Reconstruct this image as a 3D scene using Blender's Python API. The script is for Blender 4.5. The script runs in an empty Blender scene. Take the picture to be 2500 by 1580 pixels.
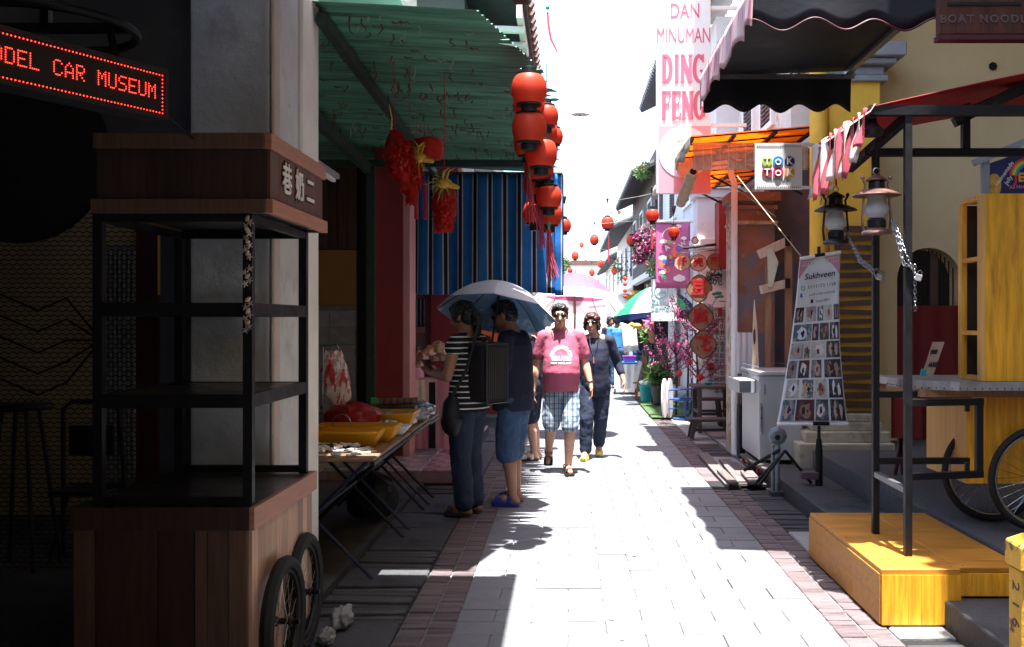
import bpy, bmesh, math, random
from mathutils import Vector, Matrix, Euler, noise as mnoise
from mathutils.bvhtree import BVHTree
random.seed(7)
PI = math.pi
R = math.radians
SC = bpy.context.scene
COL = SC.collection

# ---------------------------------------------------------------- camera
cam_d = bpy.data.cameras.new('camera')
cam = bpy.data.objects.new('camera', cam_d)
COL.objects.link(cam)
cam.location = (0, 0, 1.5)
cam.rotation_euler = (R(90), 0, 0)
cam_d.sensor_width = 36
cam_d.lens = 36 * 2430 / 2500
cam_d.shift_x = (1250 - 1385) / 2500
cam_d.shift_y = (784 - 790) / 2500
cam_d.clip_end = 2000
cam_d.clip_start = 0.05
SC.camera = cam
# ---------------------------------------------------------------- light
SUN_DIR = Vector((-0.03, 0.16, -1)).normalized()
world = bpy.data.worlds.new('World')
SC.world = world
world.use_nodes = True
wn = world.node_tree
sky = wn.nodes.new('ShaderNodeTexSky')
sky.sky_type = 'NISHITA'
sky.sun_disc = False
sky.sun_elevation = R(80)
sky.sun_rotation = R(180)
sky.air_density = 1.0
sky.dust_density = 2.0
sky.ozone_density = 1.0
hazy = wn.nodes.new('ShaderNodeHueSaturation')      # noon sky
hazy.inputs['Saturation'].default_value = 1.0
wn.links.new(sky.outputs[0], hazy.inputs['Color'])
wn.links.new(hazy.outputs[0], wn.nodes['Background'].inputs[0])
wn.nodes['Background'].inputs[1].default_value = 0.15
sun_d = bpy.data.lights.new('sun', 'SUN')
sun_d.energy = 5.0
sun_d.angle = R(0.53)
sun_d.color = (1.0, 0.98, 0.95)
sun = bpy.data.objects.new('sun', sun_d)
COL.objects.link(sun)
sun.rotation_euler = SUN_DIR.to_track_quat('-Z', 'Y').to_euler()
sun.location = (0, -2, 12)
vs = SC.view_settings
vs.view_transform = 'Standard'
vs.look = 'None'
vs.exposure = 2.35
vs.gamma = 1
vs.use_curve_mapping = False
SC.cycles.use_denoising = True
SC.cycles.max_bounces = 8
SC.cycles.sample_clamp_indirect = 4.0
SC.cycles.caustics_reflective = False
SC.cycles.caustics_refractive = False

# ---------------------------------------------------------------- helpers
F, VX, HZ, CH = 2430.0, 1385.0, 784.0, 1.5
def W(px, py, y): return Vector(((px - VX) * y / F, y, CH - (py - HZ) * y / F))
def WX(px, y): return (px - VX) * y / F
def WZ(py, y): return CH - (py - HZ) * y / F
def C(h):
    h = h.lstrip('#'); o = []
    for i in (0, 2, 4):
        v = int(h[i:i+2], 16) / 255
        o.append(v / 12.92 if v <= .04045 else ((v + .055) / 1.055) ** 2.4)
    return tuple(o)
def col(c): return C(c) if isinstance(c, str) else tuple(c)

MATS = {}
def mat(name, c, rough=.6, metal=0, var=.15, scale=6, stretch=(1, 1, 1), bump=0, bscale=60, rnd=0,
        c2=None, c2s=3, c2lo=.5, c2hi=.6, c2st=(1, 1, 1), spec=.4, trans=0, emit=None, est=0, coat=0, c3=None, c3s=8, c3lo=.6, c3hi=.66):
    if name in MATS: return MATS[name]
    m = bpy.data.materials.new(name); m.use_nodes = True
    t = m.node_tree; N = t.nodes; L = t.links
    b = N['Principled BSDF']; out = N['Material Output']
    c = col(c)
    tc = N.new('ShaderNodeTexCoord')
    def noise(s, st, det=5, rgh=.6):
        mp = N.new('ShaderNodeMapping'); mp.inputs['Scale'].default_value = st
        L.new(tc.outputs['Object'], mp.inputs[0])
        n = N.new('ShaderNodeTexNoise'); n.inputs['Scale'].default_value = s
        n.inputs['Detail'].default_value = det; n.inputs['Roughness'].default_value = rgh
        L.new(mp.outputs[0], n.inputs['Vector'])
        return n
    def mrange(src, a, bb, lo, hi):
        r = N.new('ShaderNodeMapRange')
        r.inputs[1].default_value = a; r.inputs[2].default_value = bb
        r.inputs[3].default_value = lo; r.inputs[4].default_value = hi
        L.new(src, r.inputs[0]); return r.outputs[0]
    def mixc(fac, A, B):
        x = N.new('ShaderNodeMix'); x.data_type = 'RGBA'
        L.new(fac, x.inputs[0])
        for s, v in ((6, A), (7, B)):
            if isinstance(v, tuple): x.inputs[s].default_value = (*v, 1)
            else: L.new(v, x.inputs[s])
        return x.outputs[2]
    base = None
    n1 = noise(scale, stretch)
    lo = tuple(max(0, v * (1 - var)) for v in c); hi = tuple(min(1, v * (1 + var)) for v in c)
    base = mixc(mrange(n1.outputs[0], .3, .7, 0, 1), lo, hi)
    if c2 is not None:
        n2 = noise(c2s, c2st, 6, .65)
        base = mixc(mrange(n2.outputs[0], c2lo, c2hi, 0, 1), base, col(c2))
    if c3 is not None:
        n3 = noise(c3s, (1, 1, 1), 6, .65)
        base = mixc(mrange(n3.outputs[0], c3lo, c3hi, 0, 1), base, col(c3))
    if rnd:
        oi = N.new('ShaderNodeObjectInfo')
        hs = N.new('ShaderNodeHueSaturation')
        L.new(mrange(oi.outputs['Random'], 0, 1, 1 - rnd, 1 + rnd), hs.inputs['Value'])
        L.new(base, hs.inputs['Color']); base = hs.outputs[0]
    L.new(base, b.inputs['Base Color'])
    b.inputs['Roughness'].default_value = rough
    if rough > .15:
        L.new(mrange(n1.outputs[0], .3, .7, max(0, rough - .1), min(1, rough + .1)), b.inputs['Roughness'])
    b.inputs['Metallic'].default_value = metal
    b.inputs['Specular IOR Level'].default_value = spec
    if coat: b.inputs['Coat Weight'].default_value = coat; b.inputs['Coat Roughness'].default_value = .15
    if bump:
        nb = noise(bscale, stretch)
        bp = N.new('ShaderNodeBump'); bp.inputs['Strength'].default_value = bump; bp.inputs['Distance'].default_value = .02
        L.new(nb.outputs[0], bp.inputs['Height']); L.new(bp.outputs[0], b.inputs['Normal'])
    if emit is not None:
        b.inputs['Emission Color'].default_value = (*col(emit), 1); b.inputs['Emission Strength'].default_value = est
    if trans:
        tr = N.new('ShaderNodeBsdfTranslucent'); L.new(base, tr.inputs[0])
        mx = N.new('ShaderNodeMixShader'); mx.inputs[0].default_value = trans
        L.new(b.outputs[0], mx.inputs[1]); L.new(tr.outputs[0], mx.inputs[2]); L.new(mx.outputs[0], out.inputs[0])
    MATS[name] = m
    return m

def stripes(name, bands, period, axis='X', rough=.8, trans=0, plaid=None, bump=0):
    """bands: list of (start 0..1, colour) painted along an object axis; plaid = second axis with own bands"""
    if name in MATS: return MATS[name]
    m = bpy.data.materials.new(name); m.use_nodes = True
    t = m.node_tree; N = t.nodes; L = t.links; b = N['Principled BSDF']
    tc = N.new('ShaderNodeTexCoord')
    sp = N.new('ShaderNodeSeparateXYZ'); L.new(tc.outputs['Object'], sp.inputs[0])
    def ramp(ax, per, bd):
        d = N.new('ShaderNodeMath'); d.operation = 'DIVIDE'; L.new(sp.outputs[ax], d.inputs[0]); d.inputs[1].default_value = per
        fr = N.new('ShaderNodeMath'); fr.operation = 'FRACT'; L.new(d.outputs[0], fr.inputs[0])
        r = N.new('ShaderNodeValToRGB'); r.color_ramp.interpolation = 'CONSTANT'
        e = r.color_ramp.elements
        while len(e) < len(bd): e.new(.5)
        for k, (p, cc) in enumerate(bd): e[k].position = p; e[k].color = (*col(cc), 1)
        L.new(fr.outputs[0], r.inputs[0]); return r.outputs[0]
    o = ramp(axis, period, bands)
    if plaid:
        o2 = ramp(plaid[0], plaid[1], plaid[2])
        x = N.new('ShaderNodeMix'); x.data_type = 'RGBA'; x.blend_type = 'MULTIPLY'; x.inputs[0].default_value = 1
        L.new(o, x.inputs[6]); L.new(o2, x.inputs[7]); o = x.outputs[2]
    n = N.new('ShaderNodeTexNoise'); n.inputs['Scale'].default_value = 9
    L.new(tc.outputs['Object'], n.inputs['Vector'])
    mr = N.new('ShaderNodeMapRange'); mr.inputs[3].default_value = .75; mr.inputs[4].default_value = 1.2; L.new(n.outputs[0], mr.inputs[0])
    hs = N.new('ShaderNodeHueSaturation'); L.new(mr.outputs[0], hs.inputs['Value']); L.new(o, hs.inputs['Color'])
    L.new(hs.outputs[0], b.inputs['Base Color'])
    b.inputs['Roughness'].default_value = rough; b.inputs['Specular IOR Level'].default_value = .2
    if bump:
        bp = N.new('ShaderNodeBump'); bp.inputs['Strength'].default_value = bump; bp.inputs['Distance'].default_value = .02
        L.new(n.outputs[0], bp.inputs['Height']); L.new(bp.outputs[0], b.inputs['Normal'])
    if trans:
        tr = N.new('ShaderNodeBsdfTranslucent'); L.new(hs.outputs[0], tr.inputs[0])
        mx = N.new('ShaderNodeMixShader'); mx.inputs[0].default_value = trans
        L.new(b.outputs[0], mx.inputs[1]); L.new(tr.outputs[0], mx.inputs[2]); L.new(mx.outputs[0], N['Material Output'].inputs[0])
    MATS[name] = m
    return m

def glass(name, c=(1, 1, 1), rough=.02, mixf=.75):
    """thin clear plastic or glass: mostly transparent with a glossy film"""
    if name in MATS: return MATS[name]
    m = bpy.data.materials.new(name); m.use_nodes = True
    t = m.node_tree; N = t.nodes; L = t.links
    N['Principled BSDF'].inputs['Base Color'].default_value = (*col(c), 1)
    N['Principled BSDF'].inputs['Roughness'].default_value = rough
    tr = N.new('ShaderNodeBsdfTransparent'); tr.inputs[0].default_value = (*col(c), 1)
    mx = N.new('ShaderNodeMixShader'); mx.inputs[0].default_value = mixf
    L.new(N['Principled BSDF'].outputs[0], mx.inputs[1]); L.new(tr.outputs[0], mx.inputs[2]); L.new(mx.outputs[0], N['Material Output'].inputs[0])
    MATS[name] = m
    return m

ORG = {}
TMP = bpy.data.scenes.new('scratch')     # texts and remeshes are evaluated in a scene of their own
def evaluated(ob):
    with bpy.context.temp_override(scene=TMP, view_layer=TMP.view_layers[0]):
        dg = bpy.context.evaluated_depsgraph_get()
        return bpy.data.meshes.new_from_object(ob.evaluated_get(dg), depsgraph=dg)
def org(o): return ORG.get(o.name, Vector((0, 0, 0)))
def tag(o, label=None, cat=None, group=None, kind=None):
    if label: o['label'] = label
    if cat: o['category'] = cat
    if group: o['group'] = group
    if kind: o['kind'] = kind
    return o
def thing(name, label, cat, loc, group=None):
    o = bpy.data.objects.new(name, None); COL.objects.link(o)
    o.empty_display_size = .1
    o.location = loc; ORG[o.name] = Vector(loc)
    return tag(o, label, cat, group)

class MB:
    def __init__(s): s.v = []; s.f = []
    def add(s, vs, fs):
        k = len(s.v); s.v += [Vector(v) for v in vs]; s.f += [tuple(i + k for i in f) for f in fs]; return s
    def box(s, x0, x1, y0, y1, z0, z1):
        return s.add([(x0,y0,z0),(x1,y0,z0),(x1,y1,z0),(x0,y1,z0),(x0,y0,z1),(x1,y0,z1),(x1,y1,z1),(x0,y1,z1)],
            [(0,3,2,1),(4,5,6,7),(0,1,5,4),(1,2,6,5),(2,3,7,6),(3,0,4,7)])
    def obox(s, c, size, M=None):
        M = M or Matrix(); c = Vector(c); a, b, d = (q / 2 for q in size)
        P = [c + M.to_3x3() @ Vector(p) for p in [(-a,-b,-d),(a,-b,-d),(a,b,-d),(-a,b,-d),(-a,-b,d),(a,-b,d),(a,b,d),(-a,b,d)]]
        return s.add(P, [(0,3,2,1),(4,5,6,7),(0,1,5,4),(1,2,6,5),(2,3,7,6),(3,0,4,7)])
    def beam(s, a, b, w, h=None, up=(0, 0, 1)):
        a, b = Vector(a), Vector(b); h = h or w; d = (b - a)
        if d.length < 1e-6: return s
        d.normalize(); u = Vector(up)
        if abs(d.dot(u)) > .98: u = Vector((0, 1, 0))
        x = d.cross(u).normalized(); u = x.cross(d)
        P = []
        for p in (a, b):
            for sx, sz in ((-1,-1),(1,-1),(1,1),(-1,1)): P.append(p + x * (sx * w / 2) + u * (sz * h / 2))
        return s.add(P, [(0,1,2,3),(7,6,5,4),(0,4,5,1),(1,5,6,2),(2,6,7,3),(3,7,4,0)])
    def tube(s, pts, r, n=8, closed=False, sy=1.0):
        pts = [Vector(p) for p in pts]; m = len(pts); rs = r if isinstance(r, (list, tuple)) else [r] * m
        k0 = len(s.v); prev = None; vs = []
        for i, p in enumerate(pts):
            if closed: t = pts[(i + 1) % m] - pts[i - 1]
            else: t = pts[min(i + 1, m - 1)] - pts[max(i - 1, 0)]
            t.normalize()
            if prev is None:
                u = Vector((0, 0, 1)) if abs(t.z) < .9 else Vector((0, 1, 0))
                x = t.cross(u).normalized()
            else:
                x = (prev - t * prev.dot(t))
                x = x.normalized() if x.length > 1e-6 else t.orthogonal().normalized()
            prev = x; y = t.cross(x)
            for j in range(n):
                a = 2 * PI * j / n; vs.append(p + (x * math.cos(a) + y * math.sin(a) * sy) * rs[i])
        fs = []
        for i in range(m if closed else m - 1):
            for j in range(n):
                a = i * n + j; b = i * n + (j + 1) % n; c2 = ((i + 1) % m) * n + (j + 1) % n; d = ((i + 1) % m) * n + j
                fs.append((a, b, c2, d))
        if not closed: fs += [tuple(range(n - 1, -1, -1)), tuple(range((m - 1) * n, m * n))]
        return s.add(vs, fs)
    def lathe(s, prof, c=(0, 0, 0), n=16, M=None, cap=True, sx=1, sy=1):
        c = Vector(c); M = (M or Matrix()).to_3x3(); vs = []
        for r, z in prof:
            for j in range(n):
                a = 2 * PI * j / n; vs.append(c + M @ Vector((r * math.cos(a) * sx, r * math.sin(a) * sy, z)))
        fs = []
        for i in range(len(prof) - 1):
            for j in range(n): fs.append((i*n+j, i*n+(j+1) % n, (i+1)*n+(j+1) % n, (i+1)*n+j))
        if cap: fs += [tuple(range(n - 1, -1, -1)), tuple(range((len(prof)-1)*n, len(prof)*n))]
        return s.add(vs, fs)
    def ell(s, c, r, n=14, m=9, M=None):
        prof = []
        for i in range(m + 1):
            a = -PI / 2 + PI * i / m; prof.append((max(1e-4, math.cos(a)), math.sin(a)))
        c = Vector(c); Mx = (M or Matrix()).to_3x3() @ Matrix.Diagonal(Vector(r))
        return s.lathe(prof, c, n, Mx.to_4x4())
    def cap(s, a, b, ra, rb, n=12):
        """tapered capsule"""
        a, b = Vector(a), Vector(b); d = b - a; L = max(d.length, 1e-5)
        q = d.to_track_quat('Z', 'Y').to_matrix().to_4x4()
        prof = [(ra * math.sin(t * PI / 8) + 1e-4, -ra * math.cos(t * PI / 8)) for t in range(5)]
        prof += [(rb * math.cos(t * PI / 8) + 1e-4, L + rb * math.sin(t * PI / 8)) for t in range(5)]
        return s.lathe(prof, a, n, q)
    def loft(s, secs, n=20):
        """vertical loft: sections (cx,cy,z,rx,ry)"""
        vs = []
        for cx, cy, z, rx, ry in secs:
            for j in range(n):
                a = 2 * PI * j / n; vs.append((cx + rx * math.cos(a), cy + ry * math.sin(a), z))
        fs = []
        for i in range(len(secs) - 1):
            for j in range(n): fs.append((i*n+j, i*n+(j+1) % n, (i+1)*n+(j+1) % n, (i+1)*n+j))
        fs += [tuple(range(n - 1, -1, -1)), tuple(range((len(secs)-1)*n, len(secs)*n))]
        return s.add(vs, fs)
    def poly(s, pts): return s.add(pts, [tuple(range(len(pts)))])
    def prism(s, pts, d):
        pts = [Vector(p) for p in pts]; d = Vector(d); n = len(pts)
        return s.add(pts + [p + d for p in pts], [tuple(range(n - 1, -1, -1)), tuple(range(n, 2 * n))] + [(i, (i+1) % n, n+(i+1) % n, n+i) for i in range(n)])
    def sheet(s, fn, nu, nv, th=0, d=(0, 1, 0)):
        vs = [Vector(fn(i / nu, j / nv)) for j in range(nv + 1) for i in range(nu + 1)]
        fs = [(j*(nu+1)+i, j*(nu+1)+i+1, (j+1)*(nu+1)+i+1, (j+1)*(nu+1)+i) for j in range(nv) for i in range(nu)]
        if th:
            d = Vector(d).normalized() * th; k = len(vs)
            vs2 = [v + d for v in vs]; fs2 = [tuple(reversed([i + k for i in f])) for f in fs]
            rim = []
            for i in range(nu): rim += [(i + 1, i, k + i, k + i + 1), (nv*(nu+1)+i, nv*(nu+1)+i+1, k+nv*(nu+1)+i+1, k+nv*(nu+1)+i)]
            for j in range(nv): rim += [(j*(nu+1), (j+1)*(nu+1), k+(j+1)*(nu+1), k+j*(nu+1)), ((j+1)*(nu+1)+nu, j*(nu+1)+nu, k+j*(nu+1)+nu, k+(j+1)*(nu+1)+nu)]
            return s.add(vs + vs2, fs + fs2 + rim)
        return s.add(vs, fs)
    def rot(s, M, c=(0, 0, 0)):
        c = Vector(c); M = M.to_3x3(); s.v = [c + M @ (v - c) for v in s.v]; return s
    def mesh(s, name, o=Vector((0, 0, 0))):
        me = bpy.data.meshes.new(name); me.from_pydata([tuple(v - o) for v in s.v], [], s.f); return me
    def build(s, name, m, parent=None, smooth=False, bevel=0, label=None, cat=None, group=None, kind=None, fix=True):
        if parent is not None: o0 = org(parent)
        else:
            xs = [v.x for v in s.v]; ys = [v.y for v in s.v]; zs = [v.z for v in s.v]
            o0 = Vector(((min(xs) + max(xs)) / 2, (min(ys) + max(ys)) / 2, min(zs)))
        me = s.mesh(name, o0)
        if bevel or fix:
            bm = bmesh.new(); bm.from_mesh(me)
            if fix: bmesh.ops.recalc_face_normals(bm, faces=bm.faces)
            if bevel: bmesh.ops.bevel(bm, geom=list(bm.edges), offset=bevel, segments=2 if bevel > .01 else 1, affect='EDGES', profile=.6)
            bm.to_mesh(me); bm.free()
        if smooth:
            for p in me.polygons: p.use_smooth = True
            if smooth != 'full':
                try: me.set_sharp_from_angle(angle=R(40))
                except Exception: pass
        ob = bpy.data.objects.new(name, me); COL.objects.link(ob)
        if m is not None: me.materials.append(MATS[m] if isinstance(m, str) else m)
        if parent is not None: ob.parent = parent
        else: ob.location = o0
        ORG[ob.name] = o0
        tag(ob, label, cat, group, kind)
        return ob

def instance(src, name, parent, world_loc, rot=None, scale=None):
    """one more object sharing the mesh of src (mesh centred on its own origin)"""
    ob = bpy.data.objects.new(name, src); COL.objects.link(ob)
    ob.parent = parent; ob.location = Vector(world_loc) - org(parent)
    if rot: ob.rotation_euler = rot
    if scale: ob.scale = scale
    ORG[ob.name] = Vector(world_loc)
    return ob
def chamfer_box(name, sx, sy, sz, ch, m):
    """box with chamfered top edges, origin at the centre of its top"""
    a, b = sx / 2, sy / 2
    v = [(-a,-b,-sz),(a,-b,-sz),(a,b,-sz),(-a,b,-sz),(-a,-b,-ch),(a,-b,-ch),(a,b,-ch),(-a,b,-ch),
         (-a+ch,-b+ch,0),(a-ch,-b+ch,0),(a-ch,b-ch,0),(-a+ch,b-ch,0)]
    f = [(0,3,2,1),(8,9,10,11)]
    for k in (0, 4):
        for i in range(4): f.append((k+i, k+(i+1) % 4, k+4+(i+1) % 4, k+4+i))
    me = bpy.data.meshes.new(name); me.from_pydata(v, [], f)
    if m is not None: me.materials.append(MATS[m] if isinstance(m, str) else m)
    return me
def dup(root, loc, rotz=0, label=None, scale=None, rot=None):
    r = root.copy(); COL.objects.link(r); r.location = loc
    if rotz: r.rotation_euler.z += rotz
    if rot: r.rotation_euler = rot
    if scale: r.scale = (scale,) * 3
    if label: r['label'] = label
    ORG[r.name] = Vector(loc)
    def rec(src, dst):
        for ch in list(src.children):
            c = ch.copy(); COL.objects.link(c); c.parent = dst; ORG[c.name] = Vector(loc); rec(ch, c)
    rec(root, r)
    return r

def text_mesh(body, size, ext=.002, bold=0, align='CENTER', spacing=1.0, shear=0):
    cu = bpy.data.curves.new('txt', 'FONT'); cu.body = body; cu.size = size; cu.extrude = ext; cu.offset = bold
    cu.align_x = align; cu.align_y = 'CENTER'; cu.resolution_u = 3; cu.space_character = spacing; cu.shear = shear
    ob = bpy.data.objects.new('txt', cu); TMP.collection.objects.link(ob)
    me = evaluated(ob)
    bpy.data.objects.remove(ob); bpy.data.curves.remove(cu)
    return me
def text(name, body, size, loc, m, parent, right=(1, 0, 0), up=(0, 0, 1), ext=.002, bold=0, align='CENTER', sx=1.0, spacing=1.0, shear=0):
    me = text_mesh(body, size, ext, bold, align, spacing, shear)
    me.name = name
    r = Vector(right).normalized(); u = Vector(up).normalized(); n = r.cross(u)
    M = Matrix((r * sx, u, n)).transposed().to_4x4()
    M.translation = Vector(loc) - org(parent)
    me.transform(M); me.materials.clear(); me.materials.append(MATS[m] if isinstance(m, str) else m)
    ob = bpy.data.objects.new(name, me); COL.objects.link(ob); ob.parent = parent; ORG[ob.name] = org(parent)
    return ob
def remesh(name, mb, m, parent, voxel=.008, it=4, label=None, disp=0, dscale=.1, seed=0):
    o0 = org(parent); me = mb.mesh(name, o0)
    ob = bpy.data.objects.new(name, me); TMP.collection.objects.link(ob)
    md = ob.modifiers.new('r', 'REMESH'); md.mode = 'VOXEL'; md.voxel_size = voxel; md.use_smooth_shade = True
    if it:
        ms = ob.modifiers.new('s', 'SMOOTH'); ms.factor = .5; ms.iterations = it
    me2 = evaluated(ob)
    bpy.data.objects.remove(ob); bpy.data.meshes.remove(me)
    if disp:
        sd = Vector((seed * 3.1, seed * 1.7, 0))
        nrm = [0.0] * (3 * len(me2.vertices)); me2.vertices.foreach_get('normal', nrm); co = []
        for i, v in enumerate(me2.vertices):
            q = v.co / dscale + sd
            co.extend(v.co + Vector(nrm[3*i:3*i+3]) * (mnoise.noise(q) + .5 * mnoise.noise(q * 2.1)) * disp)
        me2.vertices.foreach_set('co', co)
    me2.name = name; me2.materials.clear(); me2.materials.append(MATS[m] if isinstance(m, str) else m)
    for p in me2.polygons: p.use_smooth = True
    ob = bpy.data.objects.new(name, me2); COL.objects.link(ob); ob.parent = parent; ORG[ob.name] = o0
    if label: ob['label'] = label
    return ob
def arc(c, r, a0, a1, n, plane='XZ'):
    c = Vector(c); o = []
    for i in range(n + 1):
        a = a0 + (a1 - a0) * i / n; u, v = r * math.cos(a), r * math.sin(a)
        o.append(c + (Vector((u, 0, v)) if plane == 'XZ' else Vector((u, v, 0)) if plane == 'XY' else Vector((0, u, v))))
    return o
def lerp(a, b, t): return Vector(a).lerp(Vector(b), t)
rnd = random.uniform
# ================================================================ materials
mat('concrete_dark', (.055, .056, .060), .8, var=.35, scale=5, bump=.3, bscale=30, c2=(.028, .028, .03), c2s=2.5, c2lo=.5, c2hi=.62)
mat('concrete_mid', (.27, .265, .26), .85, var=.2, scale=6, bump=.3, bscale=40, c2=(.15, .15, .15), c2s=4, c2lo=.52, c2hi=.65)
mat('paver_stone', (.150, .153, .162), .58, spec=.22, var=.10, scale=14, bump=.35, bscale=45, rnd=.09, c2=(.125, .128, .14), c2s=7, c2lo=.55, c2hi=.7, c3=(.09, .09, .10), c3s=26, c3lo=.66, c3hi=.72)
mat('joint_sand', (.14, .14, .145), .95, var=.3, scale=20)
mat('band_brick', (.105, .077, .079), .75, var=.25, scale=18, bump=.4, bscale=60, rnd=.28)
mat('drain_slat', (.05, .049, .05), .8, var=.35, scale=9, bump=.4, bscale=50, rnd=.3)
mat('black', (.008, .008, .009), .9, var=.2)
mat('black_paint', (.006, .006, .008), .5, spec=.3, var=.25, scale=12, bump=.08)
mat('dark_green_paint', (.018, .035, .03), .5, var=.3, scale=10, bump=.15)
mat('plaster_grey', (.58, .60, .64), .8, var=.14, scale=2.5, bump=.5, bscale=16, c2=(.36, .35, .34), c2s=3, c2lo=.56, c2hi=.75, c3=(.27, .19, .13), c3s=9, c3lo=.68, c3hi=.75)
mat('plaster_white', (.80, .78, .76), .8, var=.08, scale=3, bump=.2, bscale=16, c3=(.35, .26, .2), c3s=7, c3lo=.7, c3hi=.76)
mat('plaster_pinkish', (.58, .48, .43), .8, var=.12, scale=5, bump=.35, bscale=18)
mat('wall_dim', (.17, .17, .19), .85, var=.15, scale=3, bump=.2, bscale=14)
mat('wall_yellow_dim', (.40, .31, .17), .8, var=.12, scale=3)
mat('beige_wall', (.64, .50, .29), .85, var=.07, scale=2, bump=.2, bscale=18, c2=(.56, .43, .24), c2s=1.2, c2lo=.5, c2hi=.7)
mat('yellow_wall', (.80, .44, .05), .7, var=.08, scale=3, bump=.15, bscale=20, c2=(.62, .33, .04), c2s=2, c2lo=.5, c2hi=.7)
mat('grey_trim', (.26, .26, .28), .7, var=.1, scale=5, bump=.15)
mat('roof_tile', (.13, .07, .055), .85, var=.35, scale=10, bump=.4, rnd=.3)
mat('roof_dark', (.05, .048, .055), .8, var=.35, scale=8, bump=.3, rnd=.2)
mat('white_wall', (.74, .72, .70), .8, var=.06, scale=3, bump=.15, bscale=14, c2=(.5, .47, .45), c2s=2.2, c2lo=.58, c2hi=.75)
mat('old_wall', (.26, .13, .085), .85, var=.25, scale=4, bump=.5, bscale=12, c2=(.17, .15, .17), c2s=3.2, c2lo=.5, c2hi=.6, c3=(.40, .22, .12), c3s=6, c3lo=.6, c3hi=.66)
mat('old_wall_blue', (.13, .125, .16), .85, var=.2, scale=4, bump=.4, bscale=12, c2=(.23, .13, .10), c2s=2.6, c2lo=.52, c2hi=.62)
mat('old_wall_pale', (.55, .48, .40), .85, var=.25, scale=5, bump=.5, bscale=12, c2=(.30, .27, .17), c2s=5, c2lo=.5, c2hi=.6, c3=(.33, .17, .10), c3s=7, c3lo=.55, c3hi=.6)
mat('red_wall', (.24, .028, .03), .6, var=.12, scale=4)
mat('pink_wall', (.60, .30, .30), .7, var=.08, scale=4)
mat('pink_tile', (.36, .21, .25), .28, var=.08, scale=8, rnd=.06, coat=.3)
mat('grey_tile', (.33, .33, .38), .25, var=.08, scale=8, rnd=.08, coat=.3)
mat('wood_dark', (.10, .042, .026), .5, var=.35, scale=7, stretch=(8, 8, .6), bump=.15, rnd=.25)
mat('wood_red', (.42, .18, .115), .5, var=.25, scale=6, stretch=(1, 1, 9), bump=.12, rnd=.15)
mat('wood_plank', (.46, .28, .19), .55, var=.28, scale=6, stretch=(9, 9, .7), bump=.12, rnd=.35)
mat('wood_shutter', (.075, .04, .028), .7, var=.3, scale=6, stretch=(6, 6, .6), bump=.3, rnd=.2)
mat('glass_dark', (.03, .035, .045), .12, var=.2)
mat('white_paint', (.78, .77, .75), .5, var=.05, scale=5)
mat('rust', (.16, .07, .04), .9, var=.4, scale=20)

# ================================================================ ground
g = MB(); g.poly([(-150, -60, -.03), (150, -60, -.03), (150, 320, -.03), (-150, 320, -.03)])
ground = g.build('ground', 'concrete_mid', kind='structure'); 
# paved lane: base sheet, then one stone after another
lane = MB().box(-.55, 1.3, -14, 70, -.02, -.012).build('lane', 'joint_sand', kind='structure')
PW, PL = .37, .205
full = chamfer_box('paver', PW - .004, PL - .004, .05, .0035, 'paver_stone')
half = chamfer_box('paver', PW / 2 - .004, PL - .004, .05, .0035, 'paver_stone')
n = 0; y = 4.36; row = 0
def paver_row(y, row):
    o = []
    if row % 2 == 0: o = [(-.55 + PW * (k + .5), full) for k in range(5)]
    else: o = [(-.55 + PW / 4, half)] + [(-.55 + PW * (k + 1), full) for k in range(4)] + [(1.3 - PW / 4, half)]
    return o
while n + 6 <= 300:
    for x, me in paver_row(y, row):
        instance(me, 'paver', lane, (x + rnd(-.002, .002), y + PL / 2, rnd(-.0035, .003)), rot=(rnd(-.006, .006), rnd(-.006, .006), rnd(-.008, .008))); n += 1
    y += PL; row += 1
far = MB()
def flat_paver(b, x, y, w, l, z):
    b.box(x - w / 2 + .004, x + w / 2 - .004, y - l / 2 + .004, y + l / 2 - .004, -.03, z)
yy, rr = y, row
while yy < 45:
    for x, me in paver_row(yy, rr): flat_paver(far, x, yy + PL / 2, PW if me == full else PW / 2, PL, rnd(-.003, .003))
    yy += PL; rr += 1
yy, rr = 4.36 - PL, 1
while yy > -6:
    for x, me in paver_row(yy, rr): flat_paver(far, x, yy + PL / 2, PW if me == full else PW / 2, PL, rnd(-.003, .003))
    yy -= PL; rr += 1
tag(far.build('paving', 'paver_stone', lane), kind='stuff')
# brick bands on both sides of the lane
for side, (x0, x1) in enumerate(((-.82, -.55), (1.3, 1.57))):
    band = MB().box(x0, x1, -14, 70, -.02, -.010).build('brick_band', 'joint_sand', kind='structure')
    bme = chamfer_box('brick', .13 - .006, .066 - .006, .04, .004, 'band_brick')
    n = 0; y = 4.5
    while n < 298:
        for k in range(2):
            instance(bme, 'brick', band, (x0 + .0675 + .135 * k + rnd(-.002, .002), y, -.001 + rnd(-.005, .004)), rot=(rnd(-.02, .02), rnd(-.02, .02), rnd(-.02, .02))); n += 1
        y += .066
    rest = MB()
    while y < 40:
        for k in range(2): rest.box(x0 + .004 + .135 * k, x0 + .131 + .135 * k, y - .03, y + .03, -.03, rnd(-.006, .002))
        y += .066
    y = 4.5 - .066
    while y > -5:
        for k in range(2): rest.box(x0 + .004 + .135 * k, x0 + .131 + .135 * k, y - .03, y + .03, -.03, rnd(-.006, .002))
        y -= .066
    tag(rest.build('brickwork', 'band_brick', band), kind='stuff')
st = MB(); rs0 = random.Random(44)
mat('stain', (.10, .10, .108), .8)
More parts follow.
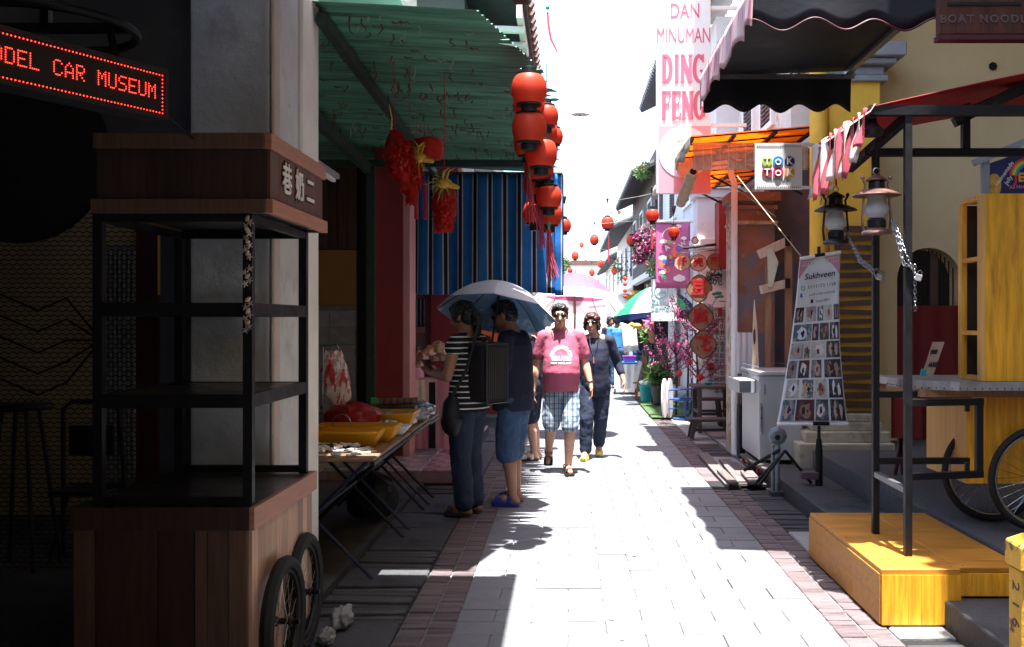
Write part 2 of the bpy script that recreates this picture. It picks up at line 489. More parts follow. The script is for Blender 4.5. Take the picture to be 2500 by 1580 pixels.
for q in range(16):   # trodden gum and oil spots
    x, y, r_ = rs0.uniform(-.5, 1.25), 4.6 + 9 * rs0.random() ** 1.6, rs0.uniform(.006, .018); n2 = 7
    st.poly([(x + r_ * rs0.uniform(.6, 1.2) * math.cos(2 * PI * i / n2), y + r_ * rs0.uniform(.6, 1.2) * math.sin(2 * PI * i / n2), .0052) for i in range(n2)])
tag(st.build('gum_spots', 'stain', lane), kind='stuff')
# left kerb zone: slotted drain covers and concrete slabs
kz = MB().box(-1.32, -.82, -8, 40, -.028, -.018).build('drain_channel', 'black', kind='structure')
sl = chamfer_box('drain_slat', .47, .055, .05, .006, 'drain_slat')
y = 4.3; blk = 0
slab_spans = [(4.2, 4.95, 'slab'), (4.97, 5.62, 'slat'), (5.64, 6.05, 'slab'), (6.07, 6.5, 'slat'), (6.52, 7.2, 'slab'), (7.22, 7.75, 'slabtilt'), (7.78, 8.6, 'slab'), (8.62, 9.15, 'slat'), (9.2, 11, 'slab'), (11.02, 12.4, 'slab'), (12.42, 14, 'slab')]
for a, b, k in slab_spans:
    if k == 'slat':
        y = a + .03
        while y < b - .03:
            instance(sl, 'drain_slat', kz, (-1.07 + rnd(-.01, .01), y, -.002 + rnd(-.012, .004)), rot=(rnd(-.05, .05), rnd(-.02, .02), rnd(-.03, .03))); y += .071
    else:
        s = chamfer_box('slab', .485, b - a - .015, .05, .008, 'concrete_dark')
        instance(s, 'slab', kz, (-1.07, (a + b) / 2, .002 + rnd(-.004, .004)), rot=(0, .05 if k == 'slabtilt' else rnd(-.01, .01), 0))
# arcade floor on the left
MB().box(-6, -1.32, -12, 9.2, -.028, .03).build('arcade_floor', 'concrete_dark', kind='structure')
# right kerb zone
kz = MB().box(1.57, 1.85, -8, 60, -.028, -.018).build('drain_channel', 'black', kind='structure')
sl = chamfer_box('drain_slat', .265, .05, .05, .006, 'drain_slat')
for a, b, k in [(4.0, 4.7, 'slat'), (4.72, 5.6, 'slab'), (5.62, 6.3, 'slat'), (6.32, 7.1, 'slab'), (7.12, 8.9, 'slat'), (9.6, 10.4, 'gap'), (10.2, 11.0, 'slab'), (11.02, 12.2, 'slat'), (12.22, 13.4, 'slab'), (13.42, 14.8, 'slab'), (14.82, 17, 'slab'), (17.02, 22, 'slab'), (22.02, 30, 'slab')]:
    if k == 'slat':
        y = a + .03
        while y < b - .03:
            instance(sl, 'drain_slat', kz, (1.71, y, -.002 + rnd(-.012, .004)), rot=(rnd(-.05, .05), rnd(-.02, .02), rnd(-.03, .03))); y += .064
    elif k == 'slab':
        s = chamfer_box('slab', .27, b - a - .015, .05, .008, 'concrete_mid')
        instance(s, 'slab', kz, (1.71, (a + b) / 2, .001), rot=(0, rnd(-.01, .01), 0))
# two raised steps of the right-hand house
mat('pebble', (.085, .088, .10), .8, var=.5, scale=60, bump=.8, bscale=120)
MB().box(1.85, 2.28, -8, 10.2, -.028, .13).build('step', 'concrete_dark', kind='structure', bevel=.012)
MB().box(2.28, 9, -8, 16, -.028, .30).build('porch_floor', 'pebble', kind='structure', bevel=.015)
MB().box(1.85, 9, 10.2, 70, -.028, .02).build('side_pavement', 'concrete_mid', kind='structure')
MB().box(-6, -1.32, 13.2, 70, -.028, .05).build('side_pavement', 'concrete_mid', kind='structure')
# tiled pink step of the left-hand house
st = MB().box(-2.6, -1.04, 9.21, 13.2, -.028, .10).build('tiled_step', 'concrete_dark', kind='structure')
tp = chamfer_box('tile', .302, .296, .018, .003, 'pink_tile'); tg = chamfer_box('tile', .302, .296, .018, .003, 'grey_tile')
for i in range(5):
    for j in range(13):
        instance(tp if i == 0 else tg, 'tile', st, (-1.05 - .154 - .308 * i, 9.21 + .152 + .304 * j, .118))
for i in range(4): instance(chamfer_box('riser_tile', .385, .006, .095, .001, 'pink_tile'), 'riser_tile', st, (-1.24 - .39 * i, 9.202, .098))

# ================================================================ house on the left with the arcade (around the camera)
h = thing('arcade_house', 'grey plastered arcade house with white pillar behind the wooden noodle cart', 'building', (-2.5, 4.7, 0))
MB().box(-1.80, WX(657, 4.75), 4.75, 5.27, -.03, 3.7).build('pillar', 'plaster_grey', h, bevel=.012)
MB().box(WX(657, 4.75) + .001, WX(657, 4.75) + .022, 4.752, 4.86, .03, 3.7).build('pillar_edge', 'plaster_pinkish', h, bevel=.008)
MB().box(-1.79, WX(657, 4.75) + .02, 5.273, 5.62, -.03, 3.7).build('rear_pillar', 'plaster_white', h, bevel=.01)
wl = MB()   # cross wall with an arched opening
ax0, ax1, az = -3.35, WX(400, 5.55), 2.05
wl.box(-6, ax0, 5.5, 5.62, 0, 3.7); wl.box(ax1, -1.79, 5.5, 5.62, 0, 3.7)
cx, rr = (ax0 + ax1) / 2, (ax1 - ax0) / 2
pts = arc((cx, 5.5, az), rr, 0, PI, 16)
for i in range(16):
    a, b = pts[i], pts[i + 1]
    wl.prism([a, (a.x, 5.5, 3.7), (b.x, 5.5, 3.7), b], (0, .12, 0))
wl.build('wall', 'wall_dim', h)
for yy in (-6.5, -2.6, 1.2): MB().box(-1.85, -1.4, yy, yy + .5, -.03, 3.7).build('pillar', 'plaster_grey', h, bevel=.012)
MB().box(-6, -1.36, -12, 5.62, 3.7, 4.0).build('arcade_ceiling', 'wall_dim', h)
MB().box(-6, -1.3, -12, 8.6, 4.0, 4.9).build('upper_wall', 'plaster_grey', h)
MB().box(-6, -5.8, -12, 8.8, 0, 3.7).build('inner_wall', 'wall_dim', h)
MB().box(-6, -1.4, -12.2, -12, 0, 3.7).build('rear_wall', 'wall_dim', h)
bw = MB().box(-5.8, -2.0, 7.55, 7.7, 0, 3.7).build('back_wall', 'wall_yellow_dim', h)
mat('red_cloth_dark', (.06, .010, .010), .7)
# shuttered window and red door behind the mesh
sh = MB().box(WX(255, 7.5), WX(330, 7.5), 7.50, 7.545, WZ(1180, 7.5), WZ(600, 7.5)).build('shutter', 'wall_dim', h)
for k in range(7):
    x = WX(258 + k * 11, 7.48); MB().box(x, x + .014, 7.47, 7.50, WZ(1170, 7.5), WZ(610, 7.5)).build('shutter_bar', 'grey_trim', sh)
MB().box(WX(332, 7.5), WX(385, 7.5), 7.50, 7.545, 0, WZ(560, 7.5)).build('door', 'red_cloth_dark', h)
MB().box(WX(386, 7.5), WX(398, 7.5), 7.49, 7.545, WZ(720, 7.5), WZ(560, 7.5)).build('orange_board', 'yellow_wall', h)
# expanded metal mesh filling the arch
mm = MB(); cw, chh = .046, .026; zt = az + rr
x = ax0
def strip(b, pts, w):
    for a, c in zip(pts, pts[1:]): b.beam(a, c, w, w * 1.4)
nz = int((zt - .1) / chh); nx = int((ax1 - ax0) / cw)
vis0 = WX(-20, 5.56)
for j in range(nz):
    z = .12 + j * chh
    pts = []
    for i in range(nx * 2 + 1):
        xx = ax0 + i * cw / 2
        if xx < vis0 - .1: continue
        if z > az and (xx - cx) ** 2 + (z - az) ** 2 > rr * rr: continue
        pts.append((xx, 5.56, z + (chh * .47 if (i + j) % 2 else -chh * .0)))
    if len(pts) > 1: strip(mm, pts, .0035)
mo = mm.build('wire_mesh', 'black_paint', h); tag(mo, kind='stuff')

k = thing('added_light_blocker', 'closed dark wooden kiosk added unseen left behind the camera to block light', 'kiosk', (-1.0, .1, 0))  # unseen blocker added to keep light off the cart front
MB().box(-1.36, -.66, -.7, .95, 0, 2.5).build('body', 'wood_shutter', k); MB().box(-1.4, -.62, -.74, .99, 2.5, 2.58).build('roof', 'wood_dark', k)
for q in range(6): MB().box(-.658, -.648, -.66 + q * .265, -.405 + q * .265, .1, 2.4).build('shutter_board', 'wood_shutter', k)
# ================================================================ houses further along the left side
def tiled_eave(par, x0, x1, y0, y1, z0, z1, m='roof_tile', nr=5):
    """sloping eave running along the street: rows of rounded tiles from the wall (x0,z0) down to the edge (x1,z1)"""
    b = MB()
    n = int((y1 - y0) / .24)
    for i in range(n):
        y = y0 + (i + .5) * (y1 - y0) / n
        for k in range(nr):
            t0, t1 = k / nr, (k + 1.12) / nr
            a = Vector((x0 + (x1 - x0) * t0, y, z0 + (z1 - z0) * t0 + .02)); c = Vector((x0 + (x1 - x0) * t1, y, z0 + (z1 - z0) * t1))
            b.tube([a, c], .075, 6)
    o = b.build('roof_tiles', m, par, smooth=True); tag(o, kind='stuff')
    MB().add([(x0, y0, z0 - .08), (x1, y0, z1 - .08), (x1, y1, z1 - .08), (x0, y1, z0 - .08), (x0, y0, z0), (x1, y0, z1), (x1, y1, z1), (x0, y1, z0)],
        [(0, 1, 2, 3), (7, 6, 5, 4), (0, 4, 5, 1), (1, 5, 6, 2), (2, 6, 7, 3), (3, 7, 4, 0)]).build('roof_board', 'roof_dark', par)
    return o
def windows(par, x, ys, z0, z1, w, m='wood_shutter', s=-1):
    """shuttered openings in a wall at plane x facing the lane (s=-1 faces -X)"""
    for y in ys:
        fr = MB(); d = .04 * s
        for a, b, c, e in ((y - w/2 - .06, y - w/2, z0, z1), (y + w/2, y + w/2 + .06, z0, z1), (y - w/2 - .06, y + w/2 + .06, z1, z1 + .06), (y - w/2 - .1, y + w/2 + .1, z0 - .07, z0)):
            fr.box(min(x, x + d), max(x, x + d), a, b, c, e)
        f = fr.build('window', 'white_paint', par)
        MB().box(min(x + .01 * s, x + .02 * s), max(x + .01 * s, x + .02 * s), y - w/2, y + w/2, z0, z1).build('pane', 'glass_dark', f)
        for q in (-1, 1):
            b = MB(); yy = y + q * w / 4
            k = z0 + .03
            while k < z1 - .03:
                b.box(min(x + .022 * s, x + .04 * s), max(x + .022 * s, x + .04 * s), yy - w/4 + .02, yy + w/4 - .02, k, k + .035); k += .055
            b.build('shutter', m, f)

h = thing('red_shophouse', 'dark red shophouse with timber and tile front behind the trinket tables', 'building', (-2.3, 11, .1))
MB().box(WX(914, 10.2), WX(984, 10.2), 10.2, 10.6, .1, 3.3).build('column', 'red_wall', h, bevel=.01)
MB().box(WX(984, 10.2) + .001, WX(1000, 10.2), 10.205, 10.6, .1, 3.3).build('column_edge', 'pink_wall', h)
y9 = 11.5
wd = MB().box(-4.2, WX(880, y9), y9, y9 + .1, WZ(610, y9), 3.4).build('timber_panel', 'wood_shutter', h)
for k in range(16):
    x = -4.1 + k * .112; 
    if x + .1 < WX(880, y9): MB().box(x, x + .1, y9 - .012, y9 - .001, WZ(608, y9), 3.3).build('timber_board', 'wood_shutter', wd)
mat('orange_panel', (.34, .17, .04), .6, var=.08, scale=5)
MB().box(-4.2, WX(870, y9), y9 - .02, y9 + .1, WZ(746, y9), WZ(611, y9)).build('orange_panel', 'orange_panel', h)
tw = MB().box(-4.2, WX(870, y9), y9, y9 + .1, .1, WZ(747, y9)).build('tile_wall', 'concrete_mid', h)
tl = chamfer_box('wall_tile', .29, .19, .012, .002, 'grey_tile')
for i in range(6):
    for j in range(8): instance(tl, 'wall_tile', tw, (WX(868, y9) - .15 - .296 * i, y9 - .012, 1.62 - .1 - .196 * j), rot=(R(90), 0, 0))
MB().box(WX(872, y9), -1.98, y9, y9 + .3, .1, 3.4).build('pier', 'black', h)
MB().box(-4.4, -4.2, 8.8, 16, 0, 5).build('side_wall', 'wall_dim', h)
# neighbour seen beyond the column
MB().box(-4.2, WX(1055, 12.6), 12.6, 12.75, .1, 3.4).build('pale_wall', 'pink_wall', h)
wdw = MB().box(WX(1006, 12.55), WX(1038, 12.55), 12.55, 12.6, WZ(800, 12.55), WZ(730, 12.55)).build('window', 'glass_dark', h)
for k in range(4): MB().box(WX(1008 + k * 9, 12.54), WX(1010 + k * 9, 12.54), 12.53, 12.55, WZ(800, 12.55), WZ(730, 12.55)).build('window_bar', 'white_paint', wdw)
MB().box(WX(1014, 12.5), WX(1040, 12.5), 12.45, 12.6, WZ(812, 12.5), WZ(798, 12.5)).build('sill', 'pink_wall', wdw, bevel=.006)
MB().box(WX(1050, 12.3), WX(1118, 12.3), 12.3, 12.9, .1, 3.4).build('second_column', 'red_wall', h, bevel=.01)
MB().box(WX(1118, 12.3) + .001, WX(1127, 12.3), 12.305, 12.9, .1, 3.4).build('second_column_edge', 'pink_wall', h)
MB().box(-4.2, -1.05, 15.5, 15.7, .05, 3.4).build('cross_wall', 'red_wall', h)
MB().box(-4.4, -1.5, 8.6, 16, 3.45, 4.9).build('upper_wall', 'white_wall', h)
MB().box(-4.4, -.95, 9.2, 16, 4.05, 4.5).build('floor_edge', 'grey_trim', h)
tiled_eave(h, -1.6, -.36, 8.7, 16, 5.0, 4.35)
MB().beam((-.42, 8.7, 4.22), (-.42, 16, 4.22), .05, .14).build('gutter_board', 'white_paint', h)
for k in range(5):
    MB().tube([(-1.0, 8.9 + k * .5, 4.12), (-.38, 8.9 + k * .5, 4.1)], .035, 8).build('drain_pipe', 'white_paint', h, smooth=True)

def shophouse(name, label, side, y0, y1, xw, zt, wallm, eave_x, eave_z, win_n, grd='white_wall', tiles='roof_dark', wz=(3.3, 4.7), shut='wood_shutter', depth=4):
    s = 1 if side > 0 else -1
    h = thing(name, label, 'building', (s * (xw + 1), (y0 + y1) / 2, 0))
    xs = sorted((s * xw, s * (xw + depth)))
    MB().box(xs[0], xs[1], y0, y1, 2.7, zt).build('upper_wall', wallm, h)
    xs2 = sorted((s * (xw + .5), s * (xw + depth)))
    MB().box(xs2[0], xs2[1], y0 + .02, y1 - .02, 0, 2.7).build('lower_wall', grd, h)
    for yy in (y0 + .2, y1 - .2):
        b = MB(); xa = sorted((s * xw, s * (xw + .35))); b.box(xa[0], xa[1], yy - .18, yy + .18, 0, 2.7); b.build('pillar', wallm, h, bevel=.02)
    MB().box(*sorted((s * (xw - .06), s * (xw + .1))), y0 + .01, y1 - .01, 2.62, 2.78).build('string_course', 'white_paint', h)
    ys = [y0 + (y1 - y0) * (k + .5) / win_n for k in range(win_n)]
    windows(h, s * xw, ys, wz[0], wz[1], min(1.0, (y1 - y0) / win_n * .6), shut, -s)
    d = MB(); ym = (y0 + y1) / 2; xa = sorted((s * (xw + .46), s * (xw + .5)))
    d.box(xa[0], xa[1], ym - .7, ym + .7, 0, 2.3); d.build('shop_door', 'wood_shutter', h)
    tiled_eave(h, s * (xw + 1.2), s * eave_x, y0 + .05, y1 - .05, eave_z + .75, eave_z, tiles)
    return h
shophouse('shophouse', 'narrow dark roofed shophouse beyond the striped blue awning', -1, 16.6, 25, 1.35, 3.9, 'white_wall', .55, 3.75, 3, wz=(2.9, 3.6))
shophouse('shophouse', 'low pale shophouse on the far left before the trees', -1, 25.2, 38, 1.5, 3.6, 'white_wall', .9, 3.4, 3, wz=(2.85, 3.4))
shophouse('shophouse', 'tall weathered shophouse with dark shutters behind the tall pink noodle sign', 1, 16.6, 23.6, 2.15, 6.9, 'white_wall', 1.75, 6.5, 3, wz=(3.6, 5.2))
shophouse('shophouse', 'shophouse with dark plank shutters above the hanging bougainvillea', 1, 23.8, 32, 2.1, 5.6, 'wood_shutter', 1.6, 5.1, 3, wz=(3.2, 4.5))
shophouse('shophouse', 'bright white shophouse with pink window frames far along the right side', 1, 32.2, 44, 2.2, 5.2, 'white_wall', 1.5, 4.6, 4, wz=(3.0, 4.2))
shophouse('shophouse', 'farthest pale shophouse closing the right side of the lane', 1, 44.2, 62, 2.4, 5.0, 'white_wall', 1.9, 4.4, 4, wz=(3.0, 4.1))
# buildings closing the far end and the lane behind the camera
e = thing('white_building', 'sunlit white building closing the far end of the lane', 'building', (1.2, 66, 0))
MB().box(-6, 9, 66, 70, 0, 5.2).build('wall', 'white_wall', e)
for k in range(4):
    f = MB().box(-3.2 + k * 2.1, -2.0 + k * 2.1, 65.93, 66, 2.9, 4.3).build('window', 'white_paint', e)
    MB().box(-3.1 + k * 2.1, -2.1 + k * 2.1, 65.91, 65.93, 3.0, 4.2).build('pane', 'glass_dark', f)
MB().box(-6.3, 9.3, 65.6, 70.4, 5.2, 5.5).build('roof', 'roof_tile', e)
e = thing('rear_house', 'pale house closing the lane behind the camera', 'building', (0, -16, 0))
MB().box(-8, 8, -18, -15.5, 0, 6).build('wall', 'white_wall', e)

t = thing('added_lane_canopy', 'dark cloth canopy added unseen over the lane behind the camera to cut light', 'awning', (.8, -4, 3.3))  # added out of view to darken the faces turned to the camera
MB().sheet(lambda u, v: (-.2 + 2.3 * u, -9 + 9.6 * v, 3.5 - .12 * math.sin(PI * u)), 10, 20, .01, (0, 0, 1)).build('cloth', 'wood_shutter', t, smooth='full')
for q in range(4): MB().tube([(-1.3, -8.5 + q * 3, 3.55), (2.4, -8.5 + q * 3, 3.55)], .02, 6).build('cable', 'black_paint', t)
# ================================================================ yellow and beige house on the right
h = thing('yellow_house', 'beige arcade house with bright yellow column and arched barred opening', 'building', (3.2, 9.8, .13))
yc = 9.5
MB().box(WX(2022, yc), WX(2150, yc), yc, yc + .55, .6, 4.6).build('column', 'yellow_wall', h, bevel=.01)
MB().tube([(WX(1998, yc), yc - .02, .45), (WX(1998, yc), yc - .02, 4.6)], .088, 16).build('downpipe', 'yellow_wall', h, smooth=True)
mat('plinth_stone', (.42, .38, .30), .85, var=.14, scale=6, bump=.35, bscale=30, c2=(.26, .24, .2), c2s=4, c2lo=.54, c2hi=.66)
pb = MB().box(WX(1945, 9.35), WX(2178, 9.35), 9.25, yc + .6, .12, .36).build('plinth', 'plinth_stone', h, bevel=.015)
for a, b, z0, z1, yo in ((1965, 2172, .361, .46, 9.32), (1985, 2160, .461, .54, 9.38), (1998, 2152, .541, .62, 9.43)):
    MB().box(WX(a, 9.35), WX(b, 9.35), yo, yc + .58, z0, z1).build('plinth_course', 'plinth_stone', pb, bevel=.012)
cp = MB()
for k, (e0, z0, z1) in enumerate(((.06, 3.78, 3.84), (.03, 3.84, 3.93), (.12, 3.93, 3.99), (.19, 3.99, 4.12))):
    cp.box(WX(2022, yc) - e0, WX(2150, yc) + e0, yc - e0, yc + .55 + e0, z0, z1 - .002)
cp.build('capital', 'grey_trim', h, bevel=.01)
bwl = MB()   # beige cross wall with arched opening
ya = 10.0; x0, x1 = WX(2190, ya), WX(2345, ya); cx, rr = (x0 + x1) / 2, (x1 - x0) / 2; az = WZ(605, ya) - rr
bwl.box(WX(2145, ya), x0, ya, ya + .3, .3, 5.3); bwl.box(x1, 9, ya, ya + .3, .3, 5.3)
pts = arc((cx, ya, az), rr, 0, PI, 16)
for i in range(16):
    a, b = pts[i], pts[i + 1]; bwl.prism([a, (a.x, ya, 5.3), (b.x, ya, 5.3), b], (0, .3, 0))
bwl.build('wall', 'beige_wall', h)
for k in range(15):
    x = x0 + .03 + k * (x1 - x0 - .06) / 14
    zt = az + math.sqrt(max(0, rr * rr - (x - cx) ** 2)) - .01
    MB().tube([(x, ya + .12, WZ(900, ya)), (x, ya + .12, zt)], .007, 6).build('bar', 'black_paint', h)
MB().box(cx + .05, cx + .13, ya + .1, ya + .15, .3, az + rr - .05).build('door_post', 'wood_shutter', h)
mat('red_cloth', (.16, .012, .012), .8, var=.15, scale=4)
MB().sheet(lambda u, v: (x0 + u * (x1 - x0), ya + .06 + .015 * math.sin(u * 19), .3 + v * (WZ(746, ya) - .3)), 30, 2, .01).build('red_curtain', 'red_cloth', h, smooth=True)
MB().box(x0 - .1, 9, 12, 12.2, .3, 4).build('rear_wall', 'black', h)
MB().prism([(2.42, yc + .1, 4.12), (2.56, yc + .1, 4.12), (3.4, yc + .1, 5.3), (3.1, yc + .1, 5.3)], (0, .35, 0)).build('bracket', 'white_paint', h)
mat('black_hole', (.01, .01, .01), 1)
MB().lathe([(.03, 0), (.045, .004), (.028, .008)], W(2424, 162, 9.99), 7, Matrix.Rotation(R(90), 4, 'X')).build('wall_hole', 'black_hole', h)
MB().box(2.35, 9, -10, 9.4, 5.3, 5.6).build('ceiling', 'beige_wall', h)
MB().box(2.35, 9, -10, 10.9, 5.6, 8.0).build('upper_wall', 'yellow_wall', h)
tiled_eave(h, 2.8, 2.05, -10, 9.3, 7.8, 7.1)
MB().box(6, 6.2, -10, 10, .3, 5.3).build('inner_wall', 'beige_wall', h)
for yy in (3.6, -2): MB().box(2.5, 3.0, yy - 1.6, yy - 1.1, .3, 5.3).build('pillar', 'yellow_wall', h, bevel=.01)
for k in range(21):   # brown slats nailed round the yellow column
    py = 560 + k * 22.5; tl = rnd(-.05, .05)
    MB().obox(((WX(2036, yc) + WX(2140, yc)) / 2 - .01, yc - .025, WZ(py, yc)), (WX(2140, yc) - WX(2040, yc) + rnd(-.02, .02), .02, rnd(.045, .062)), Matrix.Rotation(tl, 4, 'Y')).build('slat', 'wood_shutter', h)

# ================================================================ old peeling house and white house on the right
h = thing('old_house', 'old house with peeling brown plaster column next to the yellow house', 'building', (2.6, 11.2, 0))
yo = 11.0
MB().box(WX(1802, yo), WX(1892, yo), yo, yo + .5, 0, WZ(475, yo)).build('column', 'old_wall', h, bevel=.015)
MB().box(WX(1797, yo) - .03, WX(1802, yo) - .001, yo + .01, yo + .5, 0, WZ(475, yo)).build('column_edge', 'old_wall_pale', h, bevel=.01)  # paler left side: the light falling on it is put into the colour
for py, e0, hh in ((492, .06, .10), (512, .03, .05), (548, .03, .04)):
    MB().box(WX(1802, yo) - e0 - .04, WX(1892, yo) + e0, yo - e0, yo + .5, WZ(py, yo), WZ(py, yo) + hh).build('capital', 'old_wall_pale' if py == 548 else 'old_wall', h, bevel=.012)
MB().box(WX(1892, yo), 2.9, yo + .35, yo + .6, 0, 3.25).build('wall', 'old_wall_blue', h)
MB().box(2.6, 9, 11.7, 14.2, 3.2, 6.2).build('upper_wall', 'old_wall_pale', h)
mat('upper_pale', (.66, .65, .60), .85, var=.1, scale=3, bump=.2, bscale=14, c3=(.45, .36, .22), c3s=2.5, c3lo=.55, c3hi=.62)
MB().box(2.46, 4, 10.95, 14.2, 3.4, 6.21).build('upper_front', 'upper_pale', h)
MB().tube([(WX(1791, 10.9), 10.85, .05), (WX(1791, 10.9), 10.85, 3.0), (WX(1783, 10.9), 10.85, 3.1), (WX(1783, 10.9), 10.85, 3.4)], .035, 10).build('drainpipe', 'white_paint', h, smooth=True)
windows(h, 2.46, [12.2, 13.4], 3.9, 5.2, .6)
tiled_eave(h, 3.2, 2.1, 9.5, 14.2, 6.9, 6.3)
MB().box(1.45, 2.3, 10.35, 10.85, 6.0, 6.6).build('added_shade_block', 'white_wall', h, bevel=.03)  # unseen block added to throw shade on the tall sign
MB().box(WX(1850, 11.3), WX(1876, 11.3), 11.3, 11.34, 0, 2.2).build('door_leaf', 'wood_shutter', h)
MB().box(WX(1745, 14.4), 2.9, 14.0, 14.4, 2.25, 3.2).build('lintel', 'red_wall', h)
h = thing('white_house', 'white house whose pillar carries black brush lettering', 'building', (2.6, 14.8, 0))
yw = 14.5
MB().box(WX(1702, yw), WX(1792, yw), yw, yw + .5, 0, 3.55).build('pillar', 'white_wall', h, bevel=.015)
for z0, z1, e0 in ((2.55, 2.7, .06), (3.3, 3.42, .05), (3.42, 3.56, .11)): MB().box(WX(1702, yw) - e0, WX(1792, yw) + e0, yw - e0, yw + .5, z0, z1 - .002).build('moulding', 'white_wall', h, bevel=.012)
MB().box(2.2, 9, yw + .2, 16.5, 3.56, 6).build('upper_wall', 'white_wall', h)
MB().box(2.75, 9, yw + .4, 16.5, 0, 3.56).build('lower_wall', 'white_wall', h)
windows(h, 2.2, [15.3, 16], 3.8, 5.0, .5)
tiled_eave(h, 2.6, 1.62, 14.3, 16.5, 6.6, 6.1)
mat('ink', (.02, .02, .025), .7, var=.1); mat('sign_red', (.55, .02, .03), .5, var=.12, scale=30); mat('ink_red', (.5, .05, .05), .6)
b = MB().box(WX(1712, yw), WX(1774, yw), yw - .03, yw - .003, WZ(948, yw), WZ(650, yw)).build('lettered_board', 'white_wall', h)
text('lettering', '公', .20, W(1748, 665, yw - .034), 'ink', b); text('lettering', '碗', .20, W(1748, 684, yw - .034), 'ink', b)
for k, c in enumerate('故事人生'): text('lettering', c, .10, W(1731, 670 + k * 13, yw - .034), 'ink', b)
cols = ('日公碗老街巷口香茶飯豆花年前故事', '豆花公碗小巷人家百年老店一碗故事', '公碗豆花日日好味道人人都愛吃來')
for q, s in enumerate(cols):
    text('lettering', '\n'.join(s), .085, W(1764 - q * 14, 848, yw - .034), 'ink', b)
sl2 = MB().box(WX(1753, yw), WX(1762, yw), yw - .034, yw - .031, WZ(772, yw), WZ(752, yw)).build('red_seal', 'sign_red', b)
MB().box(WX(1725, yw), WX(1743, yw), yw - .034, yw - .031, WZ(903, yw), WZ(886, yw)).build('red_seal', 'sign_red', b)
# ================================================================ wooden noodle cart on the left
mat('shelf_black', (.02, .02, .022), .35, var=.3, scale=6, bump=.05)
mat('shell', (.55, .45, .38), .6, var=.3, scale=40, rnd=.3)
mat('rubber', (.012, .012, .013), .75, var=.3, scale=30, bump=.3, bscale=120)
mat('chrome', (.30, .31, .33), .3, metal=1, var=.1)
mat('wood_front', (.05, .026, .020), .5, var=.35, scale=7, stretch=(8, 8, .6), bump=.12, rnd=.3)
mat('wood_strip_shaded_trim', (.12, .065, .045), .5, var=.3, scale=7, stretch=(8, 8, .6), bump=.12, rnd=.2)  # paler front strips, and trims with their shade put into the colour
c = thing('food_cart', 'dark wooden noodle cart with black shelves and white characters, standing before the pillar', 'food cart', (-1.5, 4.27, 0))
YF, YB, XL, XR = 3.86, 4.66, -1.815, -1.235
top = MB().box(XL - .0, -1.16, YF - .01, YB + .02, 1.97, 2.165).build('sign_box', 'wood_dark', c)
for k in range(7):   # boards of the sign box, right side and front
    y0 = YF - .008 + k * .117; MB().box(-1.159, -1.149, y0, y0 + .114, 1.972, 2.163).build('board', 'wood_dark', top)
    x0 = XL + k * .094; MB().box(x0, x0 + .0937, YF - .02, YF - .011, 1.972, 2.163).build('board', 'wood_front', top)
for z0, z1, e0 in ((1.915, 1.97, .018), (2.165, 2.225, .012)):
    x0, x1, y0, y1 = XL - e0, -1.149 + e0, YF - .02 - e0, YB + .02 + e0
    MB().box(x0, x1 - .0305, y0, y0 + .03, z0, z1).build('trim', 'wood_strip_shaded_trim', c, bevel=.003); MB().box(x0, x1 - .0305, y1 - .03, y1, z0, z1).build('trim', 'wood_strip_shaded_trim', c, bevel=.003)  # front and back trims darker than the street side: shade painted in
    MB().box(x1 - .03, x1, y0, y1, z0, z1).build('trim', 'wood_red', c, bevel=.003); MB().box(x0, x0 + .03, y0 + .0305, y1 - .0305, z0, z1).build('trim', 'wood_strip_shaded_trim', c, bevel=.003)
MB().box(XL, -1.17, YF, YB, 1.925, 1.94).build('soffit', 'shelf_black', c)
MB().box(XL, -1.17, YF, YB, 2.19, 2.2).build('lid', 'wood_dark', c)
mat('sign_white', (.8, .79, .78), .5, var=.03)
for ch, px, sz in (('巷', 700, .135), ('奶', 731, .135), ('二', 757, .13)):
    y = 1.147 * F / (VX - px); z = 2.07
    text('character_backing', ch, sz, (-1.1475, y, z), 'black', top, right=(0, 1, 0), ext=.001, bold=.009)
    text('character', ch, sz, (-1.1455, y, z), 'sign_white', top, right=(0, 1, 0), ext=.003, bold=.002)
for x, y in ((XL, YF), (XR, YF), (XL, YB), (XR, YB)):
    MB().box(x - .018, x + .018, y - .018, y + .018, .79, 1.915).build('post', 'black_paint', c)
for z in (1.545, 1.19):
    b = MB(); b.box(XL, XR, YF - .016, YF + .014, z - .026, z + .026).box(XL, XR, YB - .014, YB + .016, z - .026, z + .026)
    b.box(XL - .016, XL + .014, YF + .014, YB - .014, z - .026, z + .026).box(XR - .014, XR + .016, YF + .014, YB - .014, z - .026, z + .026)
    b.build('rail', 'black_paint', c)
MB().box(XL + .016, XR - .016, YF + .016, YB - .016, 1.19, 1.213).build('shelf', 'shelf_black', c)
for x0, y0, x1, y1 in ((XL, YF, XR, YF), (XL, YB, XR, YB), (XR, YF, XR, YB), (XL, YF, XL, YB)): MB().beam((x0, y0, 1.90), (x1, y1, 1.90), .03).build('rail', 'black_paint', c)
MB().beam((XL, YB, .81), (XR, YB, .81), .03).build('rail', 'black_paint', c)
MB().beam((XL, YF, .805), (XR, YF, .805), .03).build('rail', 'black_paint', c)
XC0, XC1, YC0, YC1 = -1.90, -1.215, 3.82, 4.73
MB().box(XC0, XC1, YC0, YC1, .772, .787).build('countertop', 'shelf_black', c)
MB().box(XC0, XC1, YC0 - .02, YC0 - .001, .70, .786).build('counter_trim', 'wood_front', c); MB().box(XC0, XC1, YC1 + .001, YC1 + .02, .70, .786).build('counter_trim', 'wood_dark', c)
MB().box(XC1 + .001, XC1 + .02, YC0 - .02, YC1 + .02, .70, .786).build('counter_trim', 'wood_red', c)
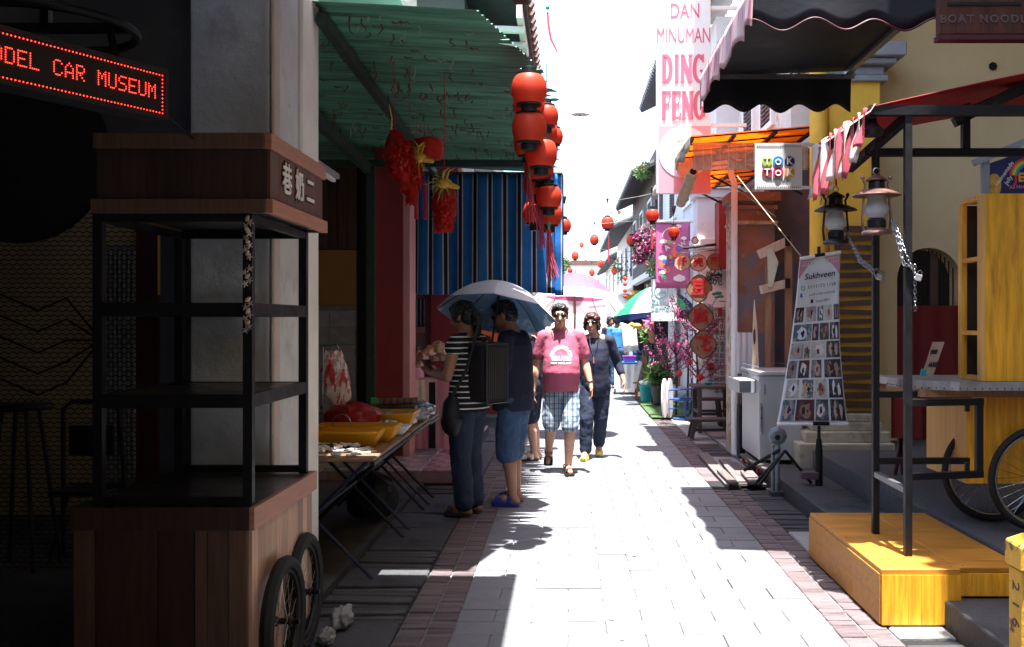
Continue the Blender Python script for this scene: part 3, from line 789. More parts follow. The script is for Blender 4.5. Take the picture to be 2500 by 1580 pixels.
body = MB().box(XC0 + .01, XC1 - .012, YC0 + .005, YC1, .12, .70).build('body', 'wood_dark', c)
for k in range(11):
    y0 = YC0 + .008 + k * .0818; MB().box(XC1 - .011, XC1 + .002, y0, y0 + .0795, .12, .699).build('side_plank', 'wood_plank', body)
for x0, x1, m in ((XC0 + .01, XC0 + .09, 'wood_strip_shaded_trim'), (XC0 + .095, XC0 + .33, 'wood_front'), (XC0 + .335, XC0 + .47, 'wood_front'), (XC0 + .475, XC0 + .52, 'wood_strip_shaded_trim'), (XC0 + .523, XC0 + .60, 'wood_strip_shaded_trim'), (XC0 + .603, XC0 + .672, 'wood_strip_shaded_trim')):
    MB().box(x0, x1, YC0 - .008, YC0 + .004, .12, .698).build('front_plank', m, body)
def bike_wheel(par, c, r, axis, tyre=.028, spokes=24, whitewall=None, rimm='chrome'):
    """bicycle wheel round hub c; axis 'X' or 'Y'"""
    M = Matrix.Rotation(R(90), 4, 'Y') if axis == 'X' else Matrix.Rotation(R(90), 4, 'X')
    M3 = M.to_3x3(); cc = Vector(c)
    def ring(rad, tr, n=40, k=8): 
        return MB().tube([cc + M3 @ Vector((rad * math.cos(2*PI*i/n), rad * math.sin(2*PI*i/n), 0)) for i in range(n)], tr, k, True)
    w = MB().lathe([(.02, -.035), (.022, -.03), (.014, -.02), (.014, .02), (.022, .03), (.02, .035)], cc, 12, M).build('wheel', rimm, par, smooth=True)
    t = ring(r - tyre, tyre).build('tyre', 'rubber', w, smooth=True)
    if whitewall: ring(r - tyre * 1.5, tyre * .62).build('tyre_wall', whitewall, w, smooth=True)
    ring(r - tyre * 2.05, tyre * .45).build('rim', rimm, w, smooth=True)
    b = MB()
    for i in range(spokes):
        a = 2 * PI * i / spokes; s = .02 if i % 2 else -.02; a2 = a + (.9 if i % 4 < 2 else -.9)
        b.tube([cc + M3 @ Vector((.018 * math.cos(a2), .018 * math.sin(a2), s)), cc + M3 @ Vector(((r - tyre * 2) * math.cos(a), (r - tyre * 2) * math.sin(a), 0))], .0014, 4)
    b.build('spokes', 'chrome', w)
    return w
bike_wheel(c, (-1.165, 4.09, .266), .266, 'X', .03, rimm='black_paint')
bike_wheel(c, (-1.20, 4.54, .266), .266, 'X', .03, rimm='black_paint')
MB().tube([(-1.25, 4.09, .266), (-1.1, 4.09, .266)], .012, 8).build('axle', 'black_paint', c)
MB().tube([(-1.25, 4.54, .266), (-1.13, 4.54, .266)], .012, 8).build('axle', 'black_paint', c)
gshell = thing('shell_garland', 'string of pale shell charms hanging on the front post of the noodle cart', 'garland', (XR, YF - .03, 1.30))
MB().tube([(XR + .005, YF - .024, 1.90), (XR - .005, YF - .024, 1.47)], .0015, 4).build('string', 'black', gshell)
for k in range(30):
    t = k / 29
    if .36 < t < .42 or .62 < t < .70: continue
    p = Vector((XR + .01 * math.sin(k * 2.1) + .004, YF - .03 + rnd(-.006, .006), 1.895 - t * .43))
    if k % 3 == 0: MB().lathe([(.002, -.014), (.009, -.004), (.007, .006), (.001, .014)], p, 7, Euler((rnd(-1, 1), rnd(-1, 1), rnd(0, 3))).to_matrix().to_4x4()).build('shell', 'shell', gshell, smooth=True)
    else:
        b = MB()
        for q in range(5): b.cap(p, p + Vector((math.cos(q * 1.257 + k) * .013, rnd(-.004, .004), math.sin(q * 1.257 + k) * .013)), .004, .002, 6)
        b.build('star_charm', 'shell', gshell, smooth=True)

# ================================================================ LED sign with iron ring
mat('led', (.9, .05, .03), .5, emit=(1, .035, .02), est=1.7); mat('led_board', (.014, .01, .012), .6, var=.2); mat('sign_case', (.02, .018, .022), .5)
R0 = Vector((-1.37, 3.4, 0)); U = Vector((.46, .887, 0)).normalized(); Nn = Vector((.887, -.46, 0)).normalized()
s = thing('led_sign', 'black LED box with red lit lettering under an iron ring', 'sign', R0 - U * .3 + Vector((0, 0, 2.185)))
def S3(a, z, d=0): return R0 - U * a + Nn * d + Vector((0, 0, z))
LEN = .80
case = MB()
case.add([S3(0, 2.185, 0), S3(LEN, 2.185, 0), S3(LEN, 2.355, 0), S3(0, 2.355, 0), S3(0, 2.185, -.09), S3(LEN, 2.185, -.09), S3(LEN, 2.355, -.09), S3(0, 2.355, -.09)],
    [(0, 1, 2, 3), (4, 7, 6, 5), (0, 4, 5, 1), (1, 5, 6, 2), (2, 6, 7, 3), (3, 7, 4, 0)])
case.build('case', 'sign_case', s)
MB().poly([S3(.012, 2.197, .001), S3(LEN - .012, 2.197, .001), S3(LEN - .012, 2.343, .001), S3(.012, 2.343, .001)]).build('panel', 'led_board', s)
fr = MB()
for a0, a1, z0, z1 in ((0, LEN, 2.185, 2.197), (0, LEN, 2.343, 2.355), (0, .012, 2.197, 2.343), (LEN - .012, LEN, 2.197, 2.343)):
    p = [S3(a0, z0, 0), S3(a1, z0, 0), S3(a1, z1, 0), S3(a0, z1, 0)]; fr.prism(p, Nn * .012)
fr.build('frame', 'sign_case', s)
FONT = {'M': ('10001','11011','10101','10101','10001','10001','10001'), 'O': ('01110','10001','10001','10001','10001','10001','01110'), 'D': ('11110','10001','10001','10001','10001','10001','11110'),
 'E': ('11111','10000','10000','11110','10000','10000','11111'), 'L': ('10000','10000','10000','10000','10000','10000','11111'), 'C': ('01110','10001','10000','10000','10000','10001','01110'),
 'A': ('00100','01010','10001','10001','11111','10001','10001'), 'R': ('11110','10001','10001','11110','10100','10010','10001'), 'U': ('10001','10001','10001','10001','10001','10001','01110'), 'S': ('01111','10000','10000','01110','00001','00001','11110'), ' ': ('00000',) * 7}
def dot(b, a, z, r):
    c0 = S3(a, z, .003); b.add([c0 - U * r, c0 + Vector((0, 0, r)), c0 + U * r, c0 - Vector((0, 0, r)), S3(a, z, .0045)], [(0, 4, 1), (1, 4, 2), (2, 4, 3), (3, 4, 0)])
msg = 'MODEL CAR MUSEUM'; pitch = .0064; rp = .0072; end = .048
lt = MB()
for i, chx in enumerate(reversed(msg)):
    for rr_, line in enumerate(FONT[chx]):
        for cc_, v in enumerate(line):
            if v == '1': dot(lt, end + i * 6 * pitch + (4 - cc_) * pitch, 2.2955 - rr_ * rp, .0024)
lt.build('led_letters', 'led', s)
bd = MB(); a = .018
while a < LEN - .015:
    dot(bd, a, 2.334, .0027); dot(bd, a, 2.206, .0027); a += .0125
z = 2.218
while z < 2.33: dot(bd, .018, z, .0027); z += .0128
bd.build('led_border', 'led', s)
rg = thing('iron_ring', 'black iron ring bracket holding the red LED sign', 'bracket', (-1.78, 3.4, 2.42))
MB().tube([(-1.78 + .285 * math.cos(2*PI*i/40), 3.4 + .285 * math.sin(2*PI*i/40), 2.5) for i in range(40)], .016, 8, True).build('ring', 'black_paint', rg, smooth=True)
MB().beam((-2.06, 3.4, 2.5), (-1.5, 3.4, 2.5), .03).build('cross_bar', 'black_paint', rg)
MB().beam((-1.78, 3.4, 2.5), (-1.78, 3.4, 3.7), .03).build('hanger', 'black_paint', rg)
MB().beam((-1.53, 3.32, 2.5), (-1.47, 3.24, 2.355), .018).build('hook', 'black_paint', rg)
MB().tube([S3(-.002, 2.215, -.05), S3(-.03, 2.225, -.05), S3(-.06, 2.215, -.06), (-1.45, 3.9, 2.2), (-1.6, 4.74, 2.2)], .004, 6).build('cable', 'black', rg)
# big dark round board hanging in front of the mesh
d = MB().lathe([(.43, 0), (.445, .01), (.445, .04), (.43, .05)], (WX(50, 4.9), 4.9, WZ(375, 4.9)), 40, Matrix.Rotation(R(90), 4, 'X'))
d.build('round_board', 'black', smooth=True, label='large dark round board hanging in the arch behind the LED sign', cat='sign')
# stool and folding chair in the gloom behind the mesh
def stool(label, x, y, z0, h, r):
    t = thing('stool', label, 'stool', (x, y, z0))
    MB().lathe([(r, 0), (r * 1.05, .015), (r, .04)], (x, y, z0 + h - .04), 20).build('seat', 'black_paint', t, smooth=True)
    for k in range(4):
        a = PI / 4 + k * PI / 2; MB().tube([(x + r * .6 * math.cos(a), y + r * .6 * math.sin(a), z0 + h - .04), (x + r * 1.3 * math.cos(a), y + r * 1.3 * math.sin(a), z0)], .013, 8).build('leg', 'black_paint', t, smooth=True)
    return t
stool('tall black bar stool standing behind the wire mesh', WX(40, 5.9), 5.95, .03, .98, .17)
ch = thing('folding_chair', 'dark folding chair frame standing behind the wire mesh', 'chair', (WX(215, 6.2), 6.2, .03))
X0, X1 = WX(155, 6.2), WX(290, 6.2)
MB().tube([(X0, 6.2, .03), (X0, 6.2, .95), (X0 + .05, 6.2, 1.0), (X1 - .05, 6.2, 1.0), (X1, 6.2, .95), (X1 + .03, 6.3, .03)], .014, 8).build('frame', 'black_paint', ch, smooth=True)
MB().box(X0, X1, 6.0, 6.35, .44, .47).build('seat', 'black_paint', ch, bevel=.01)
MB().box(X0 + .03, X1 - .03, 6.2, 6.22, .66, .85).build('backrest', 'black_paint', ch, bevel=.008)
for x in (X0, X1): MB().tube([(x, 6.02, .03), (x, 6.3, .47)], .012, 8).build('leg', 'black_paint', ch)
cb = MB()
for k in range(5):
    z0 = 1.1 + .12 * k; cb.tube([(WX(-30, 5.65), 5.66, z0 + .1), (WX(90, 5.65), 5.66, z0 - .02), (WX(160, 5.65), 5.66, z0 + .05), (WX(230, 5.65), 5.66, z0 + .25 - .1 * k)], .006, 6)
cb.build('cables', 'black', label='tangle of black cables hanging behind the wire mesh', cat='cable')
# tube lamp under the awning
l = thing('tube_lamp', 'grey fluorescent tube lamp fixed at the pillar under the green awning', 'lamp', (-1.52, 6.0, 2.42))
MB().beam(W(760, 392, 5.9), W(818, 432, 6.3), .06, .03).build('housing', 'grey_trim', l)
MB().beam(W(760, 402, 5.9), W(815, 440, 6.3), .025).build('tube', 'white_paint', l)

# ================================================================ awnings over the left side
mat('canvas_black', (.022, .022, .028), .75, var=.2, scale=5, bump=.15, bscale=8)
mat('white_gap', (.7, .7, .7), .6)
a = thing('awning', 'black framed awning over the near left corner, at the top edge', 'awning', (-.8, 2, 3.2))
MB().sheet(lambda u, v: (-1.36 + u * 1.15, -4 + v * 9.32, 3.55 - u * .23), 6, 20, .012, (0, 0, 1)).build('canvas', 'canvas_black', a)
MB().beam((-1.36, 5.27, 3.50), (-.215, 5.30, 3.265), .05, .11).build('end_beam', 'black_paint', a)
MB().beam((-.225, -4, 3.27), (-.225, 5.3, 3.27), .05, .09).build('front_beam', 'black_paint', a)
MB().box(-.29, -.2, 5.2, 5.36, 3.20, 3.36).build('end_block', 'black_paint', a, bevel=.01)
MB().box(-.262, -.222, 5.19, 5.199, 3.22, 3.30).build('lamp_plate', 'white_paint', a)
mat('green_sheet', (.085, .235, .165), .45, var=.55, scale=3.0, stretch=(.35, 7, 1), bump=.2, bscale=10, c2=(.05, .12, .09), c2s=2.5, c2lo=.5, c2hi=.66, c2st=(.5, 4, 1), c3=(.26, .4, .33), c3s=14, c3lo=.7, c3hi=.78)
a = thing('awning', 'long green corrugated metal awning with rust bits, over the trinket tables', 'awning', (-1.5, 8.4, 3.1))
gx0, gx1, gy1 = -3.2, -.16, 11.38
def gz(x): return 3.2 + .05 * (-.15 - x)
def ys(x): return 5.47 if x < -.5 else 5.47 + (x + .5) / .34 * 1.4
nu, nv = 40, 76 * 6
vsx, fsx = [], []
for j in range(nv + 1):
    y = 5.47 + (gy1 - 5.47) * j / nv
    # the street edge is ragged: each rib sticks out by its own length
    rib = math.floor(y / .14); rng = random.Random(rib); tooth = abs(((y / .14) % 1) - .5) * 2
    xe = gx1 + .05 + rng.uniform(-.05, .07) - tooth * rng.uniform(.12, .36)
    if y < 6.87: xe = min(xe, -.5 + (y - 5.47) / 1.4 * .36)
    for i in range(nu + 1):
        x = gx0 + (xe - gx0) * i / nu
        vsx.append((x, y, gz(x) + .009 * math.sin(y * 2 * PI / .0775) + .002 * math.sin(x * 5 + y * 1.3)))
fsx = [(j*(nu+1)+i, j*(nu+1)+i+1, (j+1)*(nu+1)+i+1, (j+1)*(nu+1)+i) for j in range(nv) for i in range(nu)]
MB().add(vsx, fsx).build('corrugated_sheet', 'green_sheet', a, smooth='full', fix=False)
MB().beam((-1.36, 5.5, 3.17), (-1.50, 11.3, 3.17), .05, .07).build('beam', 'dark_green_paint', a)
MB().beam((-1.93, 7.0, 3.08), (-2.0, 10.2, 3.02), .06, .1).build('beam', 'dark_green_paint', a)
MB().beam((-3.2, 10.1, 3.1), (-.2, 10.1, 3.1), .05, .07).build('beam', 'dark_green_paint', a)
MB().beam((-2.85, 5.6, 3.2), (-2.85, 11.3, 3.2), .05, .07).build('beam', 'dark_green_paint', a)
MB().box(-2.005, -1.925, 9.93, 10.01, .03, 3.05).build('post', 'dark_green_paint', a)
bits, bits2 = MB(), MB()
for k in range(260):
    x, y = rnd(-2.3, -.3), rnd(5.6, 10.6)
    if y < 7 and x > -.6: continue
    b = bits if random.random() < .8 else bits2
    z = gz(x) - .012; p = Vector((x, y, z)); ln = rnd(.02, .11)
    q = [p, p + Vector((rnd(-.012, .012), rnd(-.01, .01), -ln * .4)), p + Vector((rnd(-.04, .04), rnd(-.01, .01), -ln * .75)), p + Vector((rnd(-.03, .03), rnd(-.01, .01), -ln))]
    if k % 4 == 0: q = [p, p + Vector((.02, 0, -.012)), p + Vector((.045, 0, -.004)), p + Vector((.06, .01, -.02))]
    b.tube(q, [.0055, .0045, .0035, .0015], 4)
tag(bits.build('rust_scraps', 'rust', a), kind='stuff'); mat('pale_scrap', (.35, .38, .33), .8)
tag(bits2.build('tape_scraps', 'pale_scrap', a), kind='stuff')

# striped blue awning curtain
BL = '#0d4a92'; blk = '#14101c'; gr = '#8e959f'
stripes('blue_stripe', [(0, (.018, .145, .44)), (.52, (.48, .50, .53)), (.60, (.018, .145, .44)), (.62, (.016, .013, .028)), (.83, (.48, .50, .53)), (.91, (.018, .145, .44))], .168, 'X', .75, trans=.12)
cu = thing('striped_curtain', 'blue canvas curtain with grey and black stripes hanging from the green awning', 'curtain', (-1.0, 11.3, 1.65))
def cur(u, v):
    sag = .10 * math.sin(u * PI) ** 2
    z0 = 3.17; z1 = 1.78 - .02 * math.sin(u * 7) + (.04 - .0 * u)
    return (-1.84 + u * 1.70 + .025 * (1 - v) * math.sin(v * 6) * (u < .1), 11.3 + .035 * math.sin(u * 20 + v * 2) * (.3 + v) + .02 * math.sin(u * 47), z0 + (z1 - z0) * v)
MB().sheet(cur, 70, 16, .004).build('cloth', 'blue_stripe', cu, smooth='full')
mat('hem_blue', (.03, .28, .5), .7)
MB().sheet(lambda u, v: (-.14 + .10 * u, 11.29 + .06 * u + .01 * math.sin(v * 18), 3.17 - 1.38 * v), 4, 20, .004).build('side_flap', 'blue_stripe', cu, smooth='full')
MB().tube([(-1.9, 11.32, 3.18), (-.05, 11.32, 3.18)], .018, 8).build('rod', 'dark_green_paint', cu)

# ================================================================ red lanterns
mat('lantern_red', (.80, .07, .03), .5, var=.12, scale=3, trans=.35, bump=.0)
mat('lantern_cap', (.012, .011, .013), .5); mat('tassel_red', (.55, .03, .05), .7, var=.25, scale=40, stretch=(30, 30, 1), trans=.2); mat('tassel_pink', (.62, .10, .14), .7, var=.25, scale=40, stretch=(30, 30, 1), trans=.2)
mat('jade', (.03, .28, .17), .3); mat('gold', (.6, .33, .04), .35, metal=.6)
def lantern(name, label, c, r, group=None, tall=.80, wire=.25, cone=False, tassel=0):
    t = thing(name, label, 'lantern', (c[0], c[1], c[2] - r * tall - .03), group)
    prof = []; nr = 17
    for i in range(nr * 2 + 1):
        a = -1.02 + 2.04 * i / (nr * 2); rr_ = r * (math.cos(a * .98) ** .62); rr_ *= 1 - (.03 if i % 2 else 0)
        prof.append((rr_, r * tall * math.sin(a) / math.sin(1.02)))
    MB().lathe(prof, c, 28).build('shade', 'lantern_red', t, smooth='full')
    zz = c[2] + r * tall
    MB().lathe([(prof[-1][0] * 1.02, -.004), (prof[-1][0] * 1.02, .012), (r * .42, .02), (r * .42, .045), (r * .30, .05)], (c[0], c[1], zz), 20).build('top_cap', 'lantern_cap', t, smooth=True)
    zb = c[2] - r * tall
    MB().lathe([(r * .45, -.05), (r * .45, -.012), (prof[0][0] * 1.02, -.01), (prof[0][0] * 1.02, .006)], (c[0], c[1], zb), 20).build('bottom_cap', 'lantern_cap', t, smooth=True)
    w = MB().tube([(c[0], c[1], zz + .04), (c[0], c[1], zz + .04 + wire)], .003 if not cone else .004, 5)
    w.build('wire', 'lantern_cap', t)
    if cone: MB().lathe([(.012, 0), (.035, .10), (.03, .11)], (c[0], c[1], zz + .04 + wire * .6), 10).build('socket', 'lantern_cap', t, smooth=True)
    if tassel:
        b = MB(); bc = Vector((c[0], c[1], zb - .05))
        MB().tube([bc, bc - Vector((0, 0, .05))], .002, 4).build('cord', 'gold', t)
        MB().ell(bc - Vector((0, 0, .06)), (.014, .014, .014), 10, 7).build('bead', 'jade', t, smooth=True)
        MB().ell(bc - Vector((0, 0, .085)), (.009, .009, .014), 8, 6).build('gold_bead', 'gold', t, smooth=True)
        for k in range(18):
            a = k * 2.4; rr_ = .014 * math.sqrt((k % 6 + .5) / 6)
            p = bc + Vector((rr_ * math.cos(a), rr_ * math.sin(a), -.095))
            b.tube([p, p + Vector((rr_ * math.cos(a) + .01, rr_ * math.sin(a), -tassel * .5)), p + Vector((rr_ * 1.5 * math.cos(a) + rnd(0, .05), rr_ * 1.4 * math.sin(a), -tassel * rnd(.8, 1)))], .0022, 4)
        b.build('tassel', 'tassel_pink', t)
    return t
EAVE = [(1292, 219, 44, 'topmost large red lantern in the cluster at the eave'), (1292, 258, 39, 'red lantern half hidden behind the topmost one at the eave'), (1292, 313, 43, 'second large red lantern below the topmost at the eave'),
 (1292, 350, 39, 'red lantern with tassel tucked under the second one'), (1334, 284, 30, 'small red lantern right of the topmost pair'), (1333, 322, 28, 'small red lantern below the right-hand one in the cluster'),
 (1351, 334, 24, 'smallest red lantern at the right rim of the cluster'), (1321, 376, 40, 'large red lantern in front of the striped curtain top'), (1316, 412, 37, 'red lantern just under the large one before the curtain top'),
 (1310, 452, 33, 'red lantern behind the pink tassels, upper left'), (1340, 482, 32, 'red lantern behind the pink tassels, right'), (1307, 520, 32, 'lowest left red lantern of the cluster'), (1340, 524, 33, 'lowest right red lantern of the cluster')]
for i, (px, py, r, lab) in enumerate(EAVE):
    Y = .262 * F / (2 * r)
    Y = (6.15, 6.45, 6.2, 6.5, 6.5, 6.7, 6.75, 6.35, 6.65, 6.7, 6.6, 6.9, 6.8)[i]
    p = W(px, py, Y); rr_ = r * Y / F
    lantern('red_lantern', lab, p, rr_, 'lanterns clustered at the green awning edge', wire=max(.04, 3.16 - p.z - rr_) if i in (0, 4) else .04, tassel=.32 if i in (3, 8, 10) else (.24 if i == 12 else 0))

# fringed red ornaments under the awning
mat('fringe_red', (.50, .018, .012), .55, var=.35, scale=25, trans=.3, rnd=.05)
mat('green_foil', (.03, .16, .10), .35, var=.3, scale=30); mat('yellow_foil', (.55, .33, .04), .4, var=.3, scale=30)
def fringe_body(par, p0, p1, r, n=15, w0=.6, m='fringe_red'):
    """a drum of overlapping paper fringes from p0 (top) down to p1"""
    p0, p1 = Vector(p0), Vector(p1); d = p1 - p0; b = MB(); L = d.length
    dn = d.normalized(); x = dn.orthogonal().normalized(); y = dn.cross(x)
    for k in range(n):
        t = k / (n - 1); rr_ = r * (w0 + (1 - w0) * math.sin(PI * min(1, t * 1.15)) ** .7)
        for q in range(34):
            a = q * 2 * PI / 34 + k * .13 + rnd(-.05, .05)
            o = x * math.cos(a) + y * math.sin(a); tn = x * -math.sin(a) + y * math.cos(a)
            c0 = p0 + d * t + o * rr_ * .86; l = L / n * rnd(1.8, 3.2); wv = .009 * rnd(.6, 1.3)
            c1 = c0 + dn * l * .6 + o * rr_ * .30; c2 = c0 + dn * l + o * rr_ * rnd(.15, .6)
            b.add([c0 - tn * wv, c0 + tn * wv, c1 + tn * wv, c1 - tn * wv, c2 + tn * wv * .5, c2 - tn * wv * .5], [(0, 1, 2, 3), (3, 2, 4, 5)])
    b.build('fringes', m, par, fix=False)
    MB().tube([p0, p0 + d * .3, p0 + d * .7, p1], [r * w0 * .6, r * .66, r * .66, r * .5], 14).build('core', m, par, smooth=True)
def ornament(label, y, top, bot, r, hang_py, w0=.6):
    a, b = W(*top, y), W(*bot, y); t = thing('paper_ornament', label, 'ornament', b, 'red fringed paper ornaments')
    fringe_body(t, a, b, r, w0=w0)
    MB().tube([a, (a.x, a.y, gz(a.x) - .01)], .0025, 4).build('string', 'tassel_red', t)
    return t
o = ornament('long red fringed paper ornament hanging leftmost under the green awning', 6.6, (962, 318), (986, 440), .085, 270, .35)
MB().tube([W(955, 318, 6.55), W(957, 290, 6.53), W(950, 255, 6.5)], [.008, .005, .002], 5).build('gold_plume', 'yellow_foil', o)
ornament('red fringed paper ornament hanging second from the left', 6.75, (1000, 345), (1003, 478), .075, 270, .4)
o = thing('paper_fan', 'round red pleated paper ball behind the gold dragon', 'ornament', W(1048, 390, 6.9), 'red fringed paper ornaments')
MB().lathe([(.004, -.095), (.09, -.075), (.105, 0), (.09, .06), (.004, .085)], W(1046, 362, 6.9), 24).build('ball', 'fringe_red', o, smooth=True)
MB().tube([W(1046, 338, 6.9), W(1046, 300, 6.9)], .002, 4).build('string', 'tassel_red', o)
o = ornament('red fringed paper ornament under a gold and green dragon head', 6.9, (1085, 440), (1084, 548), .072, 270, .75)
def dragon(par, c, s):
    """foil dragon head: snout, horns, mane of curled strips"""
    c = Vector(c)
    MB().ell(c, (.05 * s, .03 * s, .035 * s)).build('dragon_head', 'yellow_foil', par, smooth=True)
    MB().cap(c + Vector((.03 * s, 0, -.01 * s)), c + Vector((.085 * s, 0, -.025 * s)), .022 * s, .014 * s, 8).build('dragon_snout', 'yellow_foil', par, smooth=True)
    for q in (-1, 1): MB().tube([c + Vector((-.01 * s, q * .015, .03 * s)), c + Vector((.0, q * .03, .07 * s)), c + Vector((.035 * s, q * .035, .10 * s))], [.008 * s, .006 * s, .002], 6).build('dragon_horn', 'yellow_foil', par)
    b1, b2 = MB(), MB()
    for k in range(26):
        a = PI * .35 + k / 25 * PI * 1.3; l = rnd(.07, .13) * s; d = Vector((math.cos(a), rnd(-.4, .4), math.sin(a)))
        (b1 if k % 2 else b2).tube([c + d * .02 * s, c + d * l * .6 + Vector((0, 0, .01)), c + d * l + Vector((rnd(-.02, .02), 0, -.02))], [.007 * s, .005 * s, .001], 4)
    b1.build('mane', 'green_foil', par); b2.build('mane', 'yellow_foil', par)
dragon(o, W(1085, 448, 6.82), 1.05)
o2 = thing('dragon_ornament', 'green and gold foil dragon hanging between the red ornaments', 'ornament', W(1030, 420, 6.7), 'red fringed paper ornaments')
dragon(o2, W(1024, 385, 6.7), 1.0); MB().tube([W(1026, 375, 6.7), W(1026, 300, 6.75)], .002, 4).build('string', 'tassel_red', o2)
for px in (1016, 1037):
    t = thing('red_tassel', 'thin red paper tassel hanging before the striped curtain, %s' % ('left one' if px < 1020 else 'right one'), 'ornament', W(px, 530, 7.0), 'red fringed paper ornaments')
    MB().tube([W(px, 452, 7), W(px, 535, 7)], [.012, .014], 8).build('tassel', 'tassel_red', t); MB().tube([W(px, 452, 7), W(px, 300, 7)], .0015, 4).build('string', 'tassel_red', t)
    MB().ell(W(px, 450, 7), (.01, .01, .01), 8, 6).build('bead', 'gold', t)
# hanging pink ribbon against the sky
t = thing('pink_ribbon', 'pink ribbon tail under a jade bead hanging against the sky', 'ornament', W(1360, 128, 7.4))
MB().ell(W(1337, 19, 7.4), (.016, .016, .016), 10, 8).build('bead', 'jade', t, smooth=True)
MB().tube([W(1337, 30, 7.4), W(1339, 60, 7.4), W(1345, 95, 7.4), W(1361, 128, 7.4)], [.008, .009, .009, .006], 6).build('tail', 'tassel_pink', t, smooth=True)
MB().tube([W(1337, 12, 7.4), W(1337, -120, 7.4)], .0015, 4).build('string', 'tassel_pink', t)

# ================================================================ trinket tables
mat('table_board', (.20, .115, .065), .5, var=.2, scale=5, stretch=(1, 6, 1), bump=.06)
mat('tray_yellow', (.72, .33, .015), .38, var=.06, trans=.15); mat('tray_white', (.7, .7, .7), .5)
mat('blue_tube', (.008, .014, .045), .4)
def folding_table(label, y0, y1, h, m='table_board'):
    x0, x1 = -1.86, -1.10
    t = thing('folding_table', label, 'table', ((x0 + x1) / 2, (y0 + y1) / 2, .0), 'folding tables of the trinket stall')
    MB().box(x0, x1, y0, y1, h - .022, h).build('tabletop', m, t, bevel=.006)
    MB().box(x1 - .02, x1 + .004, y0 - .004, y1 + .004, h - .045, h - .0225).build('edge_rail', 'black_paint', t)
    for y in (y0 + .12, y1 - .12):
        for a, b in (((x0 + .06, y, h - .03), (x1 - .03, y, .0)), ((x1 - .06, y + .03, h - .03), (x0 + .03, y + .03, .03))):
            MB().tube([a, b], .0115, 8).build('leg', 'black_paint' if y > y0 + .2 else 'blue_tube', t, smooth=True)
    MB().tube([(-1.46, y0 + .12, .39), (-1.46, y1 - .12, .39)], .01, 8).build('stretcher', 'black_paint', t)
    return t
TH = .72
folding_table('nearest brown folding table, holding yellow trays and white boxes', 5.66, 7.0, TH)
folding_table('second brown folding table along the stall, holding bags of trinkets', 7.02, 8.0, TH + .005)
folding_table('far short folding table beside the striped-shirt woman', 8.02, 8.55, TH - .01)
def tray(name, label, x0, x1, y0, y1, z, h, m='tray_yellow', tp=.03):
    b = MB(); t = .006
    P = lambda e, zz: [(x0 - e, y0 - e, zz), (x1 + e, y0 - e, zz), (x1 + e, y1 + e, zz), (x0 - e, y1 + e, zz)]
    vs = P(-tp, z) + P(0, z + h) + P(.012, z + h) + P(.012, z + h - .012) + P(-t, z + h) + P(-tp - t, z + t)
    f = [(3, 2, 1, 0)]
    for a, c_ in ((0, 3), (3, 2), (2, 1), (1, 4), (4, 5)):
        for i in range(4): f.append((a*4+i, a*4+(i+1) % 4, c_*4+(i+1) % 4, c_*4+i))
    f.append((20, 21, 22, 23))
    b.add(vs, f)
    return b.build(name, m, None, bevel=0, label=label, cat='tray')
tray('plastic_tray', 'nearest long yellow plastic tray on the first table', -1.66, -1.17, 6.10, 6.33, TH + .002, .10)
tray('plastic_tray', 'second yellow tray just behind the nearest one', -1.63, -1.12, 6.40, 6.66, TH + .002, .10)
tray('plastic_tray', 'yellow tray full of shiny packets, farther back', -1.50, -1.12, 7.15, 7.50, TH + .007, .11)
tray('plastic_tray', 'small white tray heaped with clear packets', -1.33, -1.10, 6.74, 6.95, TH + .002, .06, 'tray_white')
mat('eraser_white', (.72, .72, .72), .5, var=.08, rnd=.1)
rs = random.Random(3)
for k in range(58):
    x, y = rs.uniform(-1.58, -1.16), rs.uniform(5.72, 6.03); zz = TH + .008 + .013 * rs.choice((0, 0, 1, 2)) * (1 if abs(x + 1.38) < .14 else .5)
    b = MB().obox((x, y, zz), (.055, .022, .013), Euler((rs.uniform(-.15, .15), rs.uniform(-.15, .15), rs.uniform(-.9, .9))).to_matrix().to_4x4())
    b.build('white_box', 'eraser_white', None, label='small white boxed trinket strewn at the near end of the first table', cat='box', group='small white boxes on the first table')
mat('pen_dark', (.05, .055, .06), .3, var=.3, rnd=.4); mat('pen_red', (.6, .04, .08), .4); mat('pen_lime', (.5, .6, .08), .4)
for k in range(22):
    x, y = rs.uniform(-1.5, -1.30), rs.uniform(5.98, 6.06); a = rs.uniform(-.35, .35); l = .09
    MB().tube([(x - l * math.cos(a), y - l * .3 * math.sin(a), TH + .01 + .008 * (k % 4)), (x + l * math.cos(a), y + l * .3 * math.sin(a), TH + .012 + .008 * (k % 4))], .005, 7).build('pen', 'pen_dark', None, smooth=True, label='dark pen in the heap beside the nearest yellow tray', cat='pen', group='dark pens heaped on the first table')
for m_, y, lab in (('pen_red', 5.95, 'pink pen lying at the table edge'), ('pen_lime', 5.88, 'lime green pen lying at the table edge')):
    MB().tube([(-1.24, y, TH + .008), (-1.13, y + .02, TH + .008)], .006, 8).build('pen', m_, None, smooth=True, label=lab, cat='pen')
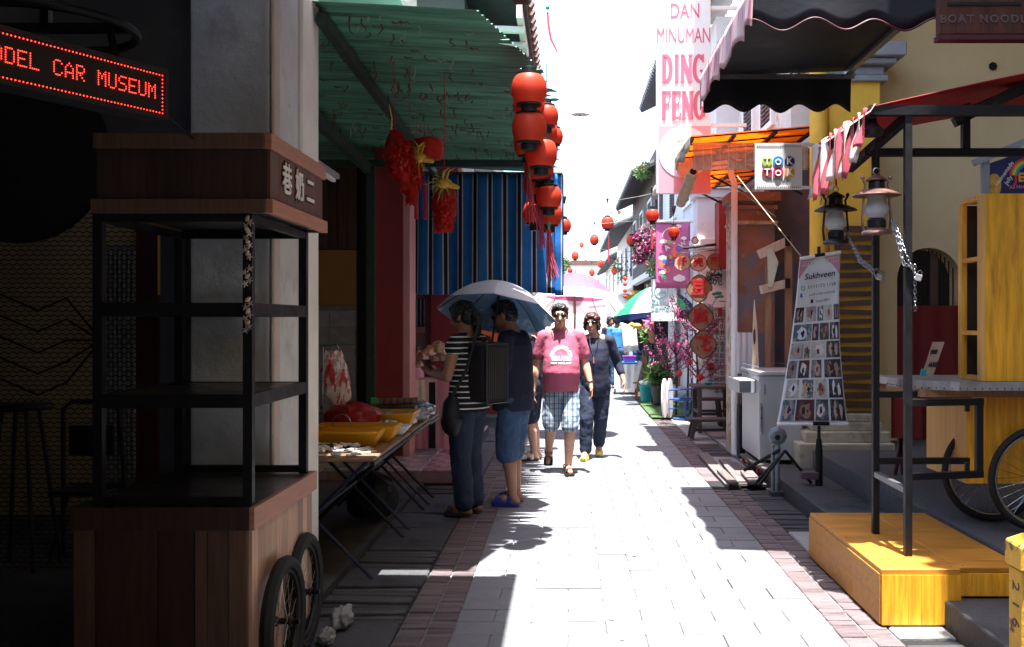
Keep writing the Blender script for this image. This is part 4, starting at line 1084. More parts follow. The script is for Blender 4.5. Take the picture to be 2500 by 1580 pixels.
# clear packets
cel = glass('cellophane', (.85, .87, .9), .12, .45); mat('foil', (.5, .52, .55), .28, metal=.6, var=.4, scale=30)
def crumple(name, label, c, r, m, seed, cat='bag', sub=3, sq=(1, 1, 1), parent=None, amp=.35):
    bm = bmesh.new(); bmesh.ops.create_icosphere(bm, subdivisions=sub, radius=1)
    sd = Vector((seed * 1.37, seed * 2.1, seed * .7))
    for v in bm.verts:
        q = v.co * 2.2 + sd; f = 1 + amp * (mnoise.noise(q) + .6 * abs(mnoise.noise(q * 2.3)) + .22 * abs(mnoise.noise(q * 5.7)))
        v.co = Vector((v.co.x * f * r * sq[0], v.co.y * f * r * sq[1], max(-.7, v.co.z * f) * r * sq[2]))
    mb = MB(); mb.add([v.co + Vector(c) for v in bm.verts], [tuple(v.index for v in f.verts) for f in bm.faces]); bm.free()
    if parent: return mb.build(name, m, parent, smooth=True)
    return mb.build(name, m, None, smooth=(cat == 'rubble' and 'full'), label=label, cat=cat)
k = 0
for (x, y, r, lab, m) in ((-1.22, 6.84, .07, 'clear packet of beads in the small white tray', 'foil'), (-1.28, 7.3, .08, 'silver packet in the far yellow tray, nearer one', 'foil'), (-1.38, 7.4, .085, 'silver packet in the far yellow tray, left one', 'foil'), (-1.2, 7.42, .07, 'silver packet in the far yellow tray, right one', 'foil'), (-1.30, 7.85, .09, 'clear bag on the second table near its far edge', cel), (-1.18, 7.75, .08, 'clear bag at the right rim of the second table', cel), (-1.2, 8.2, .09, 'dark shiny bag on the far short table', 'foil'), (-1.36, 8.3, .09, 'pale shiny bag on the far short table', 'foil')):
    crumple('packet', lab, (x, y, TH + .05), r, m, 3 + k, sq=(1.2, 1, .7)); k += 1
mat('red_plastic', (.33, .012, .02), .35, var=.15)
crumple('red_bundle', 'red plastic bundle lying behind the yellow trays', (-1.52, 7.05, TH + .085), .16, 'red_plastic', 21, sub=3, sq=(1.25, 1, .8), amp=.2)
t = thing('pencil_roll', 'striped roll with green cap lying across the second table', 'toy', (-1.3, 7.75, TH))
mat('green_cap', (.05, .4, .12), .4)
stripes('roll_stripes', [(0, (.3, .03, .03)), (.3, (.05, .2, .1)), (.6, (.25, .12, .03)), (.8, (.05, .06, .2))], .05, 'X', .5)
MB().tube([(-1.45, 7.62, TH + .16), (-1.15, 7.66, TH + .165)], .028, 12).build('roll', 'roll_stripes', t, smooth=True)
MB().lathe([(.024, -.04), (.035, 0), (.036, .03)], (-1.47, 7.62, TH + .16), 14, Matrix.Rotation(R(-90), 4, 'Y')).build('cap', 'green_cap', t, smooth=True)
MB().box(-1.44, -1.16, 7.58, 7.72, TH + .008, TH + .13).build('carton', 'pen_dark', t)
# wire stand with a bag of sweets
t = thing('display_stand', 'metal stand with a clear bag of red and white sweets behind the trays', 'display', (-1.5, 6.55, TH))
MB().beam((-1.655, 6.7, TH), (-1.655, 6.72, 1.335), .016).build('upright', 'chrome', t)
MB().tube([(-1.655, 6.72, 1.33), (-1.55, 6.70, 1.345), (-1.54, 6.70, 1.31)], .006, 6).build('hook', 'chrome', t)
mat('sweets', (.70, .60, .58), .35, var=.15, scale=6, c2=(.50, .05, .06), c2s=14, c2lo=.5, c2hi=.55, c2st=(2, 1, .5), bump=.6, bscale=25)
def bag(u, v):
    a = u * 2 * PI; w = .05 + .02 * math.sin(v * PI) + .028 * v
    if v > .9: w *= 1 - (v - .9) * 5
    return (-1.575 + .04 * v + w * math.cos(a) * 1.05, 6.70 + .04 * math.sin(a) * (.3 + v) + .01 * math.sin(v * 23 + u * 31), 1.30 - v * .36 + .006 * math.sin(u * 40))
MB().sheet(bag, 24, 14).build('sweet_bag', 'sweets', t, smooth=True)
MB().tube(arc((-1.50, 6.62, TH + .10), .06, 0, 2 * PI, 20), .003, 5).build('wire_loop', 'chrome', t)
crumple('bin_bag', 'black bin bag slumped under the tables', (-1.45, 7.35, .20), .19, 'black_paint', 31, sq=(1, .9, 1), amp=.2)
# far pink counter with goods, sitting child
mat('pink_cloth', (.55, .25, .32), .7, var=.06); mat('lace', (.7, .62, .6), .8, var=.2, scale=20)
t = thing('pink_counter', 'pink clothed counter with lace runner beside the red column', 'counter', (-1.5, 10.9, .12))
x0, x1 = WX(1002, 10.6), WX(1108, 10.6)
MB().sheet(lambda u, v: (x0 + u * (x1 - x0), 10.6 + .012 * math.sin(u * 30) * v, .86 - v * .72), 30, 3, .01).build('cloth_front', 'pink_cloth', t, smooth=True)
MB().box(x0, x1, 10.62, 11.2, .84, .865).build('countertop', 'pink_cloth', t)
MB().sheet(lambda u, v: (x0 + u * .28, 10.58 + .01 * math.sin(u * 24), .875 - v * (.28 + .05 * math.sin(u * 9))), 16, 4, .004).build('lace_runner', 'lace', t, smooth=True)
MB().box(WX(1048, 10.6), WX(1064, 10.6), 10.57, 10.585, .15, .85).build('dark_panel', 'black_paint', t)
goods = [(1035, 868, .06), (1052, 858, .07), (1070, 850, .075), (1086, 856, .07), (1095, 868, .06), (1062, 872, .06), (1078, 872, .055), (1020, 890, .05)]
mat('snack', (.40, .22, .12), .35, var=.4, scale=22, c2=(.6, .55, .5), c2s=16, c2lo=.5, c2hi=.55, rnd=.5)
for i, (px, py, r) in enumerate(goods):
    crumple('snack_bag', 'crinkled snack bag in the heap on the pink counter', W(px, py, 10.75), r, 'snack', 50 + i, sub=2)['group'] = 'snack bags on the pink counter'
mat('blue_card', (.10, .32, .5), .5)
MB().box(WX(1070, 10.55), WX(1105, 10.55), 10.54, 10.56, WZ(925, 10.55), WZ(915, 10.55)).build('price_card', 'blue_card', None, label='pale blue card hung on the pink counter', cat='card')
# orange notice board behind the umbrella
mat('orange_board', (.75, .16, .05), .6, var=.06)
t = thing('orange_board', 'bright orange board standing behind the umbrella', 'board', (WX(1200, 12.2), 12.2, .1))
MB().box(WX(1150, 12.2), WX(1245, 12.2), 12.2, 12.23, .75, WZ(745, 12.2)).build('panel', 'orange_board', t, bevel=.004)
for px in (1155, 1238): MB().box(WX(px, 12.24), WX(px, 12.24) + .03, 12.232, 12.26, .05, WZ(745, 12.2)).build('leg', 'wood_shutter', t)
# lump of broken plaster by the cart
crumple('plaster_lump', 'broken lump of white plaster lying beside the cart wheels', (-1.10, 4.86, .05), .06, 'concrete_mid', 77, cat='rubble', sub=4, sq=(.8, 1.4, .9), amp=.45)
crumple('plaster_lump', 'smaller grey plaster lump lying in front of the larger one', (-1.12, 4.62, .035), .045, 'concrete_mid', 78, cat='rubble', sub=4, sq=(.8, 1.3, .8), amp=.45)
# ================================================================ black scalloped awning of the noodle shop
mat('awning_fabric', (.007, .0075, .011), .6, spec=.25, var=.25, scale=3, bump=.25, bscale=5)
mat('awning_stripe', (.62, .42, .42), .7, var=.12, scale=5, c2=(.55, .13, .17), c2s=6, c2lo=.52, c2hi=.56, c2st=(.4, 3, .4), trans=.25)
mat('piping', (.045, .005, .012), .6)
mat('steel_grey', (.17, .17, .18), .4, metal=.6, var=.2, scale=12)
AX, AY0, AY1, AZ = 1.12, 6.0, 8.4, 3.3
a = thing('awning', 'black awning with scalloped valances and pink striped front edge, high on the right', 'awning', (1.8, 7.2, 3.2))
def valance(y, x0, x1, ztop, zb, lob, name, th=.006, ph=0.0, bulge=.02):
    n = 64
    def fn(u, v):
        x = x0 + (x1 - x0) * u
        zbot = zb + .035 * math.cos(u * 2 * PI * lob + ph)
        return (x, y + bulge * math.sin(u * 2 * PI * lob * .5 + 1) * v, ztop + (zbot - ztop) * v)
    o = MB().sheet(fn, n, 6, th).build(name, 'awning_fabric', a, smooth='full')
    e = MB().tube([Vector(fn(i / n, 1)) + Vector((0, .003, 0)) for i in range(n + 1)], .007, 5).build('piping', 'piping', a, smooth=True)
    return o
valance(AY0, AX, 2.30, 3.72, 3.29, 3.2, 'near_valance')
valance(AY1, AX + .03, WX(2078, AY1), 3.58, 3.30, 4.0, 'far_valance', ph=2.6)
MB().sheet(lambda u, v: (AX + .01 + u * 1.25, AY0 + .02 + v * (AY1 - AY0 - .02), 3.56 + u * .05 - .03 * math.sin(v * PI) * math.sin(u * PI)), 10, 14, .01, (0, 0, 1)).build('canopy', 'awning_fabric', a, smooth='full')
def front(u, v):
    y = AY0 + (AY1 + .02 - AY0) * u; zb = AZ - .02 + .045 * abs(math.sin(u * PI * 7)) 
    return (AX - .012 * v - .016 * math.sin(u * 30) * v, y, 3.56 + (zb - 3.56) * v)
MB().sheet(front, 70, 6, .006, (1, 0, 0)).build('front_valance', 'awning_stripe', a, smooth='full')
MB().sheet(lambda u, v: (AX + .002 + .35 * v, AY0 + (AY1 - AY0) * u, 3.566 + .125 * v), 30, 3, .006, (0, 0, 1)).build('striped_border', 'awning_stripe', a)
zb = WZ(190, AY1)
MB().beam((AX + .05, AY1 - .04, zb), (WX(2082, AY1), AY1 - .04, zb), .035).build('rail', 'steel_grey', a)
MB().beam((WX(2078, AY1), AY1 - .04, zb), (WX(2078, AY1), AY1 - .04, 4.0), .04).build('upright', 'steel_grey', a)
yv = AY1 - .06
for p, q in (((1836, 92), (1938, 186)), ((1944, 186), (2030, 102)), ((2030, 102), (2080, 101))):
    MB().tube([W(*p, yv), W(*q, yv)], .008, 6).build('stay', 'steel_grey', a)
MB().beam((2.36, AY0, 3.60), (2.36, AY1, 3.60), .05).build('wall_rail', 'steel_grey', a)
# ================================================================ hanging wooden board of the noodle shop
mat('board_wood', (.065, .018, .012), .5, spec=.25, var=.5, scale=5, stretch=(6, 6, .5), bump=.2, bscale=20, c2=(.05, .02, .015), c2s=5, c2lo=.5, c2hi=.7, c2st=(3, 3, .5))
Yb = 5.2
s = thing('hanging_sign', 'dark red wooden shop board with carved lettering at the top right corner', 'sign', W(2420, 97, Yb))
bd = MB().box(WX(2292, Yb), WX(2570, Yb), Yb, Yb + .05, WZ(85, Yb), WZ(-60, Yb)).build('board', 'board_wood', s, bevel=.006)
MB().box(WX(2290, Yb), WX(2572, Yb), Yb - .012, Yb + .06, WZ(98, Yb), WZ(86, Yb)).build('lower_edge', 'piping', s)
text('lettering', 'BOAT NOODLE', .058, W(2408, 47, Yb - .002), mat('letter_metal', (.16, .12, .12), .35, metal=.6), bd, ext=.003, bold=.001, spacing=1.25)
MB().box(WX(2312, Yb), WX(2492, Yb), Yb - .006, Yb + .001, WZ(14, Yb), WZ(6, Yb)).build('carved_bar', 'black', bd)
for px in (2310, 2530): MB().tube([W(px, -60, Yb + .02), W(px, -400, Yb + .02)], .006, 5).build('chain', 'black_paint', s)
# ================================================================ tall vertical sign of the coffee shop
mat('sign_sheet', (.78, .74, .72), .5, var=.02); mat('sign_cream', (.70, .62, .55), .5, var=.02); mat('sign_crimson', (.50, .03, .07), .5, var=.04); mat('sign_rose', (.66, .13, .20), .5, var=.04)
Ys = 11.0
s = thing('vertical_sign', 'tall white sign with large red DING FENG lettering', 'sign', W(1669, 472, Ys))
bd = MB().box(WX(1603, Ys), WX(1735, Ys), Ys, Ys + .1, WZ(472, Ys), WZ(-140, Ys)).build('panel', 'sign_sheet', s, bevel=.004)
MB().box(WX(1607, Ys), WX(1735, Ys), Ys - .004, Ys - .001, WZ(472, Ys), WZ(308, Ys)).build('red_field', mat('sign_field', (.72, .32, .36), .5, var=.06), s)
def slab_letter(par, ch, x0, z0, w, h, t, m, y):
    """slab-serif capital out of strokes, at plane y"""
    b = MB(); cnt = [0]
    def bar(xa, za, xb, zb_, tt):
        cnt[0] += 1; yq = y - cnt[0] * .0006
        b.beam((x0 + xa * w, yq, z0 + za * h), (x0 + xb * w, yq, z0 + zb_ * h), tt, .004, up=(0, 1, 0))
    def serif(xa, za, l=.3): bar(xa - l / 2, za, xa + l / 2, za, t * .5)
    def bowl(cx_, cz_, rx, rz, a0, a1, n=14):
        P = [(cx_ + rx * math.cos(a0 + (a1 - a0) * i / n), cz_ + rz * math.sin(a0 + (a1 - a0) * i / n)) for i in range(n + 1)]
        o, i_ = [], []
        for q, (px_, pz_) in enumerate(P):
            a_ = a0 + (a1 - a0) * q / n; d = Vector((math.cos(a_), 0, math.sin(a_))) * t / 2
            o.append(Vector((x0 + px_ * w, y, z0 + pz_ * h)) + d); i_.append(Vector((x0 + px_ * w, y, z0 + pz_ * h)) - d)
        for q in range(n): b.prism([o[q], o[q+1], i_[q+1], i_[q]], (0, .0024, 0))
    tw = t / w / 2; th_ = t * .25 / h
    if ch == 'D': bar(.2, 0, .2, 1, t); serif(.2, th_, .4); serif(.2, 1 - th_, .4); bowl(.38, .5, .42, .5 - t / h / 2.4, -PI / 2, PI / 2); bar(.2, t / h / 2.4, .4, t / h / 2.4, t * .7); bar(.2, 1 - t / h / 2.4, .4, 1 - t / h / 2.4, t * .7)
    if ch == 'I': bar(.5, 0, .5, 1, t); serif(.5, th_, .8); serif(.5, 1 - th_, .8)
    if ch == 'N': bar(.17, 0, .17, 1, t * .8); bar(.83, 0, .83, 1, t * .8); bar(.17, .98, .83, .02, t); serif(.17, th_, .4); serif(.83, 1 - th_, .4); serif(.15, 1 - th_, .3)
    if ch in 'EF':
        bar(.22, 0, .22, 1, t); bar(.22, 1 - t / h / 2.6, .92, 1 - t / h / 2.6, t * .75); bar(.22, .52, .75, .52, t * .6); serif(.22, th_, .45); serif(.22, 1 - th_, .4); bar(.92, 1, .92, .78, t * .45); bar(.75, .62, .75, .42, t * .4)
        if ch == 'E': bar(.22, t / h / 2.6, .95, t / h / 2.6, t * .75); bar(.95, 0, .95, .24, t * .45)
    if ch == 'G': bowl(.5, .5, .42, .5 - t / h / 2.4, R(45), R(335), 22); bar(.9, .42, .9, .1, t * .8); bar(.55, .42, 1, .42, t * .5); bar(.86, 1, .86, .72, t * .45)
    return b.build('letter', m, par)
for word, py0, py1 in (('DING', 205, 128), ('FENG', 295, 217)):
    x = WX(1616, Ys); wds = {'D': 29, 'I': 15, 'N': 31, 'G': 29, 'F': 25, 'E': 25}
    tot = sum(wds[q] for q in word); sc_ = 107 / tot
    for q in word:
        w_ = (wds[q] * sc_ - 3) * Ys / F; slab_letter(bd, q, x, WZ(py0 - 3, Ys), w_, (py0 - py1 - 8) * Ys / F, .044, 'sign_rose', Ys - .005); x += wds[q] * sc_ * Ys / F
text('lettering', 'MINUMAN', .235, W(1669, 88, Ys - .003), 'sign_rose', bd, sx=.54); text('lettering', 'DAN', .235, W(1672, 28, Ys - .003), 'sign_rose', bd, sx=.66)
text('lettering', 'MAKANAN', .235, W(1669, -32, Ys - .003), 'sign_rose', bd, sx=.5)
disc = MB().lathe([(.285, 0), (.285, .004)], W(1671, 372, Ys - .005), 40, Matrix.Rotation(R(90), 4, 'X')).build('white_disc', 'sign_sheet', s)
text('lettering', '頂', .17, W(1671, 358, Ys - .012), 'sign_cream', disc); text('lettering', '峰', .17, W(1671, 395, Ys - .012), 'sign_cream', disc)
for py in (306, 20): MB().beam(W(1736, py, Ys + .05), W(1822, py, Ys + .05), .04).build('arm', 'white_paint', s)
# ================================================================ square handicraft sign
Yt = 8.6
s = thing('square_sign', 'square white handicraft sign with six coloured letter discs', 'sign', W(1900, 458, Yt))
bd = MB().box(WX(1843, Yt), WX(1959, Yt), Yt, Yt + .02, WZ(463, Yt), WZ(350, Yt)).build('panel', 'sign_sheet', s, bevel=.003)
for n_, c_ in (('lime', (.35, .55, .06)), ('blue', (.01, .22, .62)), ('navy', (.02, .02, .16)), ('plum', (.28, .03, .05)), ('crimson', (.55, .01, .09)), ('amber', (.8, .30, .03))): mat('disc_' + n_, c_, .5, var=.03)
def blob(par, c, rx, rz, m, name, rotm=0):
    pts = [Vector(c) + Vector((rx * (abs(math.cos(t)) ** .92) * math.copysign(1, math.cos(t)), 0, rz * (abs(math.sin(t)) ** .92) * math.copysign(1, math.sin(t)))) for t in [2 * PI * i / 28 for i in range(28)]]
    return MB().prism(pts, (0, .003, 0)).build(name, m, par)
for k, (ch_, px, py, m_) in enumerate((('T', 1873, 394, 'lime'), ('O', 1900, 394, 'blue'), ('K', 1928, 394, 'navy'), ('T', 1873, 421, 'plum'), ('O', 1900, 421, 'crimson'), ('K', 1928, 421, 'amber'))):
    d_ = blob(bd, W(px, py, Yt - .006), .044, .044, 'disc_' + m_, 'letter_disc')
    if ch_ == 'O':
        MB().tube([W(px, py + 2, Yt - .009) + Vector((.021 * math.cos(t), 0, .021 * math.sin(t))) for t in [2 * PI * i / 20 for i in range(20)]], .006, 6, True).build('letter', 'sign_sheet', d_)
    else: text('letter', ch_, .085, W(px, py, Yt - .009), 'sign_sheet', d_, bold=.002, ext=.001)
text('lettering', '•HANDICRAFT•', .024, W(1901, 437, Yt - .003), 'ink', bd, spacing=1.3); text('lettering', '012 541 0006 PJ', .012, W(1917, 442, Yt - .003), 'ink', bd)
for py in (357, 457):
    for k in range(23):
        m_ = ('ink', 'ink', 'disc_navy', 'disc_plum', 'ink', 'disc_blue')[k % 6]
        MB().lathe([(.0055, 0), (.0055, .002)], W(1849 + k * 4.75, py, Yt - .001), 8, Matrix.Rotation(R(90), 4, 'X')).build('border_dot', m_, bd)
for py in (354, 458): MB().beam(W(1959, py, Yt + .012), W(2034, py, Yt + .012), .025).build('arm', 'white_paint', s)

# ================================================================ orange slatted awning with bamboo blinds
mat('orange_sheet', (.85, .30, .04), .6, var=.08, scale=3, trans=.7); mat('cloth_edge', (.45, .38, .30), .8, var=.2, scale=8, trans=.2)
mat('bamboo', (.66, .52, .37), .6, var=.2, scale=20, rnd=.2, trans=.25); mat('cord', (.45, .33, .22), .8)
a = thing('awning', 'orange translucent awning on black ribs with bamboo blinds, above the brown column', 'awning', (1.8, 11.5, 3.1))
OX0, OX1, OY0, OY1 = 1.2, 2.42, 9.65, 13.75
def oz(x, y): return 3.28 + (x - OX0) * .085
MB().sheet(lambda u, v: (OX0 + u * (OX1 - OX0), OY0 + v * (OY1 - OY0), oz(OX0 + u * (OX1 - OX0), 0) + .007), 4, 6, .008, (0, 0, 1)).build('sheet', 'orange_sheet', a)
for k in range(11):
    y = OY0 + .02 + k * (OY1 - OY0 - .04) / 10; MB().beam((OX0, y, oz(OX0, y)), (OX1, y, oz(OX1, y)), .03, .012).build('rib', 'black_paint', a)
for x in (OX0 + .01, OX0 + .42, OX0 + .82, OX1 - .01): MB().beam((x, OY0, oz(x, 0) - .018), (x, OY1, oz(x, 0) - .018), .04, .022).build('rafter', 'black_paint', a)
for k in range(3):
    y = OY0 + .6 + k * 1.3
    MB().tube([(OX0 + .3, y, oz(1.5, 0) - .04), (OX1, y, oz(1.5, 0) - .5)], .014, 6).build('strut', 'black_paint', a)
MB().sheet(lambda u, v: (OX0 - .015 - .02 * math.sin(u * 33) * v, OY0 + u * (OY1 - OY0), oz(OX0, 0) + .05 - v * (.17 + .02 * math.sin(u * 50))), 60, 3, .005, (1, 0, 0)).build('cloth_edge', 'cloth_edge', a, smooth='full')
# rolled-down bamboo blind
t = thing('bamboo_blind', 'hanging bamboo blind under the orange awning, left of the square sign', 'blind', W(1840, 415, 9.9))
Y = 9.9; z1, z0 = WZ(357, Y), WZ(414, Y)
sl_ = MB()
for k in range(26):
    z = z0 + (z1 - z0) * k / 25; sl_.tube([(WX(1692, Y), Y, z), (WX(1972, Y), Y, z)], .0042, 5)
tag(sl_.build('bamboo_slats', 'bamboo', t), kind='stuff')
for k in range(14):
    x = WX(1696, Y) + k * .084; MB().tube([(x, Y - .006, z0), (x, Y - .006, z1)], .0018, 4).build('cord', 'white_paint', t)
MB().beam((WX(1690, Y), Y, z1 + .02), (WX(1974, Y), Y, z1 + .02), .025).build('head_rail', 'bamboo', t)
t = thing('bamboo_roll', 'rolled bamboo blind slanting down from the orange awning', 'blind', W(1665, 500, 10.4))
p, q = W(1692, 420, 10.2), W(1662, 496, 10.8)
MB().tube([p, lerp(p, q, .5), q], [.055, .06, .055], 14).build('roll', 'bamboo', t, smooth=True); MB().tube([p + (p - q).normalized() * .004, p + (p - q).normalized() * .012], .035, 12).build('core', 'black', t)
MB().tube([W(1800, 430, 9.4), W(1955, 625, 8.3)], .004, 5).build('guy_rope', 'cord', None, label='taut beige rope running down to the banner stand', cat='rope')
MB().tube([W(1740, 420, 9.9), W(1895, 530, 9.9)], .003, 5).build('guy_rope', 'cord', None, label='thin rope crossing before the brown column', cat='rope')

# ================================================================ round basket signs
mat('basket', (.33, .20, .12), .7, var=.2, scale=10, stretch=(14, 1, 1), bump=.5, bscale=30); mat('basket_pale', (.62, .50, .36), .7, var=.15, scale=10, stretch=(14, 1, 1), bump=.4, bscale=30); mat('rim_brown', (.06, .035, .02), .6)
mat('brush_red', (.42, .015, .02), .6, var=.15)
def basket(label, px, py, r, ch_, Y, square, m):
    c_ = W(px, py, Y); t = thing('basket_sign', label, 'sign', c_ - Vector((0, 0, r)), 'bamboo basket signs with red characters')
    n_ = 32; pts = []
    for i in range(n_):
        a_ = 2 * PI * i / n_; x, z = math.cos(a_), math.sin(a_)
        if square:
            e_ = (abs(x) ** 1.45 + abs(z) ** 1.45) ** (-1 / 1.45); x, z = x * e_ * 1.0, z * e_ * 1.08
        pts.append(c_ + Vector((x * r, 0, z * r)))
    MB().prism(pts, (0, .02, 0)).build('tray', m, t)
    MB().tube([p_ + Vector((0, -.002, 0)) for p_ in pts], .007 if square else .005, 6, True).build('rim', 'rim_brown', t, smooth=True)
    text('character', ch_, r * (1.3 if square else 1.15), c_ + Vector((0, -.006, 0)), 'brush_red', t, ext=.002, bold=.009 if square else .005)
    return t
basket('leftmost round basket sign, sunlit, with red character', 1665, 640, .12, '仔', 14.0, 0, 'basket_pale')
basket('middle round basket sign, half in shade, with red character', 1705, 642, .117, '壳', 14.02, 0, 'basket_pale')
basket('right round basket sign in shade beside the brown column', 1746, 640, .117, '蹲', 14.04, 0, 'basket')
bsk = basket('topmost rounded square basket sign with red character', 1707, 704, .184, '豆', 14.0, 1, 'basket')
basket('middle rounded square basket sign with red character', 1711, 774, .18, '腐', 13.98, 1, 'basket')
basket('lowest rounded square basket sign with red character', 1717, 841, .186, '花', 13.96, 1, 'basket')
MB().tube([W(1660, 618, 14.0), W(1790, 607, 14.05)], .006, 6).build('sign_wire', 'black_paint', None, label='black wire carrying the round basket signs', cat='wire')
MB().tube([W(1668, 606, 13.95), W(1749, 597, 14.0)], .02, 8).build('sign_rod', 'black_paint', None, label='black rod above the round basket signs', cat='rod')
MB().tube([W(1707, 666, 14.03), W(1709, 740, 14.01), W(1715, 812, 14.0)], .003, 5).build('cord', 'black_paint', bsk)
# fan-shaped painted board
Y = 13.6; t = thing('fan_board', 'white fan-shaped board painted with a green tree', 'sign', W(1760, 752, Y))
pts = [W(1728, 722, Y), W(1733, 712, Y), W(1748, 708, Y), W(1792, 708, Y), W(1795, 736, Y), W(1770, 742, Y), W(1765, 750, Y), W(1742, 750, Y), W(1738, 745, Y), W(1724, 738, Y)]
MB().prism(pts, (0, .02, 0)).build('board', 'sign_sheet', t)
mat('paint_green', (.03, .30, .17), .6, var=.2)
MB().tube([W(1738, 746, Y - .004), W(1746, 733, Y - .004), W(1752, 722, Y - .004)], .006, 5).build('painted_trunk', 'paint_green', t)
for px, py, rx, rz in ((1744, 718, .035, .02), (1754, 716, .05, .024), (1760, 724, .04, .018), (1750, 726, .035, .014), (1764, 736, .05, .008)):
    blob(t, W(px, py, Y - .006), rx, rz, 'paint_green', 'painted_leaf')
t = thing('wall_ornament', 'orange rooster-shaped ornament on the wall by the fan board', 'ornament', W(1784, 742, 13.2))
mat('ornament_orange', (.75, .10, .03), .5)
MB().ell(W(1783, 728, 13.2), (.035, .02, .055)).build('body', 'ornament_orange', t, smooth=True); MB().ell(W(1784, 716, 13.2), (.018, .014, .02)).build('head', 'ornament_orange', t, smooth=True); MB().tube([W(1782, 736, 13.2), W(1781, 746, 13.2)], .006, 5).build('foot', 'black', t)

# ================================================================ banner stand with tattoo photographs
mat('banner_white', (.72, .71, .71), .6, var=.03, scale=4); mat('banner_pink', (.55, .24, .30), .6, var=.1); mat('photo_dark', (.02, .02, .03), .4)
Y = 8.2
b0 = thing('banner_stand', 'white hanging banner with tattoo photographs on a black stand', 'banner', (WX(2005, Y), Y, .13))
TL, TR, BL_, BR = W(1953, 632, Y), W(2052, 616, Y), W(1897, 1034, Y), W(2070, 1034, Y)
def bn(u, v, d=0):
    l = lerp(TL, BL_, v); r_ = lerp(TR, BR, v)
    k = .022 * math.sin(v * PI) ; l.x += k * .9; r_.x -= k * 1.6
    p = l.lerp(r_, u); p.y += .03 * math.sin(u * PI) * (1 - v * .5) + .004 * math.sin(v * 20 + u * 3) - d
    return p
sheet_o = MB().sheet(lambda u, v: bn(u, v), 20, 40, .004).build('banner_sheet', 'banner_white', b0, smooth='full')
def bquad(name, u0, u1, v0, v1, m, d=.004, n_=3, par=None):
    b = MB().sheet(lambda u, v: bn(u0 + (u1 - u0) * u, v0 + (v1 - v0) * v, d), n_, n_)
    return b.build(name, m, par or sheet_o)
mat('skin_print', (.52, .36, .28), .5, var=.1); mat('skin_print_dark', (.34, .20, .14), .5, var=.1)
def photo_mat(i):
    r_ = random.Random(900 + i)
    pal = [((.015, .015, .025), (.10, .09, .10)), ((.5, .46, .43), (.30, .30, .34)), ((.12, .13, .15), (.6, .55, .52)), ((.5, .48, .44), (.62, .6, .56)), ((.02, .022, .035), (.08, .08, .10)), ((.08, .14, .20), (.30, .32, .34)), ((.12, .03, .04), (.05, .05, .08)), ((.06, .065, .075), (.25, .25, .26))]
    a_, c_ = pal[i % len(pal)]
    return mat('photo_%02d' % i, a_, .45, var=.25, scale=18, c2=c_, c2s=r_.uniform(7, 13), c2lo=.5, c2hi=.53, c2st=(1, 1, r_.uniform(.4, .8)), c3=tuple(min(1, (x + y) / 2 + r_.uniform(0, .1)) for x, y in zip(a_, c_)), c3s=r_.uniform(14, 22), c3lo=.56, c3hi=.58)
rows = [(.300, .390, [(.02, .22), (.27, .50), (.53, .66), (.68, .84), (.88, .99)]), (.405, .505, [(.03, .42), (.44, .57), (.59, .78), (.80, .98)]), (.515, .612, [(.02, .28), (.30, .41), (.43, .71), (.73, .98)]),
 (.622, .728, [(.02, .19), (.22, .42), (.46, .64), (.69, .98)]), (.738, .848, [(.05, .26), (.31, .50), (.52, .72), (.76, .98)]), (.858, .985, [(.03, .23), (.25, .53), (.55, .74), (.77, .98)])]
k = 0
for v0, v1, cs in rows:
    for u0, u1 in cs:
        o = bquad('photo', u0, u1, v0, v1, photo_mat(k))
        um, vm = (u0 + u1) / 2, (v0 + v1) / 2
        rg2 = random.Random(k * 7 + 1); wu, hv = (u1 - u0), (v1 - v0)
        def figure(nm, cu_, cv_, w_, h_, m_, d_, n2=11):   # an irregular painted shape on the print
            a0 = rg2.uniform(0, 6); P2 = []
            for i in range(n2):
                a_ = 2 * PI * i / n2; q_ = rg2.uniform(.55, 1.1); P2.append(bn(min(u1, max(u0, cu_ + math.cos(a_ + a0 * .1) * w_ * q_)), min(v1, max(v0, cv_ + math.sin(a_ + a0 * .1) * h_ * q_)), d_))
            MB().poly(P2).build(nm, m_, o)
        sk_ = ('skin_print', 'skin_print_dark', 'banner_white')[k % 3]
        if k % 4 == 0: figure('arm', um - wu * .15, vm, wu * .16, hv * .48, sk_, .006); figure('arm', um + wu * .22, vm + hv * .05, wu * .14, hv * .42, sk_, .006)
        else: figure('skin_area', um + wu * rg2.uniform(-.12, .12), vm, wu * .33, hv * .42, sk_, .006)
        figure('tattoo', um + wu * rg2.uniform(-.1, .1), vm + hv * rg2.uniform(-.1, .1), wu * .12, hv * .22, ('ink', 'disc_navy', 'ink', 'disc_plum')[k % 4], .0085, 13)
        figure('tattoo', um + wu * rg2.uniform(-.2, .2), vm + hv * rg2.uniform(-.25, .25), wu * .06, hv * .10, 'ink', .009, 9)
        k += 1
rt = (bn(1, .1) - bn(0, .1)).normalized(); up_ = Vector((0, 0, 1)); up_ = (up_ - rt * up_.dot(rt)).normalized()
def btext(body, size, u, v, **kw): return text('lettering', body, size, bn(u, v, .036), kw.pop('m', 'ink'), sheet_o, right=rt, up=up_, ext=.0005, **kw)
btext('Sukhveen', .066, .50, .118, shear=.35, bold=.0012)
btext('0111172 1158', .040, .58, .182); btext('sukhvidal.mehndi', .031, .59, .227); btext('mendhr', .036, .62, .270)
mat('whats_green', (.03, .35, .2), .5); mat('face_blue', (.03, .10, .38), .5)
MB().tube([bn(.14, .183, .008) + Vector((.016 * math.cos(t_), 0, .016 * math.sin(t_))) for t_ in [2 * PI * i / 16 for i in range(16)]], .003, 5, True).build('phone_mark', 'whats_green', sheet_o)
